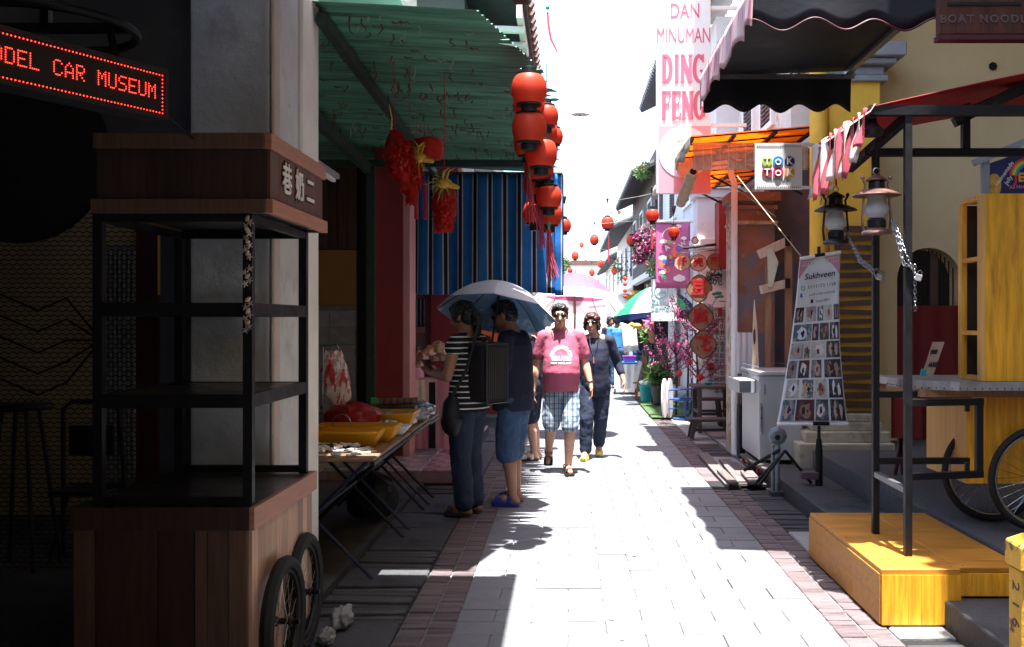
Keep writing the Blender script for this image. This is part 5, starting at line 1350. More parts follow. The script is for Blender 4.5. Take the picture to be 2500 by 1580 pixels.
bquad('blue_mark', .09, .16, .215, .238, 'face_blue', .006, 2); btext('f', .045, .135, .227, m='banner_white', bold=.001)
bquad('camera_mark', .36, .42, .258, .280, 'photo_dark', .006, 2)
for u0, u1, flip in ((0.01, .42, 0), (.60, .99, 1)):   # scalloped lace corners
    pts = [bn(u0 if not flip else u1, .005, .006)]
    for i in range(9):
        t_ = i / 8; uu = (u0 + (u1 - u0) * t_) if not flip else (u1 - (u1 - u0) * t_)
        pts.append(bn(uu, .012 + .115 * (1 - t_) ** 1.4, .006))
    pts.append(bn(u1 if not flip else u0, .005, .006))
    MB().poly(pts).build('lace_corner', 'banner_pink', sheet_o)
    for q in range(5):
        uu = u0 + (u1 - u0) * (.15 + .15 * q) if not flip else u1 - (u1 - u0) * (.15 + .15 * q)
        MB().tube([bn(uu, .015 + .02, .009) + Vector((.012 * math.cos(t_), 0, .02 * math.sin(t_))) for t_ in [2 * PI * i / 12 for i in range(12)]], .0022, 4, True).build('lace_swirl', 'sign_cream', sheet_o)
MB().tube([TL + Vector((0, -.005, 0)), TR + Vector((0, -.005, 0))], .014, 8).build('top_rod', 'white_paint', b0, smooth=True)
MB().tube([BL_ + Vector((0, -.005, -.005)), BR + Vector((0, -.005, -.005))], .014, 8).build('bottom_rod', 'white_paint', b0, smooth=True)
MB().tube([lerp(TL, TR, .36) + Vector((0, -.012, .004)), lerp(TL, TR, .60) + Vector((0, -.012, .004))], .015, 8).build('clamp', 'black_paint', b0)
MB().tube([lerp(BL_, BR, .5) + Vector((0, -.012, 0)), lerp(BL_, BR, .73) + Vector((0, -.012, 0))], .016, 8).build('clamp', 'black_paint', b0)
px_ = WX(2006, Y)
MB().tube([(px_, Y + .09, .5), (px_, Y + .09, 2.12)], .014, 8).build('pole', 'black_paint', b0)
MB().tube([(px_, Y + .09, .13), (px_, Y + .09, .42), (px_, Y + .09, .52)], [.032, .032, .022], 10).build('foot_tube', 'black_paint', b0, smooth=True)
for a_ in (R(150), R(200), R(20)):
    MB().tube([(px_ - .28, Y + .1, .42), (px_ - .28 + .25 * math.cos(a_), Y + .1 + .2 * math.sin(a_), .14)], .013, 8).build('leg', 'black_paint', b0)
MB().tube([W(1818, 1148, 8.9), W(1902, 1100, 8.5)], .016, 8).build('long_leg', 'black_paint', b0)
MB().obox(W(1975, 1160, 8.3), (.14, .1, .06)).build('brick', 'band_brick', None, bevel=.006, label='red brick weighing down the banner stand foot', cat='brick')
# ================================================================ steel drinks cabinet on castors
mat('steel', (.40, .41, .43), .4, metal=.35, var=.12, scale=3, stretch=(1, 1, .3)); mat('castor_red', (.45, .02, .05), .4)
X0, X1, Y0, Y1 = 1.83, 2.24, 9.5, 10.42
f = thing('steel_cabinet', 'stainless steel cabinet on red castors, half behind the banner', 'cabinet', ((X0 + X1) / 2, 9.95, 0))
MB().box(X0, X1, Y0, Y1, .17, .98).build('body', 'steel', f, bevel=.008); MB().box(X0 - .015, X1 + .015, Y0 - .015, Y1 + .015, .981, 1.02).build('lid', 'steel', f, bevel=.006)
MB().box(X0 - .16, X0 - .001, Y0 + .15, Y1 - .1, .80, .93).build('side_box', 'steel', f, bevel=.006)
MB().box(X0 - .162, X0 - .05, Y0 + .142, Y0 + .149, .81, .92).build('glass_panel', 'glass_dark', f)
MB().tube([(X0 + .02, Y0 - .02, .42), (X0 + .02, Y0 - .035, .44), (X0 + .02, Y0 - .035, .70), (X0 + .02, Y0 - .02, .72)], .008, 6).build('handle', 'chrome', f); MB().tube([(X0 + .05, Y0 - .02, .80), (X0 + .05, Y0 - .04, .81), (X0 + .05, Y0 - .04, .88), (X0 + .05, Y0 - .02, .89)], .007, 6).build('latch', 'chrome', f)
for x, y in ((X0 + .05, Y0 + .06), (X1 - .05, Y0 + .06), (X0 + .05, Y1 - .06), (X1 - .05, Y1 - .06)):
    w_ = MB().lathe([(.03, -.02), (.06, -.018), (.065, 0), (.06, .018), (.03, .02)], (x, y, .066), 18, Matrix.Rotation(R(90), 4, 'X')).build('castor', 'castor_red', f, smooth=True)
    MB().lathe([(.035, -.024), (.036, .024)], (x, y, .066), 14, Matrix.Rotation(R(90), 4, 'X')).build('hub', 'white_paint', w_); MB().box(x - .02, x + .02, y - .028, y + .028, .09, .17).build('fork', 'chrome', w_)
MB().tube([(X0, Y0, 1.06), (X1, Y0, 1.06), (X1, Y1, 1.06), (X0, Y1, 1.06)], .004, 5, True).build('wire_rail', 'chrome', f)
# jars and poster rack next to it
mat('poster_red', (.42, .13, .11), .5, var=.3, scale=14, c2=(.6, .45, .38), c2s=12, c2lo=.52, c2hi=.56)
t = thing('poster_rack', 'rack of reddish packets in plastic behind the steel cabinet', 'rack', (1.93, 10.75, .02))
for r_ in range(5):
    for c_ in range(2): MB().box(WX(1803 + c_ * 18, 10.75), WX(1819 + c_ * 18, 10.75), 10.74, 10.76, WZ(835 + r_ * 17, 10.75), WZ(820 + r_ * 17, 10.75)).build('packet', 'poster_red', t)
MB().sheet(lambda u, v: (WX(1795 + 45 * u, 10.7), 10.70 + .01 * math.sin(u * 20), WZ(812 + 100 * v, 10.7)), 10, 6).build('plastic_sheet', cel, t, smooth=True)
MB().tube([W(1838, 1000, 10.8), W(1838, 800, 10.8)], .012, 6).build('upright', 'black_paint', t); MB().box(1.85, 2.0, 10.7, 10.85, .02, .6).build('base', 'black_paint', t)
# surfboard-like wooden board and T-shaped frames
mat('pale_wood', (.55, .42, .32), .6, var=.2, scale=6, stretch=(6, 6, .6), bump=.1); mat('mid_wood', (.28, .14, .075), .6, var=.25, scale=6, stretch=(6, 6, .6), bump=.1)
mat('batik', (.50, .50, .40), .75, var=.1, scale=3, c2=(.16, .32, .24), c2s=3, c2lo=.5, c2hi=.68, c2st=(1, 1, 1.6), c3=(.55, .35, .25), c3s=3, c3lo=.56, c3hi=.66)
Y = 10.3
t = thing('timber_stand', 'pale timber T-frame stand with a batik cloth, beside the banner', 'stand', (WX(1885, Y), Y, .02))
MB().beam(W(1875, 1010, Y), W(1875, 618, Y), .055, .03).build('post', 'mid_wood', t); MB().beam(W(1925, 1010, Y + .05), W(1925, 582, Y + .05), .07, .04).build('post', 'mid_wood', t)
MB().beam(W(1853, 622, Y - .04), W(1921, 590, Y + .02), .05, .09).build('cross_bar', 'pale_wood', t); MB().beam(W(1857, 708, Y - .04), W(1921, 692, Y + .02), .05, .085).build('cross_bar', 'pale_wood', t)
for p_ in ((1922, 590), (1922, 692)): MB().obox(W(*p_, Y), (.05, .07, .10)).build('bracket', 'black_paint', t)
MB().prism([W(1873, 608, Y - .06), W(1885, 606, Y - .06), W(1901, 640, Y - .06), W(1886, 700, Y - .06), W(1876, 702, Y - .06)], (0, .006, 0)).build('cloth', 'batik', t)
t = thing('pointed_board', 'pale pointed wooden board with dark slot leaning by the brown column', 'board', W(1843, 905, 10.0))
MB().prism([W(1836, 905, 10), W(1838, 820, 10), W(1842, 732, 10), W(1849, 800, 10), W(1853, 905, 10)], (0, .03, 0)).build('board', 'pale_wood', t)
blob(t, W(1842, 822, 9.99), .012, .08, 'rim_brown', 'slot')
# electrical post with octagonal box
mat('pipe_grey', (.22, .25, .28), .45, metal=.5, var=.2, scale=14)
Y = 8.55; t = thing('pipe_post', 'grey pipe post with octagonal box at the kerb', 'post', W(1898, 1212, Y))
MB().tube([W(1898, 1212, Y), W(1898, 1080, Y)], .022, 10).build('pipe', 'pipe_grey', t, smooth=True); MB().tube([W(1887, 1205, Y + .02), W(1887, 1088, Y + .02)], .017, 10).build('pipe', 'pipe_grey', t, smooth=True)
MB().lathe([(.07, -.025), (.08, -.015), (.08, .02), (.05, .03)], W(1898, 1064, Y), 8, Matrix.Rotation(R(90), 4, 'X')).build('octagonal_box', 'pipe_grey', t)
MB().lathe([(.022, 0), (.024, .012)], W(1898, 1068, Y - .03), 10, Matrix.Rotation(R(90), 4, 'X')).build('socket', 'black', t); MB().tube([W(1898, 1100, Y), W(1898, 1092, Y)], .03, 10).build('collar', 'pipe_grey', t)
MB().box(WX(1880, Y), WX(1912, Y), Y - .06, Y + .06, 0, .04).build('foot', 'concrete_dark', t)
# loose boards over the gap in the gutter
mat('weathered_board', (.11, .092, .085), .8, var=.3, scale=6, stretch=(6, .6, 6), bump=.3, rnd=.25)
for k, (x0, x1, y0, y1, z) in enumerate(((1.42, 1.54, 8.9, 11.1, .035), (1.55, 1.67, 9.0, 10.6, .035), (1.68, 1.80, 8.95, 10.4, .03), (1.62, 1.74, 8.85, 9.5, .075), (1.81, 1.95, 9.1, 10.2, .145), (1.44, 1.52, 8.85, 9.6, .07))):
    MB().box(x0, x1, y0, y1, z - .03, z).rot(Matrix.Rotation(rnd(-.05, .05), 3, 'Z'), ((x0 + x1) / 2, y0, z)).build('plank', 'weathered_board', None, bevel=.004, group='loose planks over the gutter',
        label=('longest loose plank at the lane edge', 'second loose plank from the lane edge', 'third loose plank from the lane edge', 'short plank lying on top of the others', 'loose plank on the step by the cabinet', 'short plank stacked on the longest one')[k], cat='plank')
MB().box(1.3, 1.56, 8.86, 9.3, .0055, .006).build('gutter_hole', 'black', None, kind='structure')

# ================================================================ wooden table, bench, rocking chair
mat('bench_wood', (.075, .05, .042), .7, var=.3, scale=6, stretch=(.6, 6, 6), bump=.2, rnd=.2)
def plank_table(name, label, cat_, x0, x1, y0, y1, h, leg, slats, tilt=.04):
    t = thing(name, label, cat_, ((x0 + x1) / 2, (y0 + y1) / 2, .01)); w_ = (y1 - y0) / slats
    for k in range(slats): MB().box(x0, x1, y0 + k * w_ + .004, y0 + (k + 1) * w_ - .004, h - .035, h).build('slat', 'bench_wood', t)
    for x, s_ in ((x0 + .08, -1), (x1 - .08, 1)):
        for y in (y0 + .04, y1 - .04): MB().beam((x, y, h - .036), (x + s_ * tilt, y, .02), leg).build('leg', 'bench_wood', t)
        MB().beam((x, y0 + .05, h * .45), (x, y1 - .05, h * .45), leg * .7).build('side_rail', 'bench_wood', t)
    MB().beam((x0 + .08, (y0 + y1) / 2, h * .45), (x1 - .08, (y0 + y1) / 2, h * .45), leg * .7).build('stretcher', 'bench_wood', t)
    return t
plank_table('wooden_table', 'dark wooden slatted table outside the white house', 'table', 1.67, 2.25, 13.1, 13.75, .64, .05, 5, 0)
plank_table('wooden_bench', 'low dark wooden bench in front of the slatted table', 'bench', 1.52, 2.10, 12.45, 12.75, .27, .05, 3)
plank_table('wooden_bench', 'low dark wooden bench tucked under the slatted table', 'bench', 1.75, 2.2, 13.9, 14.15, .42, .05, 3)
mat('teal_plastic', (.01, .33, .32), .4)
blob(None, W(1730, 941, 13.4), .05, .02, 'teal_plastic', 'teal_cup') if False else None
MB().lathe([(.04, 0), (.055, .03), (.05, .035), (.03, .01)], (W(1730, 942, 13.4).x, 13.4, .641), 14).build('teal_dish', 'teal_plastic', None, smooth=True, label='small teal dish on the slatted table', cat='dish')
mat('blue_paint', (.02, .07, .25), .4, var=.2); mat('toy_white', (.75, .72, .72), .5); mat('toy_pink', (.62, .22, .18), .5)
Y = 15.1; t = thing('rocking_seat', 'blue tube frame seat with two white and pink oval side boards', 'chair', W(1650, 1022, Y))
for px, m_ in ((1621, 'toy_white'), (1634, 'toy_white')):
    c_ = W(px, 972, Y); pts = [c_ + Vector((.055 * math.cos(t_), .12 * math.cos(t_), .30 * math.sin(t_))) for t_ in [2 * PI * i / 26 for i in range(26)]]
    o = MB().prism(pts, (.02, -.008, 0)).build('side_board', m_, t)
    pts = [c_ + Vector((.028 * math.cos(t_) - .004, .07 * math.cos(t_) - .006, .20 * math.sin(t_))) for t_ in [2 * PI * i / 20 for i in range(20)]]
    MB().prism(pts, (.002, -.012, 0)).build('painted_oval', 'toy_pink', o)
for y_ in (Y - .15, Y + .25): MB().tube([(WX(1640, Y), y_, .04), (WX(1670, Y), y_, .02), (WX(1690, Y), y_, .08), (WX(1694, Y), y_, .3), (WX(1694, Y), y_, .62)], .016, 8).build('runner', 'blue_paint', t, smooth=True)
for z_ in (.18, .32, .46): MB().tube([(WX(1630, Y), Y - .1, z_), (WX(1690, Y), Y - .1, z_ + .02)], .013, 8).build('rail', 'blue_paint', t, smooth=True)
MB().box(WX(1645, Y), WX(1692, Y), Y - .15, Y + .25, .30, .325).build('seat', 'blue_paint', t); MB().tube([(WX(1672, Y), Y - .14, .05), (WX(1668, Y), Y - .14, .4)], .013, 8).build('strut', 'blue_paint', t)
mat('grass_mat', (.05, .10, .03), .95, var=.4, scale=40, bump=.8, bscale=150)
MB().box(WX(1575, 16.5), WX(1720, 16.5), 15.2, 18.0, .021, .032).build('grass_mat', 'grass_mat', None, label='green artificial grass mat along the right side', cat='mat')
# ================================================================ yellow food cart on the right
mat('orange_wood', (.80, .36, .02), .48, var=.3, scale=6, stretch=(6, 6, .5), bump=.06, rnd=.14, c2=(.40, .14, .02), c2s=4, c2lo=.58, c2hi=.75, c2st=(5, 5, .6), coat=.15)
mat('orange_wood_h', (.40, .17, .02), .55, var=.3, scale=6, stretch=(.6, 5, 5), bump=.08, rnd=.10, c2=(.20, .09, .02), c2s=5, c2lo=.58, c2hi=.75, c2st=(.6, 4, 4), c3=(.10, .05, .02), c3s=5, c3lo=.66, c3hi=.8)
mat('orange_wood_light', (.66, .36, .10), .5, var=.12, scale=6, stretch=(6, 6, .5), rnd=.08)
mat('galvanised', (.42, .43, .46), .38, metal=.75, var=.2, scale=8); mat('rivet', (.03, .03, .035), .4, metal=.5)
mat('red_canvas', (.30, .015, .02), .65, var=.12, scale=4, trans=.25)
mat('fringe_pink', (.60, .10, .13), .7, var=.2, scale=5, stretch=(1, 8, .5), trans=.3, rnd=.25); mat('fringe_white', (.72, .58, .50), .7, var=.15, trans=.3)
p = thing('yellow_platform', 'yellow wooden platform box at the lane edge, under the cart posts', 'platform', (1.9, 5.6, 0))
mat('grime', (.06, .045, .03), .9)
def plat(x0, x1, y0, y1, z0, z1):
    MB().box(x0 + .006, x1 - .006, y0 + .006, y1 - .006, z0, z1 - .027).build('core', 'orange_wood', p)
    MB().box(x0, x1, y0, y1, z1 - .026, z1).build('top_board', 'orange_wood_h', p, bevel=.003)
plat(1.54, 1.93, 4.88, 6.32, .004, .283)
plat(1.934, 2.27, 4.92, 6.32, .14, .281)
n_ = 6
for k in range(n_):
    x0 = 1.54 + k * .39 / n_; MB().box(x0 + .0006, x0 + .39 / n_ - .0006, 4.874, 4.886, .012, .256).build('front_plank', 'orange_wood', p)
for k in range(4):
    x0 = 1.936 + k * .083; MB().box(x0 + .0006, x0 + .0824, 4.912, 4.926, .142, .253).build('front_plank', 'orange_wood', p)
for k in range(3):
    for q, zz in enumerate(((.012, .135), (.136, .256))):
        y0 = 4.89 + k * .476; MB().box(1.534, 1.546, y0 + .001 + q * .0, y0 + .475, zz[0], zz[1]).build('side_plank', 'orange_wood_h', p)

for x, y in ((1.57, 4.93), (1.57, 5.6), (1.57, 6.25), (1.9, 4.93), (1.9, 5.6), (1.9, 6.25), (1.97, 4.96), (2.22, 5.6)):
    MB().lathe([(.005, 0), (.004, .0015)], (x, y, .2822 if x > 1.93 else .2832), 8).build('nail', 'rivet', p)
c = thing('food_cart', 'yellow wooden food cart with red awning, metal counter and bicycle wheels', 'food cart', (2.1, 5.6, .28))
xp, ya_, yb_ = 1.765, 5.70, 5.16
for y, zt in ((ya_, 2.5), (yb_, 2.575)): MB().box(xp - .018, xp + .018, y - .018, y + .018, .284, zt).build('post', 'black_paint', c)
MB().beam((xp, yb_ + .018, .62), (xp, ya_ - .018, .625), .03).build('rung', 'steel_grey', c)
MB().beam((1.563, yb_, 2.59), (3.1, yb_, 2.59), .05, .05).build('top_beam', 'black_paint', c); MB().beam((1.70, ya_, 2.465), (3.1, ya_, 2.465), .04, .045).build('rear_beam', 'black_paint', c)
MB().beam((xp, yb_, 2.56), (1.70, ya_ + .3, 2.42), .04, .05).build('diagonal', 'black_paint', c); MB().beam((1.58, yb_, 2.57), (1.58, 6.27, 2.55), .035).build('edge_beam', 'black_paint', c)
MB().box(WX(2348, ya_), WX(2366, ya_), ya_ - .02, ya_ + .02, 2.48, 2.75).build('stub_post', 'black_paint', c)
MB().beam((2.05, yb_ + .05, 2.57), (2.9, 5.6, 2.95), .05).build('rafter', 'black_paint', c); MB().beam(W(2330, 300, 5.3), W(2500, 210, 5.3), .05).build('rafter', 'black_paint', c)
# frame below the counter
for a_, b_ in (((xp, yb_ + .02, 1.075), (WX(2397, 5.3), 5.3, 1.07)), ((WX(2390, 5.3), 5.3, 1.09), (WX(2390, 5.3), 5.3, .67)), ((xp, yb_ + .02, .69), (WX(2397, 5.3), 5.3, .685)), ((xp, ya_, 1.08), (2.3, ya_, 1.08)), ((xp, ya_, .70), (2.3, ya_, .70))): MB().beam(a_, b_, .035).build('frame_bar', 'black_paint', c)
for z_ in (1.02, .70): MB().box(WX(2356, 5.28), WX(2366, 5.28), 5.27, 5.29, z_ - .0, z_ + .05).build('hinge', 'black_paint', c)
# counter slab with rounded corner
pts = [(1.935, 6.3), (1.935, 6.0)] + [(2.235 - .30 * math.cos(t_), 5.86 - .31 * math.sin(t_)) for t_ in [i * PI / 2 / 10 for i in range(11)]] + [(3.2, 5.55), (3.2, 6.3)]
MB().prism([(x, y, 1.118) for x, y in pts], (0, 0, .041)).build('countertop', 'galvanised', c)
edge = MB(); ep = pts[:-1]
for a_, b_ in zip(ep[1:], ep[2:]): pass
for i in range(1, len(ep) - 1):
    a_, b_ = Vector((*ep[i], 0)), Vector((*ep[i + 1], 0)); n2 = Vector((-(b_ - a_).y, (b_ - a_).x, 0)).normalized() * -.004
    edge.add([a_ + n2 + Vector((0, 0, 1.112)), b_ + n2 + Vector((0, 0, 1.112)), b_ + n2 + Vector((0, 0, 1.162)), a_ + n2 + Vector((0, 0, 1.162)), a_ + Vector((0, 0, 1.112)), b_ + Vector((0, 0, 1.112)), b_ + Vector((0, 0, 1.162)), a_ + Vector((0, 0, 1.162))], [(0, 1, 2, 3), (0, 4, 5, 1), (3, 2, 6, 7), (0, 3, 7, 4), (1, 5, 6, 2)])
ed = edge.build('metal_edge', 'galvanised', c)
dist = 0; 
for i in range(1, len(ep) - 1):
    a_, b_ = Vector((*ep[i], 0)), Vector((*ep[i + 1], 0)); L_ = (b_ - a_).length; n2 = Vector((-(b_ - a_).y, (b_ - a_).x, 0)).normalized() * -.006
    while dist < L_:
        q = a_.lerp(b_, dist / L_) + n2; MB().ell(q + Vector((0, 0, 1.123)), (.0042, .0042, .0042), 7, 5).build('rivet', 'rivet', ed, smooth=True); dist += .041
    dist -= L_
MB().box(2.0, 3.2, 5.62, 6.25, 1.07, 1.117).build('under_frame', 'mid_wood', c); MB().prism([(2.03, 5.75, 1.03), (2.28, 5.6, 1.03), (2.28, 6.2, 1.03), (2.03, 6.2, 1.03)], (0, 0, .039)).build('corner_block', 'rim_brown', c)
# lower body of planks
X_, Y1_, Y2_ = 2.31, 5.76, 6.4
MB().box(X_ + .012, 3.3, Y1_ + .012, Y2_, .56, 1.07).build('body', 'orange_wood', c)
for k in range(8):
    y0 = Y1_ + k * (Y2_ - Y1_) / 8; MB().box(X_, X_ + .011, y0 + .0008, y0 + (Y2_ - Y1_) / 8 - .0008, .56, 1.069).build('side_plank', 'orange_wood_light', c)
for k in range(7):
    x0 = X_ + .0 + k * .12; MB().box(x0 + .0008, x0 + .1192, Y1_, Y1_ + .011, .56, 1.069).build('front_plank', 'orange_wood', c)
# upper cabinet
cx0, cy0, cy1 = 2.345, 5.58, 5.9
for k in range(6):
    x0 = cx0 + k * .115; MB().box(x0 + .0006, x0 + .1144, cy0, cy0 + .02, 1.163, 2.215).build('cabinet_board', 'orange_wood', c)
MB().box(cx0, 3.1, cy0 + .021, cy1, 2.19, 2.214).build('cabinet_top', 'orange_wood_h', c); MB().box(cx0 - .028, cx0 - .001, cy0 - .002, cy0 + .045, 1.163, 2.215).build('cabinet_stile', 'orange_wood_light', c)
MB().box(cx0 - .028, cx0 - .001, cy1 - .06, cy1, 1.163, 2.185).build('cabinet_stile', 'orange_wood', c)
for z_ in (1.163, 1.42, 1.84, 2.186): MB().box(cx0 - .027, cx0 + .02, cy0 + .046, cy1 - .061, z_, z_ + .025).build('cabinet_rail', 'orange_wood', c)
MB().box(cx0 + .02, 3.1, cy1 - .02, cy1, 1.163, 2.18).build('cabinet_back', 'rim_brown', c)
wtyre = mat('tyre_tan', (.30, .20, .09), .7)
bike_wheel(c, (WX(2543, 5.64), 5.64, .606), .305, 'Y', .021, 28, 'tyre_tan'); bike_wheel(c, (WX(2423, 5.95), 5.95, .606), .305, 'Y', .021, 28)
MB().tube([(WX(2543, 5.64), 5.6, .606), (WX(2543, 5.64), 6.0, .606)], .012, 8).build('axle', 'black_paint', c)
# red canopy and torn striped fringe
def canopy(u, v):
    x = 1.565 + u * 1.5; y = 5.13 + v * 1.15
    return (x, y, 2.60 + .30 * u ** .95 + .02 * math.sin(v * 7 + u * 4) * u)
MB().sheet(canopy, 14, 10, .006, (0, 0, 1)).build('canopy', 'red_canvas', c, smooth='full')
nst = 10
for k in range(nst):
    y0 = 5.14 + k * 1.14 / nst; w_ = 1.14 / nst * 1.05; ln = (.20, .27, .33, .31, .34, .30, .36, .40, .37, .34)[k]; rs2 = random.Random(k)
    s1, s2 = rs2.uniform(-.03, .03), rs2.uniform(0, 5)
    def fr_(u, v): return (1.558 - .018 * math.sin(v * 2.2) - .03 * v * v + .014 * math.sin(u * 3 + s2 + v * 5), y0 + u * w_ * (1 - .25 * v) + s1 * v, 2.60 - v * ln + .012 * math.sin(u * 3))
    MB().sheet(fr_, 4, 8, .003, (1, 0, 0)).build('fringe_strip', 'fringe_white' if k % 2 else 'fringe_pink', c, smooth='full')
MB().sheet(lambda u, v: (1.555 + .03 * v, 5.12 + 1.17 * u, 2.575 + .045 * v), 20, 2, .004, (1, 0, 0)).build('fringe_band', 'fringe_white', c)
# storm lanterns
mat('copper', (.34, .19, .16), .33, metal=.8, var=.25, scale=14); mat('copper_dark', (.03, .025, .025), .4, metal=.5); mat('frosted', (.62, .62, .60), .35, var=.03, trans=.4)
def storm_lantern(label, c_, s, body, tilt=0.0):
    t = thing('storm_lantern', label, 'lantern', c_, 'storm lanterns under the red awning')
    x, y, z = c_
    def L(prof, m_, nm, n_=22): return MB().lathe([(r_ * s, q * s) for r_, q in prof], c_, n_).build(nm, m_, t, smooth=True)
    L([(.075, 0), (.08, .008), (.075, .018), (.05, .03), (.045, .035)], body, 'base'); L([(.045, .035), (.05, .04), (.05, .075), (.04, .085)], 'copper_dark', 'burner')
    L([(.04, .086), (.062, .11), (.067, .135), (.055, .165), (.048, .18), (.048, .215)], 'frosted', 'globe'); L([(.13, .207), (.128, .213), (.08, .236), (.045, .245)], body, 'brim')
    L([(.045, .246), (.042, .285), (.05, .288)], 'copper_dark', 'vent'); L([(.06, .289), (.052, .298), (.02, .318), (.008, .322)], body, 'cap')
    for q in (-1, 1):
        MB().tube([(x + q * .07 * s, y, z + .012 * s), (x + q * .078 * s, y, z + .09 * s), (x + q * .066 * s, y, z + .22 * s), (x + q * .06 * s, y, z + .27 * s), (x + q * .075 * s, y, z + .295 * s)], .007 * s, 6).build('side_tube', body, t, smooth=True)
        MB().ell((x + q * .075 * s, y, z + .305 * s), (.012 * s,) * 3, 8, 6).build('knob', body, t, smooth=True)
    MB().tube([Vector((x, y, z + .34 * s)) + Vector((.018 * s * math.cos(a_), 0, .018 * s * math.sin(a_))) for a_ in [2 * PI * i / 14 for i in range(14)]], .004 * s, 5, True).build('ring', 'chrome', t)
    MB().tube([(x, y, z + .358 * s), (x, y, 2.56)], .004, 5).build('hanger_chain', 'copper_dark', t)
    if tilt: t.rotation_euler = (0, tilt, 0)
    return t
Y = 5.27; l1 = W(2140, 572, Y); storm_lantern('copper storm lantern hanging nearest the cart post', l1, .98, 'copper')
Y = 6.05; l2 = W(2040, 596, Y); storm_lantern('dark storm lantern hanging farther back, behind the torn fringe', l2, .98, 'copper_dark')
MB().lathe([(.05, 0), (.06, .03), (.03, .06), (.02, .10)], (1.60, 5.22, 2.47), 12).build('bell_bracket', 'copper_dark', c, smooth=True)
def chain(label, pts, pitch=.021, r=.0026):
    """steel chain: every link its own piece along a polyline"""
    pts = [Vector(q) for q in pts]; t = thing('steel_chain', label, 'chain', pts[-1]); k = 0; acc = 0
    me = None
    for a_, b_ in zip(pts, pts[1:]):
        d = b_ - a_; L_ = d.length
        while acc < L_:
            q = a_ + d.normalized() * acc
            if me is None:
                b = MB(); P = []
                for i in range(14):
                    a2 = 2 * PI * i / 14; P.append(Vector((.0075 * math.cos(a2), 0, .0165 * math.sin(a2))))
                b.tube(P, r, 5, True); me = b.mesh('link'); me.materials.append(MATS['chrome'])
                for f_ in me.polygons: f_.use_smooth = True
            o = instance(me, 'link', t, q); o.rotation_mode = 'QUATERNION'
            o.rotation_quaternion = d.to_track_quat('Z', 'Y') @ Euler((0, 0, (k % 2) * PI / 2 + .5)).to_quaternion(); k += 1; acc += pitch
        acc -= L_
    return t
def padlock(label, c_):
    t = thing('padlock', label, 'padlock', c_); M_ = Matrix.Rotation(.3, 4, 'Y')
    MB().obox(c_, (.034, .016, .034), M_).build('body', 'galvanised', t, bevel=.003)
    MB().tube([Vector(c_) + M_.to_3x3() @ v for v in [Vector((-.011, 0, .015)), Vector((-.011, 0, .03)), Vector((0, 0, .04)), Vector((.011, 0, .03)), Vector((.011, 0, .015))]], .0028, 6).build('shackle', 'chrome', t)
chain('steel chain from the copper lantern to the front post, nearer strand', [W(2180, 540, 5.25), W(2207, 645, 5.14), W(2233, 652, 5.13), W(2234, 758, 5.13)])
chain('steel chain from the copper lantern to the front post, second strand', [W(2184, 545, 5.24), W(2212, 620, 5.13), W(2232, 668, 5.13)])
chain('steel chain from the dark lantern to the rear post', [W(2068, 568, 6.0), W(2102, 634, 5.75), W(2128, 654, 5.68), W(2157, 665, 5.68), W(2154, 690, 5.68)])
chain('steel chain from the dark lantern to the rear post, lower strand', [W(2072, 580, 6.0), W(2100, 640, 5.76), W(2130, 662, 5.68), W(2142, 680, 5.68)])
padlock('steel padlock hanging on the front cart post', W(2242, 678, 5.12)); padlock('steel padlock hanging on the rear cart post', W(2146, 676, 5.67))
# small tilted sign on the counter
t = thing('counter_sign', 'small tilted wooden menu sign standing on the metal counter', 'sign', W(2265, 922, 5.8))
mat('kraft', (.36, .22, .14), .7, var=.1); P4 = [W(2252, 918, 5.85), W(2278, 918, 5.8), W(2306, 835, 5.8), W(2279, 835, 5.85)]
bd = MB().prism(P4, (0, .015, 0)).build('board', 'kraft', t)
r_ = (P4[1] - P4[0]).normalized(); u_ = (P4[3] - P4[0]).normalized()
text('lettering', 'FREE', .036, lerp(P4[3], P4[1], .30) + Vector((0, -.006, 0)), 'ink', bd, right=r_, up=u_, bold=.0015, sx=.55); text('lettering', 'HUGS', .036, lerp(P4[3], P4[1], .62) + Vector((-.004, -.006, -.01)), 'ink', bd, right=r_, up=u_, bold=.0015, sx=.55)
MB().prism([W(2247, 918, 5.78), W(2262, 918, 5.78), W(2263, 902, 5.78), W(2251, 901, 5.78)], (0, .01, 0)).build('teal_card', 'teal_plastic', t)
# banner of the jelly shop
Y = 7.4; mat('navy_print', (.015, .02, .10), .5, var=.15); mat('jelly_gold', (.55, .30, .05), .5, var=.3, scale=30); mat('print_pink', (.6, .25, .35), .5)
t = thing('jelly_banner', 'navy jelly shop banner behind the wooden cabinet at the right edge', 'banner', W(2460, 470, Y))
bd = MB().prism([W(2412, 400, Y), W(2412, 500, Y), W(2560, 500, Y), W(2560, 350, Y)], (0, .02, 0)).build('sheet', 'navy_print', t)
MB().beam(W(2378, 398, Y - .02), W(2540, 330, Y - .02), .06, .05).build('frame', 'grey_trim', t); MB().beam(W(2405, 392, Y), W(2405, 520, Y), .05).build('frame', 'grey_trim', t)
for k, cc in enumerate(((.6, .03, .03), (.75, .3, .02), (.75, .6, .05), (.05, .4, .12), (.03, .12, .5))):
    mat('rb%d' % k, cc, .5); MB().tube(arc(W(2508, 428, Y - .006), .125 - k * .014, 0, PI, 14), .007, 5).build('rainbow_band', 'rb%d' % k, bd)
for k, ch_ in enumerate('JELLY'): text('letter', ch_, .09, W(2480 + k * 13, 436 - k * 2, Y - .006), ('rb0', 'rb1', 'rb3', 'rb4', 'rb0')[k], bd, bold=.003)
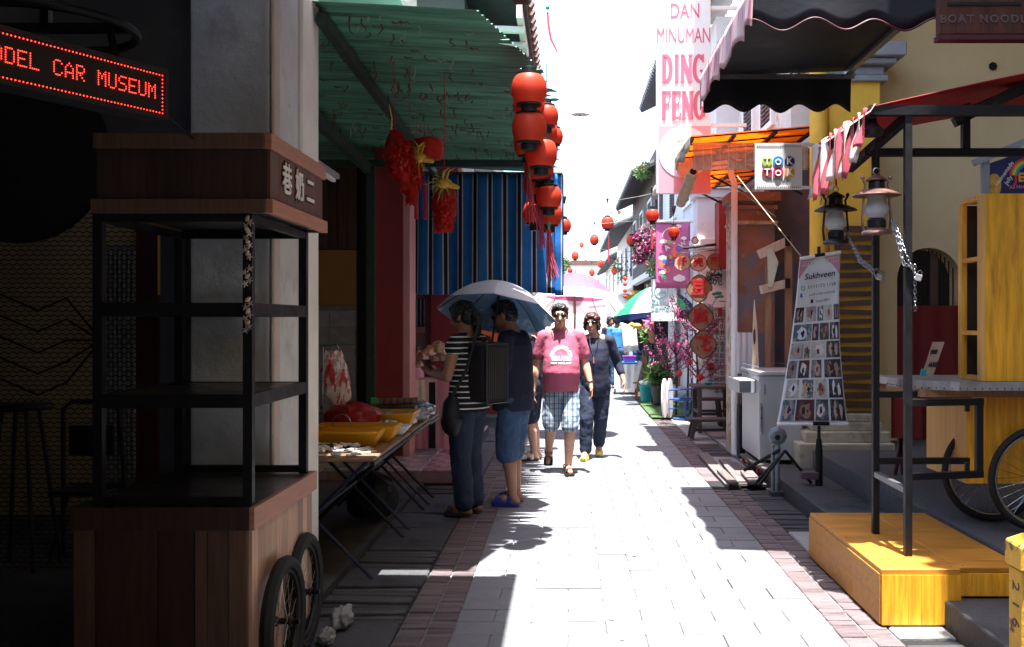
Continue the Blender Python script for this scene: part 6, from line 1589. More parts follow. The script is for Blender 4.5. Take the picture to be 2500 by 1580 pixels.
text('lettering', 'Homemade', .045, W(2452, 424, Y - .006), 'sign_sheet', bd, right=(.55, 0, .8), up=(-.8, 0, .55)); text('lettering', 'Jelly', .045, W(2462, 440, Y - .006), 'sign_sheet', bd, right=(.55, 0, .8), up=(-.8, 0, .55))
text('lettering', '"All Natural"', .038, W(2492, 456, Y - .006), 'print_pink', bd, right=(1, 0, .08)); blob(bd, W(2428, 452, Y - .006), .05, .085, 'jelly_gold', 'jelly_picture')
# folding stool behind the cart
t = thing('red_stand', 'dark red trestle table standing on the porch behind the cart', 'table', W(2230, 1150, 7.6))
MB().box(WX(2175, 7.6), WX(2330, 7.6), 7.4, 7.9, .98, 1.0).build('top', 'red_cloth', t); MB().sheet(lambda u, v: (WX(2175, 7.4) + u * .5, 7.39 + .015 * math.sin(u * 25), .98 - .35 * v), 20, 2, .006).build('cloth', 'red_cloth', t, smooth=True)
for a_, b_ in (((2190, 1000), (2205, 1160)), ((2215, 1000), (2185, 1160))): MB().beam(W(*a_, 7.5), W(*b_, 7.5), .025).build('leg', 'piping', t)
# yellow stencilled gate post
mat('post_yellow', (.62, .34, .03), .6, var=.2, scale=12, bump=.3, bscale=40, c2=(.10, .06, .04), c2s=9, c2lo=.57, c2hi=.62, c3=(.68, .50, .15), c3s=5, c3lo=.55, c3hi=.7)
Y = 3.9; t = thing('yellow_post', 'worn yellow concrete post with black stencilled numbers at the lower right', 'post', W(2500, 1580, Y))
x0, yb2 = (2462 - VX) * 4.02 / F, 4.02; MB().box(x0, x0 + .25, Y, yb2, 0, WZ(1395, Y)).build('shaft', 'post_yellow', t, bevel=.006)
MB().add([(x0 - .012, Y - .02, WZ(1393, Y)), (x0 + .28, Y - .02, WZ(1393, Y)), (x0 + .28, yb2 + .01, WZ(1393, Y)), (x0 - .012, yb2 + .01, WZ(1393, Y)), (x0 - .012, Y - .02, WZ(1335, Y)), (x0 + .28, Y - .02, WZ(1335, Y)), (x0 + .28, yb2 + .01, WZ(1332, Y)), (x0 - .012, yb2 + .01, WZ(1332, Y)), (x0 + .04, Y + .02, WZ(1312, Y)), (x0 + .22, Y + .02, WZ(1312, Y)), (x0 + .22, yb2 - .03, WZ(1312, Y)), (x0 + .04, yb2 - .03, WZ(1312, Y))],
    [(3, 2, 1, 0), (0, 1, 5, 4), (1, 2, 6, 5), (2, 3, 7, 6), (3, 0, 4, 7), (4, 5, 9, 8), (5, 6, 10, 9), (6, 7, 11, 10), (7, 4, 8, 11), (8, 9, 10, 11)]).build('cap', 'post_yellow', t, bevel=.005)
for k, ch_ in enumerate('216'): text('stencil', ch_, .085, (x0 - .001, Y + .055, WZ(1430 + k * 45, 3.96)), 'rim_brown', t, right=(0, 0, -1), up=(0, -1, 0), ext=.001)
for k, ch_ in enumerate('015'): text('stencil', ch_, .085, (x0 + .05, Y - .001, WZ(1440 + k * 45, Y)), 'rim_brown', t, right=(0, 0, -1), up=(1, 0, 0), ext=.001)
# ================================================================ lanterns strung across the lane
STREET = [(1378, 551, 17, 'large'), (1483, 545, 16, 'large'), (1451, 586, 11.5, ''), (1542, 587, 13, ''), (1593, 526, 16, ''), (1364, 587, 9.5, ''), (1404, 625, 9.5, ''), (1466, 644, 8, ''), (1500, 661, 8, ''), (1445, 666, 7, ''), (1550, 655, 8, ''), (1531, 647, 7.5, ''), (1585, 644, 9, ''), (1392, 661, 6, ''), (1359, 673, 5.5, ''), (1645, 567, 14, '')]
LABS = ['red lantern nearest the striped curtain, over the lane', 'large red lantern high over the middle of the lane', 'mid-sized red lantern below the high middle one', 'red lantern beside the bougainvillea', 'red lantern under the corner of the orange awning', 'red lantern half hidden by the curtain edge',
 'red lantern above the top of the pink umbrella', 'small red lantern over the middle of the lane', 'small red lantern right of the lane middle', 'tiny red lantern over the lane, above the umbrella rim', 'small red lantern below the bougainvillea, right one', 'small red lantern below the bougainvillea, left one', 'small shaded red lantern left of the pink banner', 'tiny red lantern left behind the umbrella top', 'tiny red lantern at the far left eaves', 'red lantern in front of the pink banner']
for (px, py, r, _), lab in zip(STREET, LABS):
    Y = .30 * F / (2 * r)
    if px == 1645: Y = 14.2
    if px in (1593, 1585): Y = 14.0 if px == 1593 else 26
    if px == 1378: Y = 15
    p = W(px, py, Y); rr_ = r * Y / F
    lantern('red_lantern', lab, p, rr_, 'lanterns strung over the lane', tall=.86, wire=rr_ * 3.2, cone=True)
for px, py, r in ((1420, 598, 6), (1475, 606, 6), (1510, 615, 6.5), (1430, 640, 5), (1488, 634, 5.5), (1520, 600, 6), (1408, 668, 4.5), (1470, 676, 4.5), (1518, 684, 5), (1540, 620, 6)):
    Y = .30 * F / (2 * r); p = W(px, py, Y); rr_ = r * Y / F
    lantern('red_lantern', 'tiny red lantern among those strung farthest down the lane', p, rr_, 'tiny lanterns far down the lane', tall=.86, wire=rr_ * 3, cone=True)
for k, (pts, lab) in enumerate((([(1345, 470), (1395, 488), (1480, 494), (1560, 480), (1606, 470)], 'wire crossing the lane at the two large lanterns'), ([(1350, 540), (1450, 548), (1545, 540), (1610, 520)], 'wire crossing the lane below the large lanterns'), ([(1360, 580), (1420, 598), (1500, 615), (1590, 612)], 'wire crossing the lane at bougainvillea height'), ([(1362, 612), (1440, 634), (1540, 628), (1600, 622)], 'farthest wire crossing the lane'))):
    Yw = (17, 22, 28, 36)[k]; MB().tube([W(a_, b_, Yw) for a_, b_ in pts], .006, 5).build('overhead_wire', 'lantern_cap', None, label=lab, cat='wire')
t = thing('lantern_string', 'vertical string of little red lanterns beside the green parasol', 'lantern', W(1526, 735, 19))
for k, py in enumerate((680, 694, 710, 724)): MB().ell(W(1526, py, 19), (.042, .042, .036), 12, 8).build('little_lantern', 'lantern_red', t, smooth=True)
MB().tube([W(1526, 665, 19), W(1526, 735, 19)], .004, 4).build('cord', 'tassel_red', t)
for px, py0, py1, Y, lab in ((1592, 560, 608, 15.5, 'red tassel beside the pink banner'), (1646, 598, 628, 14, 'red tassel below the lantern on the pink banner'), (1486, 580, 640, 24, 'long red tassel far along the lane')):
    t = thing('hanging_tassel', lab, 'tassel', W(px, py1, Y)); MB().tube([W(px, py0, Y), W(px, py1, Y)], [.012, .02], 8).build('threads', 'tassel_red', t); MB().ell(W(px, py0 - 2, Y), (.014, .014, .014), 8, 6).build('bead', 'jade', t); MB().tube([W(px, py0, Y), W(px, py0 - 30, Y)], .003, 4).build('cord', 'tassel_red', t)
# street lamp on a bent arm
Y = 13; t = thing('street_lamp', 'thin white lamp on a bent arm high over the lane', 'lamp', W(1417, 280, Y)); mat('lamp_white', (.55, .56, .6), .5)
MB().tube([W(1330, 249, Y), W(1405, 250, Y), W(1414, 254, Y), W(1416, 262, Y)], .006, 6).build('arm', 'lamp_white', t); MB().lathe([(.125, 0), (.12, .008), (.05, .02), (.012, .06), (.012, .12)], W(1417, 280, Y), 20).build('shade', 'lamp_white', t, smooth=True)
MB().ell(W(1417, 281, Y), (.02, .02, .02), 8, 6).build('bulb', 'lamp_white', t)
Y = 60; t = thing('radio_mast', 'faint thin lattice mast far beyond the lane', 'mast', W(1492, 700, Y)); mat('mast_pale', (.7, .7, .7), .6)
for dx in (-.12, .12): MB().tube([W(1492, 760, Y) + Vector((dx * 2, 0, 0)), W(1492, 318, Y) + Vector((dx * .4, 0, 0))], .02, 4).build('leg', 'mast_pale', t)
for k in range(12): MB().beam(W(1492, 340 + k * 32, Y) - Vector((.1, 0, 0)), W(1492, 356 + k * 32, Y) + Vector((.1, 0, 0)), .02).build('brace', 'mast_pale', t)

# ================================================================ plants
mat('leaf_green', (.055, .11, .03), .6, var=.4, scale=3, trans=.3); mat('leaf_light', (.11, .19, .05), .6, var=.4, scale=3, trans=.35); mat('petal_magenta', (.36, .05, .15), .6, var=.35, scale=6, trans=.35); mat('petal_pink', (.55, .14, .27), .6, var=.35, scale=6, trans=.35)
mat('petal_mauve', (.40, .17, .26), .6, var=.35, scale=5, trans=.3); mat('bark', (.06, .04, .035), .9, var=.3, scale=20, bump=.5); mat('terracotta', (.42, .15, .08), .8, var=.15); mat('petal_deep', (.22, .015, .08), .6, var=.3, trans=.3)
def leaf(b, p, s, rng, long=1.5):
    e = Euler((rng.uniform(-1.3, 1.3), rng.uniform(-1.3, 1.3), rng.uniform(0, 6.3))).to_matrix()
    b.add([p + e @ Vector(q) for q in ((-s * .5, 0, 0), (0, -s * .12, s * .1), (s * .5 * 1, 0, 0), (0, s * long, -s * .15))], [(0, 1, 3), (1, 2, 3)])
def foliage(par, name, m, blobs, n, s, seed, long=1.5, edge=.55):
    rng = random.Random(seed); b = MB(); tot = sum(q[1] ** 2 for q in blobs)
    for c_, r_ in blobs:
        c_ = Vector(c_)
        for k in range(int(n * r_ * r_ / tot)):
            d = Vector((rng.gauss(0, 1), rng.gauss(0, 1), rng.gauss(0, 1))).normalized() * r_ * (edge + (1.05 - edge) * rng.random() ** .6)
            d *= 1 + .35 * mnoise.noise(d * (1.6 / r_) + Vector((seed, 0, 0)))
            leaf(b, c_ + d, s * rng.uniform(.6, 1.25), rng, long)
    return b.build(name, m, par, fix=False)
def tree(label, x, y, h, r, seed, name='tree', m=('leaf_green', 'leaf_light'), n=2600, s=.14):
    t = thing(name, label, 'tree', (x, y, 0)); rng = random.Random(seed)
    MB().tube([(x, y, -.1), (x + .1, y, h * .3), (x, y + .1, h * .55), (x + .1, y, h * .8)], [.16, .12, .09, .03], 8).build('trunk', 'bark', t, smooth=True)
    bl = [((x + rng.uniform(-r, r) * .7, y + rng.uniform(-r, r) * .6, h * .55 + rng.uniform(0, h * .45)), r * rng.uniform(.35, .6)) for _ in range(11)]
    for c_, r_ in bl[:5]: MB().tube([(x, y, h * .45), lerp((x, y, h * .5), c_, .5), c_], [.06, .04, .015], 6).build('limb', 'bark', t)
    cr = foliage(t, 'crown', m[0], bl[:7], n, s, seed); foliage(t, 'crown', m[1], bl[4:], n // 2, s, seed + 1)
    return t
tree('leafy green tree at the far left end of the lane', -.75, 60, 5.2, .95, 5, n=1600, s=.11)
t = thing('bougainvillea', 'mauve and magenta bougainvillea spilling over the right-hand balcony', 'plant', W(1575, 640, 17.5))
bl = [(W(1572, 575, 17.5), .16), (W(1590, 590, 17.4), .15), (W(1565, 610, 17.4), .15), (W(1580, 560, 17.5), .12), (W(1555, 630, 17.4), .11), (W(1588, 618, 17.4), .12)]
foliage(t, 'blossoms', 'petal_mauve', bl, 900, .045, 3, 1.1); foliage(t, 'dark_blossoms', 'petal_deep', [(W(1560, 632, 17.35), .1), (W(1553, 580, 17.4), .07), (W(1575, 605, 17.4), .15)], 350, .045, 4, 1.1); foliage(t, 'leaves', 'leaf_green', bl, 220, .05, 6)
for k in range(5): MB().tube([W(1600, 560 + k * 12, 17.7), W(1580, 570 + k * 12, 17.5), W(1560, 590 + k * 12, 17.45)], [.012, .008, .003], 5).build('branch', 'bark', t)
def hanging_plant(label, px, py, Y, r, seed):
    t = thing('hanging_plant', label, 'plant', W(px, py + 10, Y)); foliage(t, 'leaves', 'leaf_light', [(W(px, py, Y), r), (W(px + 4, py + 6, Y), r * .7)], 110, .055, seed, 2.4)
    MB().lathe([(.05, 0), (.08, .1), (.085, .11)], W(px, py + 3, Y), 12).build('pot', 'terracotta', t)
hanging_plant('spiky green plant hanging under the far right eave', 1566, 415, 22, .22, 1); hanging_plant('pale leafy plant on the far white house', 1515, 660, 34, .4, 2); hanging_plant('leafy plant by the bougainvillea', 1598, 655, 20, .2, 3); hanging_plant('wispy green plant high on the far right house', 1512, 520, 36, .5, 4)
# artificial plum blossom trees
def blossom(label, x, y, h, seed, spread=.4, n=330, lo=.35):
    t = thing('blossom_tree', label, 'tree', (x, y, .02)); rng = random.Random(seed); b = MB(); tips = []
    b.tube([(x, y, .02), (x + .02, y, h * .4), (x - .02, y, h * .7)], [.022, .016, .01], 6)
    for k in range(13):
        z0 = h * rng.uniform(lo, .7); a_ = rng.uniform(0, 6.28); l_ = spread * rng.uniform(.5, 1.1)
        p0 = Vector((x, y, z0)); p1 = p0 + Vector((math.cos(a_) * l_ * .6, math.sin(a_) * l_ * .4, h * rng.uniform(.02, .14))); p2 = p0 + Vector((math.cos(a_) * l_, math.sin(a_) * l_ * .7, h * rng.uniform(.08, .30)))
        b.tube([p0, p1, p2], [.009, .006, .003], 5); tips += [(p0, p1), (p1, p2), (p1, p2)]
    b.build('branches', 'bark', t)
    for q, m_ in enumerate(('petal_pink', 'petal_magenta')):
        f_ = MB()
        for k in range(n):
            a_, c_ = rng.choice(tips); p = a_.lerp(c_, rng.random()) + Vector((rng.gauss(0, .022), rng.gauss(0, .022), rng.gauss(0, .022)))
            leaf(f_, p, .028 * rng.uniform(.6, 1.3), rng, 1.1)
        f_.build('blossoms', m_, t, fix=False)
    MB().ell((x + .05, y - .05, h * .36), (.05, .03, .05), 8, 6).build('red_knot', 'sign_red', t); MB().tube([(x + .05, y - .05, h * .36), (x + .05, y - .05, h * .25)], .008, 5).build('knot_tail', 'sign_red', t)
blossom('pink plum blossom tree nearest the rounded square basket signs', WX(1700, 14.2), 14.2, 1.95, 3, .38, 380, .3); blossom('pink plum blossom tree before the white shop sign', WX(1650, 15.6), 15.6, 1.9, 8, .42); blossom('pink plum blossom tree by the green parasol', WX(1628, 17.2), 17.2, 1.55, 11, .4, 240); blossom('slim pink blossom tree behind the basket signs', WX(1678, 16.4), 16.4, 2.3, 15, .4)
def pot_plant(label, px, py, Y, s, seed, m='leaf_green', potm='terracotta'):
    c_ = W(px, py, Y); t = thing('potted_plant', label, 'plant', c_)
    MB().lathe([(.07 * s, 0), (.10 * s, .17 * s), (.11 * s, .18 * s), (.11 * s, .21 * s), (.09 * s, .2 * s)], c_, 14).build('pot', potm, t, smooth=True)
    foliage(t, 'leaves', m, [(c_ + Vector((0, 0, .34 * s)), .15 * s), (c_ + Vector((.06 * s, 0, .28 * s)), .11 * s)], 130, .06 * s, seed, 2)
mat('pot_dark', (.04, .04, .045), .6)
pot_plant('terracotta pot with pink flowers hanging by the parasol pole', 1596, 838, 18.0, 1.0, 2, 'petal_pink'); pot_plant('dark pot with leafy plant on the shelf by the parasol', 1586, 870, 18.2, 1.1, 4, 'leaf_light', 'pot_dark'); pot_plant('dark tub of greenery near the teal bucket', 1610, 985, 17.2, 1.5, 6, 'leaf_green', 'pot_dark'); pot_plant('small pot plant on the ground left of the easel', 1540, 930, 24, 1.2, 8, 'leaf_light', 'pot_dark')
pot_plant('white tub with plant far along the right side', 1494, 900, 27, 1.5, 18, 'leaf_light', 'tray_white')

# ================================================================ shop goods along the right side
mat('zakka_white', (.72, .73, .70), .6, var=.03); mat('zakka_blue', (.20, .42, .46), .6); mat('banner_rose', (.62, .17, .37), .65, var=.05, trans=.15); mat('rose_text', (.75, .55, .1), .6)
Y = 15.2; t = thing('pink_banner', 'pink banner with clouds, rainbow and candy coloured letters', 'banner', W(1643, 703, Y))
bd = MB().sheet(lambda u, v: (WX(1601, Y) + u * (WX(1685, Y) - WX(1601, Y)), Y + .012 * math.sin(u * 5), WZ(542 + 162 * v, Y)), 10, 10, .006).build('sheet', 'banner_rose', t, smooth='full')
MB().tube([W(1599, 541, Y), W(1698, 541, Y)], .02, 8).build('rod', 'white_paint', t); MB().beam(W(1685, 541, Y), W(1705, 541, Y), .03).build('bracket', 'black_paint', t)
def cloud(par, px, py, s, Y):
    b = MB()
    for dx, dz, r_ in ((-.5, 0, .33), (0, .12, .45), (.5, .02, .36), (.2, -.1, .36), (-.2, -.1, .34)):
        c_ = W(px, py, Y) + Vector((dx * s, 0, dz * s)); b.lathe([(r_ * s, 0), (r_ * s, .003)], c_ + Vector((0, -.001 * (dx + 2) * 2, 0)), 14, Matrix.Rotation(R(90), 4, 'X'))
    b.build('cloud', 'sign_sheet', par)
for px, py, s_ in ((1658, 680, .11), (1669, 582, .055), (1620, 590, .07), (1618, 630, .08), (1617, 665, .06), (1655, 553, .06)): cloud(bd, px, py, s_, Y - .02)
for k, (ch_, px, py) in enumerate((('S', 1622, 676), ('U', 1630, 660), ('G', 1638, 640), ('A', 1628, 605), ('R', 1635, 592), ('R', 1616, 645), ('A', 1624, 638), ('I', 1633, 634), ('N', 1641, 626), ('B', 1648, 616), ('O', 1656, 608), ('W', 1667, 597))):
    text('letter', ch_, .11, W(px, py, Y - .03), ('rb3', 'rb1', 'disc_blue', 'sign_sheet', 'disc_lime', 'rb1', 'disc_blue', 'rb0', 'disc_lime', 'rb1', 'disc_blue', 'sign_cream')[k], bd, right=(.8, 0, .6), up=(-.6, 0, .8), bold=.003)
MB().tube(arc(W(1638, 578, Y - .025), .13, 0, PI, 14), .006, 5).build('rainbow', 'sign_sheet', bd)
Y = 17.4; t = thing('white_shop_sign', 'white upright shop sign with pale blue handwriting below the pink banner', 'sign', W(1622, 782, Y))
bd = MB().box(WX(1590, Y), WX(1640, Y), Y, Y + .04, WZ(784, Y), WZ(682, Y)).build('panel', 'zakka_white', t); MB().box(WX(1641, Y), WX(1652, Y), Y, Y + .3, WZ(784, Y), WZ(682, Y)).build('side', 'zakka_white', t)
text('lettering', 'Zakka', .13, W(1612, 738, Y - .004), 'zakka_blue', bd); text('lettering', 'Corner', .13, W(1613, 754, Y - .004), 'zakka_blue', bd); text('lettering', 'Lavha', .075, W(1614, 714, Y - .004), 'zakka_blue', bd)
MB().tube([W(1614, 710, Y - .004) + Vector((.12 * math.cos(a_), 0, .125 * math.sin(a_))) for a_ in [2 * PI * i / 24 for i in range(24)]], .005, 5, True).build('ring', 'zakka_blue', bd)
MB().box(WX(1598, Y), WX(1632, Y), Y + .05, Y + .09, .02, WZ(784, Y)).build('foot', 'black_paint', t)
# parasols
def parasol(name, label, base, ztop, R_, drop, n_, cols, tiltx=0, tilty=0, pole=True, ring=None, polem='black_paint', scal=.04, valance=0, inner=None, pole_bottom=None, pr=.012, sub=3):
    t = thing(name, label, 'umbrella', base); x, y, z = base; M_ = Euler((tiltx, tilty, 0)).to_matrix(); top = Vector((x, y, ztop))
    def pt(u, v, k, d=0):
        a_ = 2 * PI * (k + u) / n_; e_ = R_ * v * (1 - scal * math.sin(PI * u) * v) / 1
        zz = -drop * (v ** 1.9) + .03 * R_ * math.sin(PI * u) * v * (1 - v) - d
        return top + M_ @ Vector((e_ * math.cos(a_), e_ * math.sin(a_), zz))
    for k in range(n_):
        for q, (v0, v1) in enumerate(((0.0, ring), (ring, 1.0)) if ring else ((0.0, 1.0),)):
            m_ = cols[q] if ring else cols[k % len(cols)]
            MB().sheet(lambda u, v: pt(u, max(.01, v0 + (v1 - v0) * v), k), 5, 8).build('panel' if q == 0 else 'rim_panel', m_, t, smooth='full', fix=False)
            if inner: MB().sheet(lambda u, v: pt(u, max(.01, v0 + (v1 - v0) * v), k, .006), 5, 8).build('lining', inner, t, smooth='full', fix=False)
        if valance:
            MB().sheet(lambda u, v: pt(u, 1, k) + M_ @ Vector((0, 0, -valance * v * (1 - .25 * math.sin(PI * u)))), 5, 2).build('valance', 'navy_print', t, fix=False)
        MB().tube([pt(0, v, k, .012) for v in (.05, .35, .7, 1.0)], .0035, 4).build('rib', 'black_paint', t)
    pb = M_ @ Vector((0, 0, 1)); 
    if pole_bottom is not None: MB().tube([top, Vector(pole_bottom)], pr, 8).build('pole', polem, t)
    MB().lathe([(.012, 0), (.006, .05), (.002, .06)], top, 8, M_.to_4x4()).build('ferrule', polem, t)
    return t
mat('um_silver', (.58, .57, .63), .5, var=.06, scale=3, trans=.2)
mat('um_sky', (.14, .26, .40), .6, var=.2, scale=3, c2=(.50, .58, .66), c2s=4.5, c2lo=.52, c2hi=.62, trans=.25); mat('um_pink', (.50, .11, .23), .6, var=.06, trans=.35); mat('um_white', (.74, .68, .68), .6, var=.04, trans=.3)
mat('um_green', (.03, .42, .14), .6, trans=.3); mat('um_navy', (.015, .03, .09), .6, trans=.1)
parasol('umbrella', 'grey silver umbrella with sky printed lining, held over the shoppers', (-.54, 8.0, 1.35), 1.80, .475, .26, 8, ['um_silver'], R(-19), R(6), inner='um_sky', pole_bottom=(-.62, 7.94, 1.18), pr=.008, scal=.07)
Y = 13.0; u_ = parasol('umbrella', 'large pink and white umbrella behind the walking couple', (WX(1405, Y), Y, 0), 2.12, .66, .42, 12, ['um_pink', 'um_white'], R(-9), R(3), ring=.80, pole_bottom=(WX(1400, Y), Y + .03, 0), polem='mid_wood', pr=.014)
tx = text('lettering', 'prudential', .05, W(1458, 748, 12.78), 'um_pink', u_, right=(-1, 0, -.1), up=(-.1, 0, 1))
Y = 19.0; parasol('parasol', 'green, white and navy parasol with dark valance over the shop goods', (WX(1600, Y), Y, 0), 2.16, .80, .52, 8, ['um_green', 'um_white', 'um_green', 'um_navy'], R(-3), R(-4), pole_bottom=(WX(1612, Y), Y, 0), valance=.13, pr=.02)
# goods
mat('cloth_white', (.72, .72, .74), .8, var=.05)
t = thing('white_cloth', 'long white cloth hanging from the parasol', 'cloth', W(1538, 865, 18.2)); MB().sheet(lambda u, v: (WX(1517 + 36 * u + 6 * v, 18.2), 18.2 + .02 * math.sin(u * 9), WZ(787 + (75 - 8 * u) * v + 14 * u * (1 - v), 18.2)), 12, 4, .005).build('sheet', 'cloth_white', t, smooth='full')
mat('purple_plastic', (.35, .05, .30), .5); mat('blue_cloth', (.04, .20, .45), .7, var=.3, scale=5)
t = thing('stall_table', 'stall table with blue cloth under the parasol', 'table', (WX(1530, 20.5), 20.5, 0)); MB().box(WX(1500, 20.5), WX(1556, 20.5), 20.3, 20.9, .62, .66).build('tabletop', 'blue_cloth', t); MB().sheet(lambda u, v: (WX(1500, 20.3) + .47 * u, 20.29 + .02 * math.sin(u * 20), .62 - .5 * v), 18, 2, .006).build('cloth', 'cloth_white', t, smooth=True)
for px in (1502, 1553): MB().beam((WX(px, 20.5), 20.6, 0), (WX(px, 20.5), 20.6, .62), .03).build('leg', 'black_paint', t)
tray('plastic_basket', 'purple plastic basket on the stall table under the parasol', WX(1523, 20.4), WX(1552, 20.4), 20.4, 20.7, .665, .12, 'purple_plastic', .02)
MB().lathe([(.09, 0), (.125, .27), (.135, .28), (.135, .30), (.12, .29)], W(1577, 980, 18.4), 18).build('bucket', 'teal_plastic', None, smooth=True, label='teal plastic bucket standing at the lane edge', cat='bucket')
crumple('white_bag', 'crumpled white bag on top of the teal bucket', W(1576, 935, 18.4), .09, 'cloth_white', 91, sq=(1.2, 1, .5))
t = thing('easel', 'wooden A-frame easel with a white board by the bucket', 'easel', W(1568, 975, 19.0)); Y = 19
for a_, b_ in (((1552, 975), (1573, 855)), ((1590, 975), (1573, 855))): MB().beam(W(*a_, Y), W(*b_, Y), .045, .03).build('leg', 'mid_wood', t)
MB().beam(W(1575, 855, Y), W(1574, 965, Y + .5), .045, .03).build('rear_leg', 'mid_wood', t); MB().prism([W(1546, 930, Y - .02), W(1560, 880, Y - .02), W(1568, 885, Y - .02), W(1556, 933, Y - .02)], (0, .01, 0)).build('board', 'cloth_white', t); MB().beam(W(1545, 935, Y - .03), W(1585, 932, Y - .03), .03).build('ledge', 'mid_wood', t)
t = thing('shop_shelf', 'dark shelf rack with a blue notice beside the parasol pole', 'shelf', W(1604, 985, 17.6)); Y = 17.6; mat('notice_blue', (.02, .16, .45), .5)
for px in (1592, 1617): MB().beam(W(px, 985, Y), W(px, 840, Y), .03).build('upright', 'black_paint', t)
for py in (845, 875, 918): MB().box(WX(1590, Y), WX(1619, Y), Y - .1, Y + .15, WZ(py, Y), WZ(py, Y) + .02).build('shelf', 'black_paint', t)
n = MB().box(WX(1594, Y), WX(1614, Y), Y - .12, Y - .11, WZ(906, Y), WZ(882, Y)).build('notice', 'notice_blue', t); MB().box(WX(1600, Y), WX(1608, Y), Y - .124, Y - .121, WZ(898, Y), WZ(889, Y)).build('notice_mark', 'cloth_white', n); MB().box(WX(1594, Y), WX(1615, Y), Y - .119, Y - .1, WZ(980, Y), WZ(908, Y)).build('front_panel', 'cloth_white', t)
mat('wicker', (.50, .28, .10), .7, var=.2, scale=20, bump=.5, bscale=80)
for k, (px, py, lab) in enumerate(((1556, 722, 'wicker basket hanging high behind the parasol, upper one'), (1540, 732, 'wicker basket hanging high behind the parasol, lower one'))): MB().lathe([(.07, 0), (.11, .09), (.115, .1), (.09, .08)], W(px, py, 20), 16, sx=1.3).build('wicker_basket', 'wicker', None, smooth=True, label=lab, cat='basket')
mat('gold_toy', (.6, .40, .04), .5); MB().ell(W(1554, 796, 18), (.09, .05, .05)).ell(W(1543, 793, 18), (.04, .04, .045)).tube([W(1548, 800, 18), W(1547, 806, 18)], .02, 6).tube([W(1560, 800, 18), W(1561, 806, 18)], .02, 6).build('gold_figure', 'gold_toy', None, smooth=True, label='small gold animal figure under the parasol', cat='figure')
# window box of flowers and wall lamp far left
mat('wall_clock_white', (.7, .7, .7), .5)
t = thing('round_mirror', 'small round lamp on the wall above the basket signs', 'lamp', W(1697, 587, 13.5)); MB().tube([W(1697, 587, 13.5) + Vector((.045 * math.cos(a_), 0, .045 * math.sin(a_))) for a_ in [2 * PI * i / 18 for i in range(18)]], .007, 5, True).build('ring', 'black_paint', t); MB().lathe([(.04, 0), (.03, .02)], W(1697, 587, 13.5), 16, Matrix.Rotation(R(90), 4, 'X')).build('glass', 'wall_clock_white', t)
# ================================================================ people
def skin(name, c): return mat(name, c, .5, var=.08, scale=8, spec=.35)
skin('skin_a', (.46, .25, .165)); skin('skin_b', (.30, .145, .085)); skin('skin_c', (.34, .17, .105)); skin('skin_pale', (.55, .33, .24))
mat('hair_black', (.012, .010, .010), .45, var=.3, scale=20, stretch=(1, 1, .3)); mat('hair_brown', (.045, .016, .010), .45, var=.3, scale=20); mat('hair_grey', (.05, .048, .05), .5, var=.6, scale=40)
mat('lens', (.006, .006, .007), .15); mat('lip', (.30, .08, .07), .5); mat('navy_cloth', (.010, .013, .032), .85, var=.2, scale=6, bump=.3, bscale=9); mat('denim', (.035, .075, .15), .85, var=.35, scale=5, bump=.3, bscale=14, c2=(.12, .19, .28), c2s=3.5, c2lo=.55, c2hi=.72)
mat('denim_dark', (.012, .02, .045), .85, var=.25, scale=5, bump=.3, bscale=12); mat('shirt_pink', (.38, .085, .14), .85, var=.15, scale=5, bump=.6, bscale=7); mat('sole', (.015, .013, .013), .7); mat('sandal_blue', (.02, .04, .30), .5); mat('shoe_yellow', (.70, .55, .12), .5); mat('strap_brown', (.05, .025, .02), .6); mat('print_white', (.72, .68, .68), .8)
stripes('tee_stripes', [(0, (.010, .010, .013)), (.74, (.62, .62, .60)), (.97, (.010, .010, .013))], .042, 'Z', .85, bump=.3)
stripes('plaid', [(0, (.26, .29, .35)), (.18, (.09, .12, .18)), (.36, (.40, .44, .49)), (.42, (.22, .26, .33)), (.55, (.42, .47, .52)), (.62, (.12, .20, .28)), (.80, (.36, .40, .45))], .09, 'X', .85, plaid=('Z', .12, [(0, (1, 1, 1)), (.28, (.55, .62, .7)), (.42, (1, 1, 1)), (.6, (.8, .85, .9)), (.72, (.5, .55, .62)), (.8, (1, 1, 1))]), bump=.4)

def hand(b, wrist, d, palm_n, s=1.0, curl=.5):
    """palm, four fingers of their own length and a thumb; d = direction of the fingers, palm_n = direction the palm faces"""
    d = Vector(d).normalized(); n_ = Vector(palm_n); n_ = (n_ - d * n_.dot(d)).normalized(); x = d.cross(n_); w = Vector(wrist)
    M_ = Matrix((x, n_, d)).transposed()
    b.ell(w + d * .045 * s, (.038 * s, .016 * s, .052 * s), 12, 8, M_.to_4x4())
    b.cap(w, w + d * .03 * s, .022 * s, .024 * s, 10)
    for k, (o, l) in enumerate(((-.027, .062), (-.009, .072), (.009, .067), (.027, .052))):
        p0 = w + d * .085 * s + x * o * s; d1 = (d + n_ * curl * .5).normalized(); p1 = p0 + d1 * l * .5 * s; d2 = (d + n_ * curl * 1.6).normalized(); p2 = p1 + d2 * l * .5 * s
        b.cap(p0 - d * .02 * s, p1, .0088 * s, .0082 * s, 8); b.cap(p1, p2, .0082 * s, .0068 * s, 8)
    t0 = w + d * .025 * s - x * .03 * s; t1 = t0 + (d * .6 - x * .6 + n_ * .3).normalized() * .035 * s; t2 = t1 + (d * .9 - x * .2 + n_ * .4).normalized() * .028 * s
    b.cap(t0 + x * .015 * s, t1, .011 * s, .0095 * s, 8); b.cap(t1, t2, .0095 * s, .0075 * s, 8)

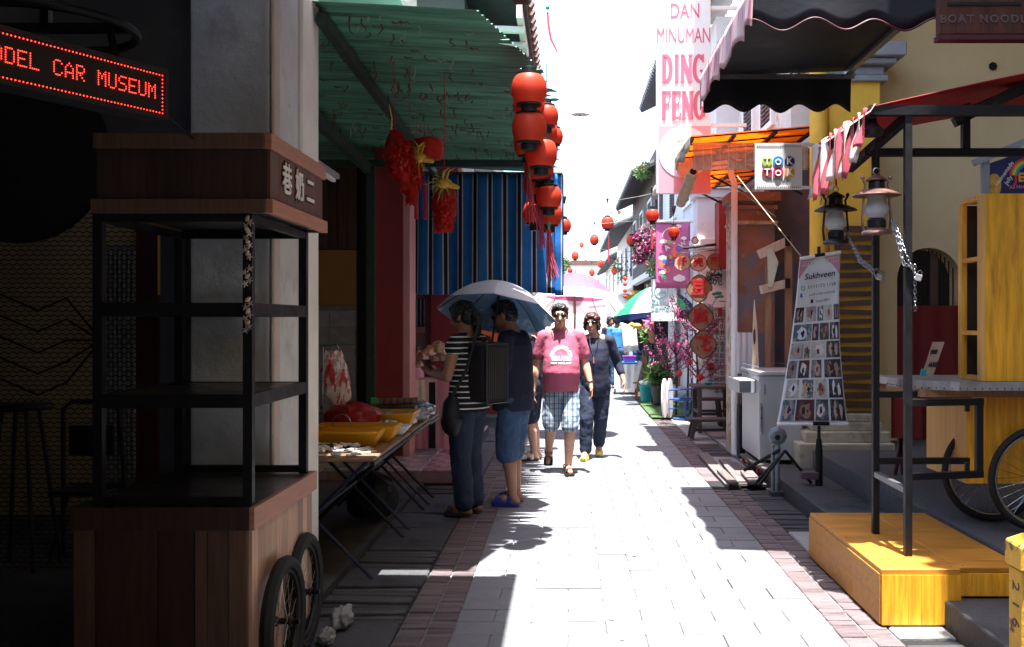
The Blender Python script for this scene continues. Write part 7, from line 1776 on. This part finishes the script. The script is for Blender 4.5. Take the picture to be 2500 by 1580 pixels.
def person(name, label, base, yaw, H, P):
    """P holds joints in a frame facing -Y (left side is +X) for height H; clothing spec and styles"""
    t = thing(name, label, 'person', base); B = Vector(base); Rz = Matrix.Rotation(yaw, 3, 'Z')
    def T(b): b.v = [B + Rz @ v for v in b.v]; return b
    k = H / 1.65; V = lambda p: Vector(p) * k
    hc = V(P.get('head', (0, -.02, 1.535))); hy = Matrix.Rotation(P.get('head_yaw', 0), 3, 'Z') @ Matrix.Rotation(P.get('head_pitch', 0), 3, 'X')
    Hd = lambda p: hc + hy @ (Vector(p) * k); Hm = hy.to_4x4()
    neck = V(P.get('neck', (0, .005, 1.40))); g = P.get('girth', 1.0)
    b = MB()
    E_ = lambda p, r_: b.ell(Hd(p), [q * k for q in r_], 16, 10, Hm)
    E_((0, .015, .03), (.074, .092, .084)); E_((0, -.025, -.02), (.062, .068, .085)); E_((0, -.042, -.075), (.040, .040, .034)); E_((0, -.065, .03), (.05, .03, .03))
    E_((.035, -.062, -.035), (.024, .024, .026)); E_((-.035, -.062, -.035), (.024, .024, .026))
    b.cap(Hd((0, -.088, .012)), Hd((0, -.108, -.022)), .010 * k, .014 * k, 8)
    for s in (-1, 1): E_((s * .074, .012, -.008), (.012, .022, .033))
    b.cap(neck, Hd((0, .012, -.06)), .056 * k * (1 + (g - 1) * .4), .053 * k, 12)
    b.cap(neck + V((-.08, 0, -.045)), neck + V((.08, 0, -.045)), .06 * k, .06 * k)
    SH = {s: V(P.get('sh' + c, (s * .165 * (1 + (g - 1) * .4), .01, 1.335))) for s, c in ((1, 'L'), (-1, 'R'))}
    arms = {}
    for s, c in ((1, 'L'), (-1, 'R')):
        el, wr = P['arm' + c]; el, wr = V(el), V(wr); arms[s] = (el, wr)
        b.cap(SH[s], el, .050 * k * g ** .5, .039 * k, 12); b.cap(el, el.lerp(wr, .35), .039 * k, .041 * k, 12); b.cap(el.lerp(wr, .35), wr, .041 * k, .025 * k, 12)
        hd, pn = P.get('hand' + c, (None, None)); hd = Vector(hd) if hd else (wr - el)
        hand(b, wr, hd, pn or (-s, 0, 0), k * .98, P.get('curl', .5))
    legs = {}
    for s, c in ((1, 'L'), (-1, 'R')):
        kn, an, toe = (V(q) for q in P['leg' + c]); hp = V((s * .085, .01, .86)); legs[s] = (hp, kn, an, toe)
        b.cap(hp, kn, .085 * k * g ** .4, .055 * k, 14); b.cap(kn, kn.lerp(an, .35), .052 * k, .056 * k, 12); b.cap(kn.lerp(an, .35) + V((0, .008, 0)), an, .055 * k, .034 * k, 12)
        fd = (toe - an); fd.z = min(fd.z, -.02); hl = an + V((0, .0, -.045)) - Vector((fd.x, fd.y, 0)).normalized() * .035 * k
        b.cap(hl, an.lerp(toe, .5) + V((0, 0, -.008)), .03 * k, .033 * k, 10); b.cap(an.lerp(toe, .45), toe + V((0, 0, .01)), .034 * k, .024 * k, 10); b.cap(an, hl, .034 * k, .03 * k)
    b.ell(V((0, 0, .92)), (.14 * k, .10 * k, .16 * k)); b.ell(V((0, 0, 1.2)), (.15 * k, .10 * k, .2 * k))
    body = remesh('body', T(b), P['skin'], t, .0075, 3)
    # ---- hair
    st = P.get('hair', 'short'); b = MB(); E_ = lambda p, r_: b.ell(Hd(p), [q * k for q in r_], 16, 10, Hm)
    if st == 'short':
        E_((0, .018, .055), (.081, .094, .070)); E_((0, .055, .01), (.076, .060, .085)); E_((.066, .025, .025), (.016, .045, .04)); E_((-.066, .025, .025), (.016, .045, .04)); E_((0, -.045, .09), (.055, .035, .026))
    elif st == 'pony':
        E_((0, .018, .052), (.084, .098, .074)); E_((0, .055, .0), (.08, .064, .09)); E_((0, -.05, .075), (.06, .035, .03)); E_((.066, 0, .01), (.02, .05, .06)); E_((-.066, 0, .01), (.02, .05, .06)); b.cap(Hd((0, .10, .02)), Hd((0, .125, -.05)), .035 * k, .045 * k); b.cap(Hd((0, .125, -.05)), Hd((.0, .105, -.16)), .045 * k, .03 * k)
    elif st == 'bob':
        E_((0, .018, .055), (.094, .102, .078)); E_((0, .05, -.01), (.088, .070, .095)); E_((.078, .0, -.01), (.022, .055, .07)); E_((-.078, .0, -.01), (.022, .055, .07)); E_((0, -.06, .085), (.068, .035, .028)); E_((.05, -.065, .06), (.03, .025, .03)); E_((-.05, -.065, .06), (.03, .025, .03))
    remesh('hair', T(b), P.get('hairm', 'hair_black'), t, .006, 1, disp=.010, dscale=.022, seed=len(label))
    # ---- face
    if P.get('glasses'):
        gl = P['glasses']; b = MB()
        for s in (-1, 1): b.ell(Hd((s * .034, -.087, .012)), [q * k for q in ((.030, .010, .020) if gl == 'wide' else (.026, .010, .019))], 14, 8, Hm)
        T(b).build('lenses', 'lens', t, smooth=True)
        b = MB()
        for s in (-1, 1): b.tube([Hd((s * .06, -.082, .016)), Hd((s * .078, -.04, .018)), Hd((s * .082, .015, .012))], .0032 * k, 6)
        b.tube([Hd((-.012, -.094, .016)), Hd((.012, -.094, .016))], .003 * k, 6); T(b).build('glasses_frame', 'lens', t, smooth=True)
    if P.get('face', 1):
        b = MB(); b.ell(Hd((0, -.090, -.055)), (.024 * k, .008 * k, .006 * k), 10, 6, Hm); T(b).build('lips', 'lip', t, smooth=True)
        b = MB()
        for s in (-1, 1): b.cap(Hd((s * .016, -.092, .038)), Hd((s * .05, -.078, .042)), .0042 * k, .003 * k, 6)
        T(b).build('eyebrows', P.get('hairm', 'hair_black'), t)
    # ---- top
    top = P['top']; b = MB()
    b.loft([(q[0] * k, q[1] * k, q[2] * k, q[3] * k, q[4] * k) for q in top['secs']], 22)
    b.cap(SH[-1].lerp(SH[1], .1), SH[-1].lerp(SH[1], .9), .056 * k * g ** .5, .056 * k * g ** .5)
    for s in (-1, 1):
        b.cap(neck + V((s * .05, .005, -.03)), SH[s] + V((0, 0, .005)), .046 * k, .055 * k * g ** .5)
        fr = top.get('sleeve', .6)
        if fr > 0:
            el, wr = arms[s]; rs_ = top.get('sr', .068) * k
            if fr <= 1: b.cap(SH[s], SH[s].lerp(el, fr), .058 * k * g ** .5, rs_)
            else: b.cap(SH[s], el, .064 * k * g ** .5, rs_ * .85); b.cap(el, el.lerp(wr, fr - 1), rs_ * .85, rs_ * .72)
    tp = remesh(top.get('name', 'shirt'), T(b), top['m'], t, .009, 3, disp=top.get('disp', .006) * .7, dscale=.11, seed=3 + len(label))
    # ---- bottom
    bt = P['bottom']; b = MB(); b.loft([(0, .0, z_ * k, rx * k, ry * k) for z_, rx, ry in bt.get('secs', ((.76, .10, .10), (.84, .155 * g ** .5, .115 * g ** .5), (.95, .15 * g ** .5, .115 * g ** .5)))], 20)
    for s in (-1, 1):
        hp, kn, an, toe = legs[s]; r0, r1, r2 = bt['r']; fr = bt['to']
        if fr <= 1: b.cap(hp, hp.lerp(kn, fr), r0 * k, r1 * k, 14)
        else: b.cap(hp, kn, r0 * k, r1 * k, 14); b.cap(kn, kn.lerp(an, fr - 1), r1 * k, r2 * k, 14)
    remesh(bt.get('name', 'trousers'), T(b), bt['m'], t, .009, 3, disp=bt.get('disp', .006), dscale=.07, seed=5 + len(label))
    # ---- footwear
    for s in (-1, 1):
        hp, kn, an, toe = legs[s]; ft = P.get('feet', 'sandal'); fd = Vector((toe.x - an.x, toe.y - an.y, 0)); ln = fd.length; pitch = (toe.z - (an.z - .06 * k)); fdn = fd.normalized(); fx = Vector((-fdn.y, fdn.x, 0))
        heel = an - fdn * .055 * k + Vector((0, 0, -.075 * k)); tip = toe + fdn * .03 * k + Vector((0, 0, -.028 * k))
        b = MB(); n2 = 14; lo, hi = [], []
        for i in range(n2 * 2):
            u = i / n2 if i < n2 else (2 * n2 - 1 - i) / n2; s_ = 1 if i < n2 else -1; wd = (.034 + .012 * math.sin(min(1, u * 1.1) * PI * .75)) * k * math.sin(min(1, u * 8 + .15) * PI / 2) * math.sin(min(1, (1 - u) * 6 + .1) * PI / 2)
            lo.append(heel.lerp(tip, u) + fx * wd * s_)
        b.prism(lo, (0, 0, .022 * k)); T(b)
        if ft == 'shoe':
            b2 = MB(); b2.cap(heel + Vector((0, 0, .035 * k)), heel.lerp(tip, .55) + Vector((0, 0, .035 * k)), .036 * k, .04 * k); b2.cap(heel.lerp(tip, .5) + Vector((0, 0, .03 * k)), heel.lerp(tip, .88) + Vector((0, 0, .024 * k)), .043 * k, .032 * k); b2.v += []
            sh = remesh('shoe', T(b2), P['shoem'], t, .007, 3); b.build('sole', P.get('solem', 'sole'), sh)
        else:
            so = b.build('sandal', P.get('solem', 'sole'), t)
            for u, wv in ((.30, .016), (.68, .026)):
                cc = heel.lerp(tip, u); hgt = (.075 if u < .5 else .058) * k; b2 = MB(); wd = .046 * k
                b2.sheet(lambda a_, v: cc + fx * wd * math.cos(a_ * PI) + Vector((0, 0, .012 * k + hgt * math.sin(a_ * PI))) + fdn * (v - .5) * wv * 2.2 * k, 12, 2, .004, (0, 0, 1)); T(b2).build('strap', P['shoem'], so, smooth=True)
            if P.get('backstrap'):
                b2 = MB().tube([heel + fx * .034 * k + Vector((0, 0, .02 * k)), heel + fdn * .0 + fx * .036 * k + Vector((0, 0, .075 * k)), heel - fdn * .005 * k + Vector((0, 0, .085 * k)), heel - fx * .036 * k + Vector((0, 0, .075 * k)), heel - fx * .034 * k + Vector((0, 0, .02 * k))], .007 * k, 6); T(b2).build('strap', P['shoem'], so)
    return t, tp, T, V, Hd

# ---- walking man in the pink shirt
mx = WX(1370, 9.8)
man, tee, T, V, Hd = person('person', 'man in pink printed tee and plaid shorts walking towards the camera', (mx, 9.85, 0), R(2), 1.67, dict(
    skin='skin_a', hair='short', hairm='hair_black', glasses='round', girth=1.18, head=(-.015, -.045, 1.53), head_pitch=R(6), neck=(-.01, .0, 1.40),
    armL=((.235, .03, 1.08), (.285, -.06, .86)), armR=((-.235, .05, 1.07), (-.27, -.02, .83)), handL=((.10, -.25, -1), (-1, -.2, 0)), handR=((0, -.1, -1), (1, 0, 0)),
    legL=((.085, -.12, .47), (.065, -.10, .085), (.08, -.25, .03)), legR=((-.095, -.03, .475), (-.12, .24, .19), (-.125, .12, .075)),
    top=dict(m='shirt_pink', name='shirt', sleeve=.66, sr=.068, secs=[(0, -.01, .80, .182, .150), (0, -.015, .88, .180, .152), (0, -.03, .98, .185, .168), (0, -.025, 1.10, .178, .155), (0, -.005, 1.24, .172, .125), (0, .005, 1.34, .15, .10), (0, .005, 1.40, .09, .07)], disp=.008),
    bottom=dict(m='plaid', name='shorts', r=(.102, .090, .085), to=.97, disp=.009, secs=((.74, .13, .11), (.82, .172, .13), (.92, .165, .135))),
    feet='sandal', shoem='strap_brown', backstrap=True))
def print_on(obj, body, size, u0, z0, m, parent, arcr=None, bold=.001, sx=1.0, front=-1):
    """wrap flat lettering onto the chest by casting each vertex back on the shirt"""
    bm = bmesh.new(); bm.from_mesh(obj.data); tr = BVHTree.FromBMesh(bm); o0 = org(parent); outs = []
    if arcr: chars = [(c_, i) for i, c_ in enumerate(body)]
    else: chars = [(body, 0)]
    for c_, i in chars:
        me = text_mesh(c_, size, .0, bold); a_ = 0
        if arcr: a_ = (len(body) - 1) / 2 * arcr[1] - i * arcr[1]
        for v in me.vertices:
            x, z = v.co.x * sx, v.co.y
            if arcr: x, z = (x * math.cos(a_) - z * math.sin(a_)) - arcr[0] * math.sin(a_), (x * math.sin(a_) + z * math.cos(a_)) + arcr[0] * math.cos(a_)
            p = Vector((u0 + x, front * 1.0 + man.location.y * 0, z0 + z)); h_ = tr.ray_cast(p, Vector((0, 1, 0)))
            v.co = (h_[0] + Vector((0, -.004, 0))) if h_[0] else Vector((p.x, -.17, p.z))
        me.materials.clear(); me.materials.append(MATS[m]); ob = bpy.data.objects.new('lettering', me); COL.objects.link(ob); ob.parent = parent; ORG[ob.name] = o0
    bm.free()
print_on(tee, 'GREENWICH', .044, -.0, 1.155, 'print_white', tee, arcr=(.088, .36), bold=.0035); print_on(tee, 'VILLAGE', .054, -.0, 1.135, 'print_white', tee, bold=.004, sx=.95); print_on(tee, 'NEW YORK CITY', .026, 0, 1.09, 'print_white', tee, bold=.001)
b = MB(); el, wr = V((.235, .03, 1.08)), V((.285, -.06, .86)); d_ = (wr - el).normalized(); q = d_.to_track_quat('Z', 'Y').to_matrix()
b.tube([wr - d_ * .03 + q @ Vector((.031 * math.cos(a_), .031 * math.sin(a_), 0)) for a_ in [2 * PI * i / 16 for i in range(16)]], .007, 6, True); T(b).build('watch', 'chrome', man, smooth=True)

# ---- walking woman in navy
wx = WX(1452, 10.9)
wom, tee2, T, V, Hd = person('person', 'woman in navy top, navy trousers and yellow shoes walking beside the man', (wx, 10.9, 0), R(-4), 1.585, dict(
    skin='skin_a', hair='bob', hairm='hair_brown', glasses='wide', girth=1.08, head=(-.03, -.035, 1.53), head_yaw=R(-8),
    armL=((.26, .06, 1.08), (.33, -.03, .885)), armR=((-.225, .03, 1.08), (-.24, -.05, .85)), handL=((.15, -.3, -1), (-1, 0, 0)),
    legL=((.07, .0, .46), (.04, .20, .13), (.05, .06, .045)), legR=((-.085, -.12, .465), (-.10, -.12, .085), (-.115, -.27, .035)),
    top=dict(m='navy_cloth', name='top', sleeve=1.55, sr=.066, secs=[(0, 0, .70, .165, .125), (0, -.005, .82, .175, .14), (0, -.01, .95, .17, .138), (0, -.02, 1.12, .165, .135), (0, -.01, 1.25, .16, .12), (0, .005, 1.33, .145, .095), (0, .005, 1.37, .10, .075)], disp=.007),
    bottom=dict(m='denim_dark', name='trousers', r=(.105, .082, .07), to=1.92, disp=.007), feet='shoe', shoem='shoe_yellow', solem='shoe_yellow'))
b = MB().tube([V((-.055, -.075, 1.39)), V((-.045, -.125, 1.28)), V((-.005, -.155, 1.15)), V((.035, -.125, 1.28)), V((.05, -.075, 1.39))], .004, 6); T(b).build('necklace', 'chrome', wom)
b = MB().cap(V((-.005, -.158, 1.15)), V((-.005, -.16, 1.09)), .006, .008, 8); T(b).build('pendant', 'tassel_pink', wom)

# ---- shopper with striped top
sx_ = WX(1140, 7.72)
w2, st_, T, V, Hd = person('person', 'woman in striped sleeveless top and dark jeans browsing the tables, seen from behind', (sx_, 7.72, 0), R(-118), 1.66, dict(
    skin='skin_b', hair='pony', girth=1.1, head=(.0, -.045, 1.525), head_pitch=R(16), face=0,
    armL=((.235, -.02, 1.07), (.17, -.22, 1.09)), armR=((-.22, -.03, 1.09), (-.10, -.24, 1.09)), handL=((-.5, -.8, .1), (-.3, 0, 1)), handR=((.4, -.85, .1), (.3, 0, 1)), curl=.8,
    legL=((.075, -.01, .47), (.075, .03, .085), (.09, -.12, .03)), legR=((-.08, -.02, .47), (-.09, .02, .085), (-.11, -.13, .03)),
    top=dict(m='tee_stripes', name='striped_top', sleeve=.16, sr=.074, secs=[(0, .01, .80, .20, .16), (0, .01, .88, .185, .145), (0, .005, 1.0, .165, .125), (0, -.01, 1.15, .165, .13), (0, 0, 1.27, .158, .115), (0, .005, 1.36, .12, .085)], disp=.008),
    bottom=dict(m='denim_dark', name='jeans', r=(.108, .082, .074), to=1.95, disp=.008), feet='sandal', shoem='strap_brown'))
# ribbed hard-shell backpack
mat('shell_black', (.016, .016, .018), .42, var=.2); mat('shell_rib', (.05, .048, .045), .35, var=.2)
bp = thing('backpack', 'black backpack with ribbed hard shell worn by the striped-top woman', 'backpack', (sx_, 7.7, .95))
Bz = Matrix.Rotation(R(55), 3, 'Z'); ctr = Vector((WX(1205, 7.6), 7.60, 1.10))
def BT(b, c_=None): b.v = [ctr + Bz @ v for v in b.v]; return b
BT(MB().box(-.135, .135, -.02, .15, -.22, .24)).build('bag', 'shell_black', bp, bevel=.03)
BT(MB().box(-.125, .125, -.035, -.019, -.225, .225)).build('front_shell', 'shell_black', bp, bevel=.01)
for k in range(9): BT(MB().box(-.105 + k * .0245, -.096 + k * .0245, -.042, -.0345, -.19, .19)).build('rib', 'shell_rib', bp)
fr_ = MB(); 
BT(MB().tube([(-.125, -.036, -.225), (.125, -.036, -.225), (.125, -.036, .225), (-.125, -.036, .225)], .007, 6, True)).build('rim', 'shell_rib', bp)
for s in (-1, 1): MB().tube([ctr + Bz @ Vector((s * .09, .14, .22)), ctr + Bz @ Vector((s * .09, .24, .29)), ctr + Bz @ Vector((s * .10, .33, .20)), ctr + Bz @ Vector((s * .12, .33, -.02)), ctr + Bz @ Vector((s * .12, .15, -.18))], .017, 8, sy=.5).build('strap', 'shell_black', bp, smooth=True)
# shoulder bag at her hip
t = thing('shoulder_bag', 'black cloth shoulder bag hanging at the hip of the striped-top woman', 'bag', W(1100, 1065, 7.55)); bb = MB(); c_ = W(1103, 1010, 7.55); bb.ell(c_, (.075, .06, .15)); bb.ell(c_ - Vector((0, 0, .06)), (.085, .06, .12)); remesh('pouch', bb, 'black_paint', t, .012, 3, disp=.008); MB().tube([c_ + Vector((0, 0, .12)), W(1140, 900, 7.5), W(1170, 790, 7.58)], .012, 6).build('strap', 'black_paint', t)

# ---- shopper in navy tee
nx = WX(1255, 8.15)
m2, _, T, V, Hd = person('person', 'man in dark navy tee and denim shorts under the umbrella, seen from behind', (nx, 8.15, 0), R(-112), 1.68, dict(
    skin='skin_c', hair='short', glasses='round', girth=1.22, head=(-.0, -.085, 1.515), head_pitch=R(20), neck=(0, -.01, 1.39),
    armL=((.25, -.0, 1.07), (.17, -.20, 1.0)), armR=((-.20, -.10, 1.12), (-.06, -.24, 1.24)), handR=((.2, -.1, 1), (1, -.3, 0)), handL=((-.5, -.8, .1), (-1, 0, 0)), curl=.9,
    legL=((.085, -.02, .47), (.09, .03, .085), (.10, -.13, .03)), legR=((-.085, -.05, .47), (-.09, -.02, .085), (-.11, -.18, .03)),
    top=dict(m='navy_cloth', name='shirt', sleeve=.75, sr=.082, secs=[(0, -.005, .76, .19, .165), (0, -.015, .88, .195, .175), (0, -.025, 1.02, .19, .175), (0, -.01, 1.16, .185, .155), (0, .005, 1.28, .178, .13), (0, .01, 1.35, .14, .10)], disp=.006),
    bottom=dict(m='denim', name='shorts', r=(.104, .10, .1), to=1.10, disp=.008, secs=((.66, .12, .11), (.78, .155, .13), (.84, .14, .11))), feet='sandal', shoem='sandal_blue', solem='sandal_blue'))
# ---- third shopper mostly hidden, girl behind the counter, distant walkers
stand = dict(armL=((.20, .02, 1.07), (.20, -.05, .84)), armR=((-.20, .02, 1.07), (-.20, -.05, .84)), legL=((.075, -.02, .47), (.08, .03, .085), (.09, -.12, .03)), legR=((-.075, -.02, .47), (-.08, .03, .085), (-.09, -.12, .03)))
def simple(label, x, y, yaw, H, top, bot, hair='short', hairm='hair_black', skinm='skin_b', to=1.9, feet='sandal', shoem='sandal_blue', girth=1.0, **kw):
    P = dict(stand); P.update(skin=skinm, hair=hair, hairm=hairm, girth=girth, top=dict(m=top, name='shirt', sleeve=.6, sr=.066, secs=[(0, 0, .80, .15, .115), (0, 0, .95, .145, .115), (0, -.01, 1.15, .155, .12), (0, 0, 1.28, .15, .11), (0, .005, 1.36, .11, .08)]), bottom=dict(m=bot, name='trousers', r=(.10, .08, .07), to=to), feet=feet, shoem=shoem); P.update(kw)
    return person('person', label, (x, y, 0), yaw, H, P)
mat('shoe_pale', (.55, .50, .5), .6)
simple('shopper with tied dark hair half hidden behind the man in navy tee', WX(1300, 10.6), 10.75, R(-100), 1.58, 'navy_cloth', 'denim_dark', 'pony', to=1.02, shoem='shoe_pale', skinm='skin_pale')
g_, _, _, _, _ = simple('girl in pink behind the pink counter, only head and shoulders showing', WX(1010, 11.45), 11.45, R(60), 1.22, 'pink_cloth', 'denim_dark', 'bob', skinm='skin_b')
simple('distant walker in blue under the parasol', WX(1508, 22), 22.2, R(170), 1.62, 'blue_cloth', 'denim', 'short', girth=1.05)
simple('distant walker in dark top beside the white cloth', WX(1492, 23.5), 24, R(20), 1.6, 'navy_cloth', 'denim_dark', 'bob')
simple('distant shopper in dark clothes by the easel', WX(1571, 20.5), 21.2, R(150), 1.62, 'black_paint', 'denim', 'short')
simple('far pedestrian in a pale shirt behind the walking man', WX(1338, 26), 26.5, R(10), 1.65, 'cloth_white', 'denim_dark')

bpy.data.scenes.remove(TMP)
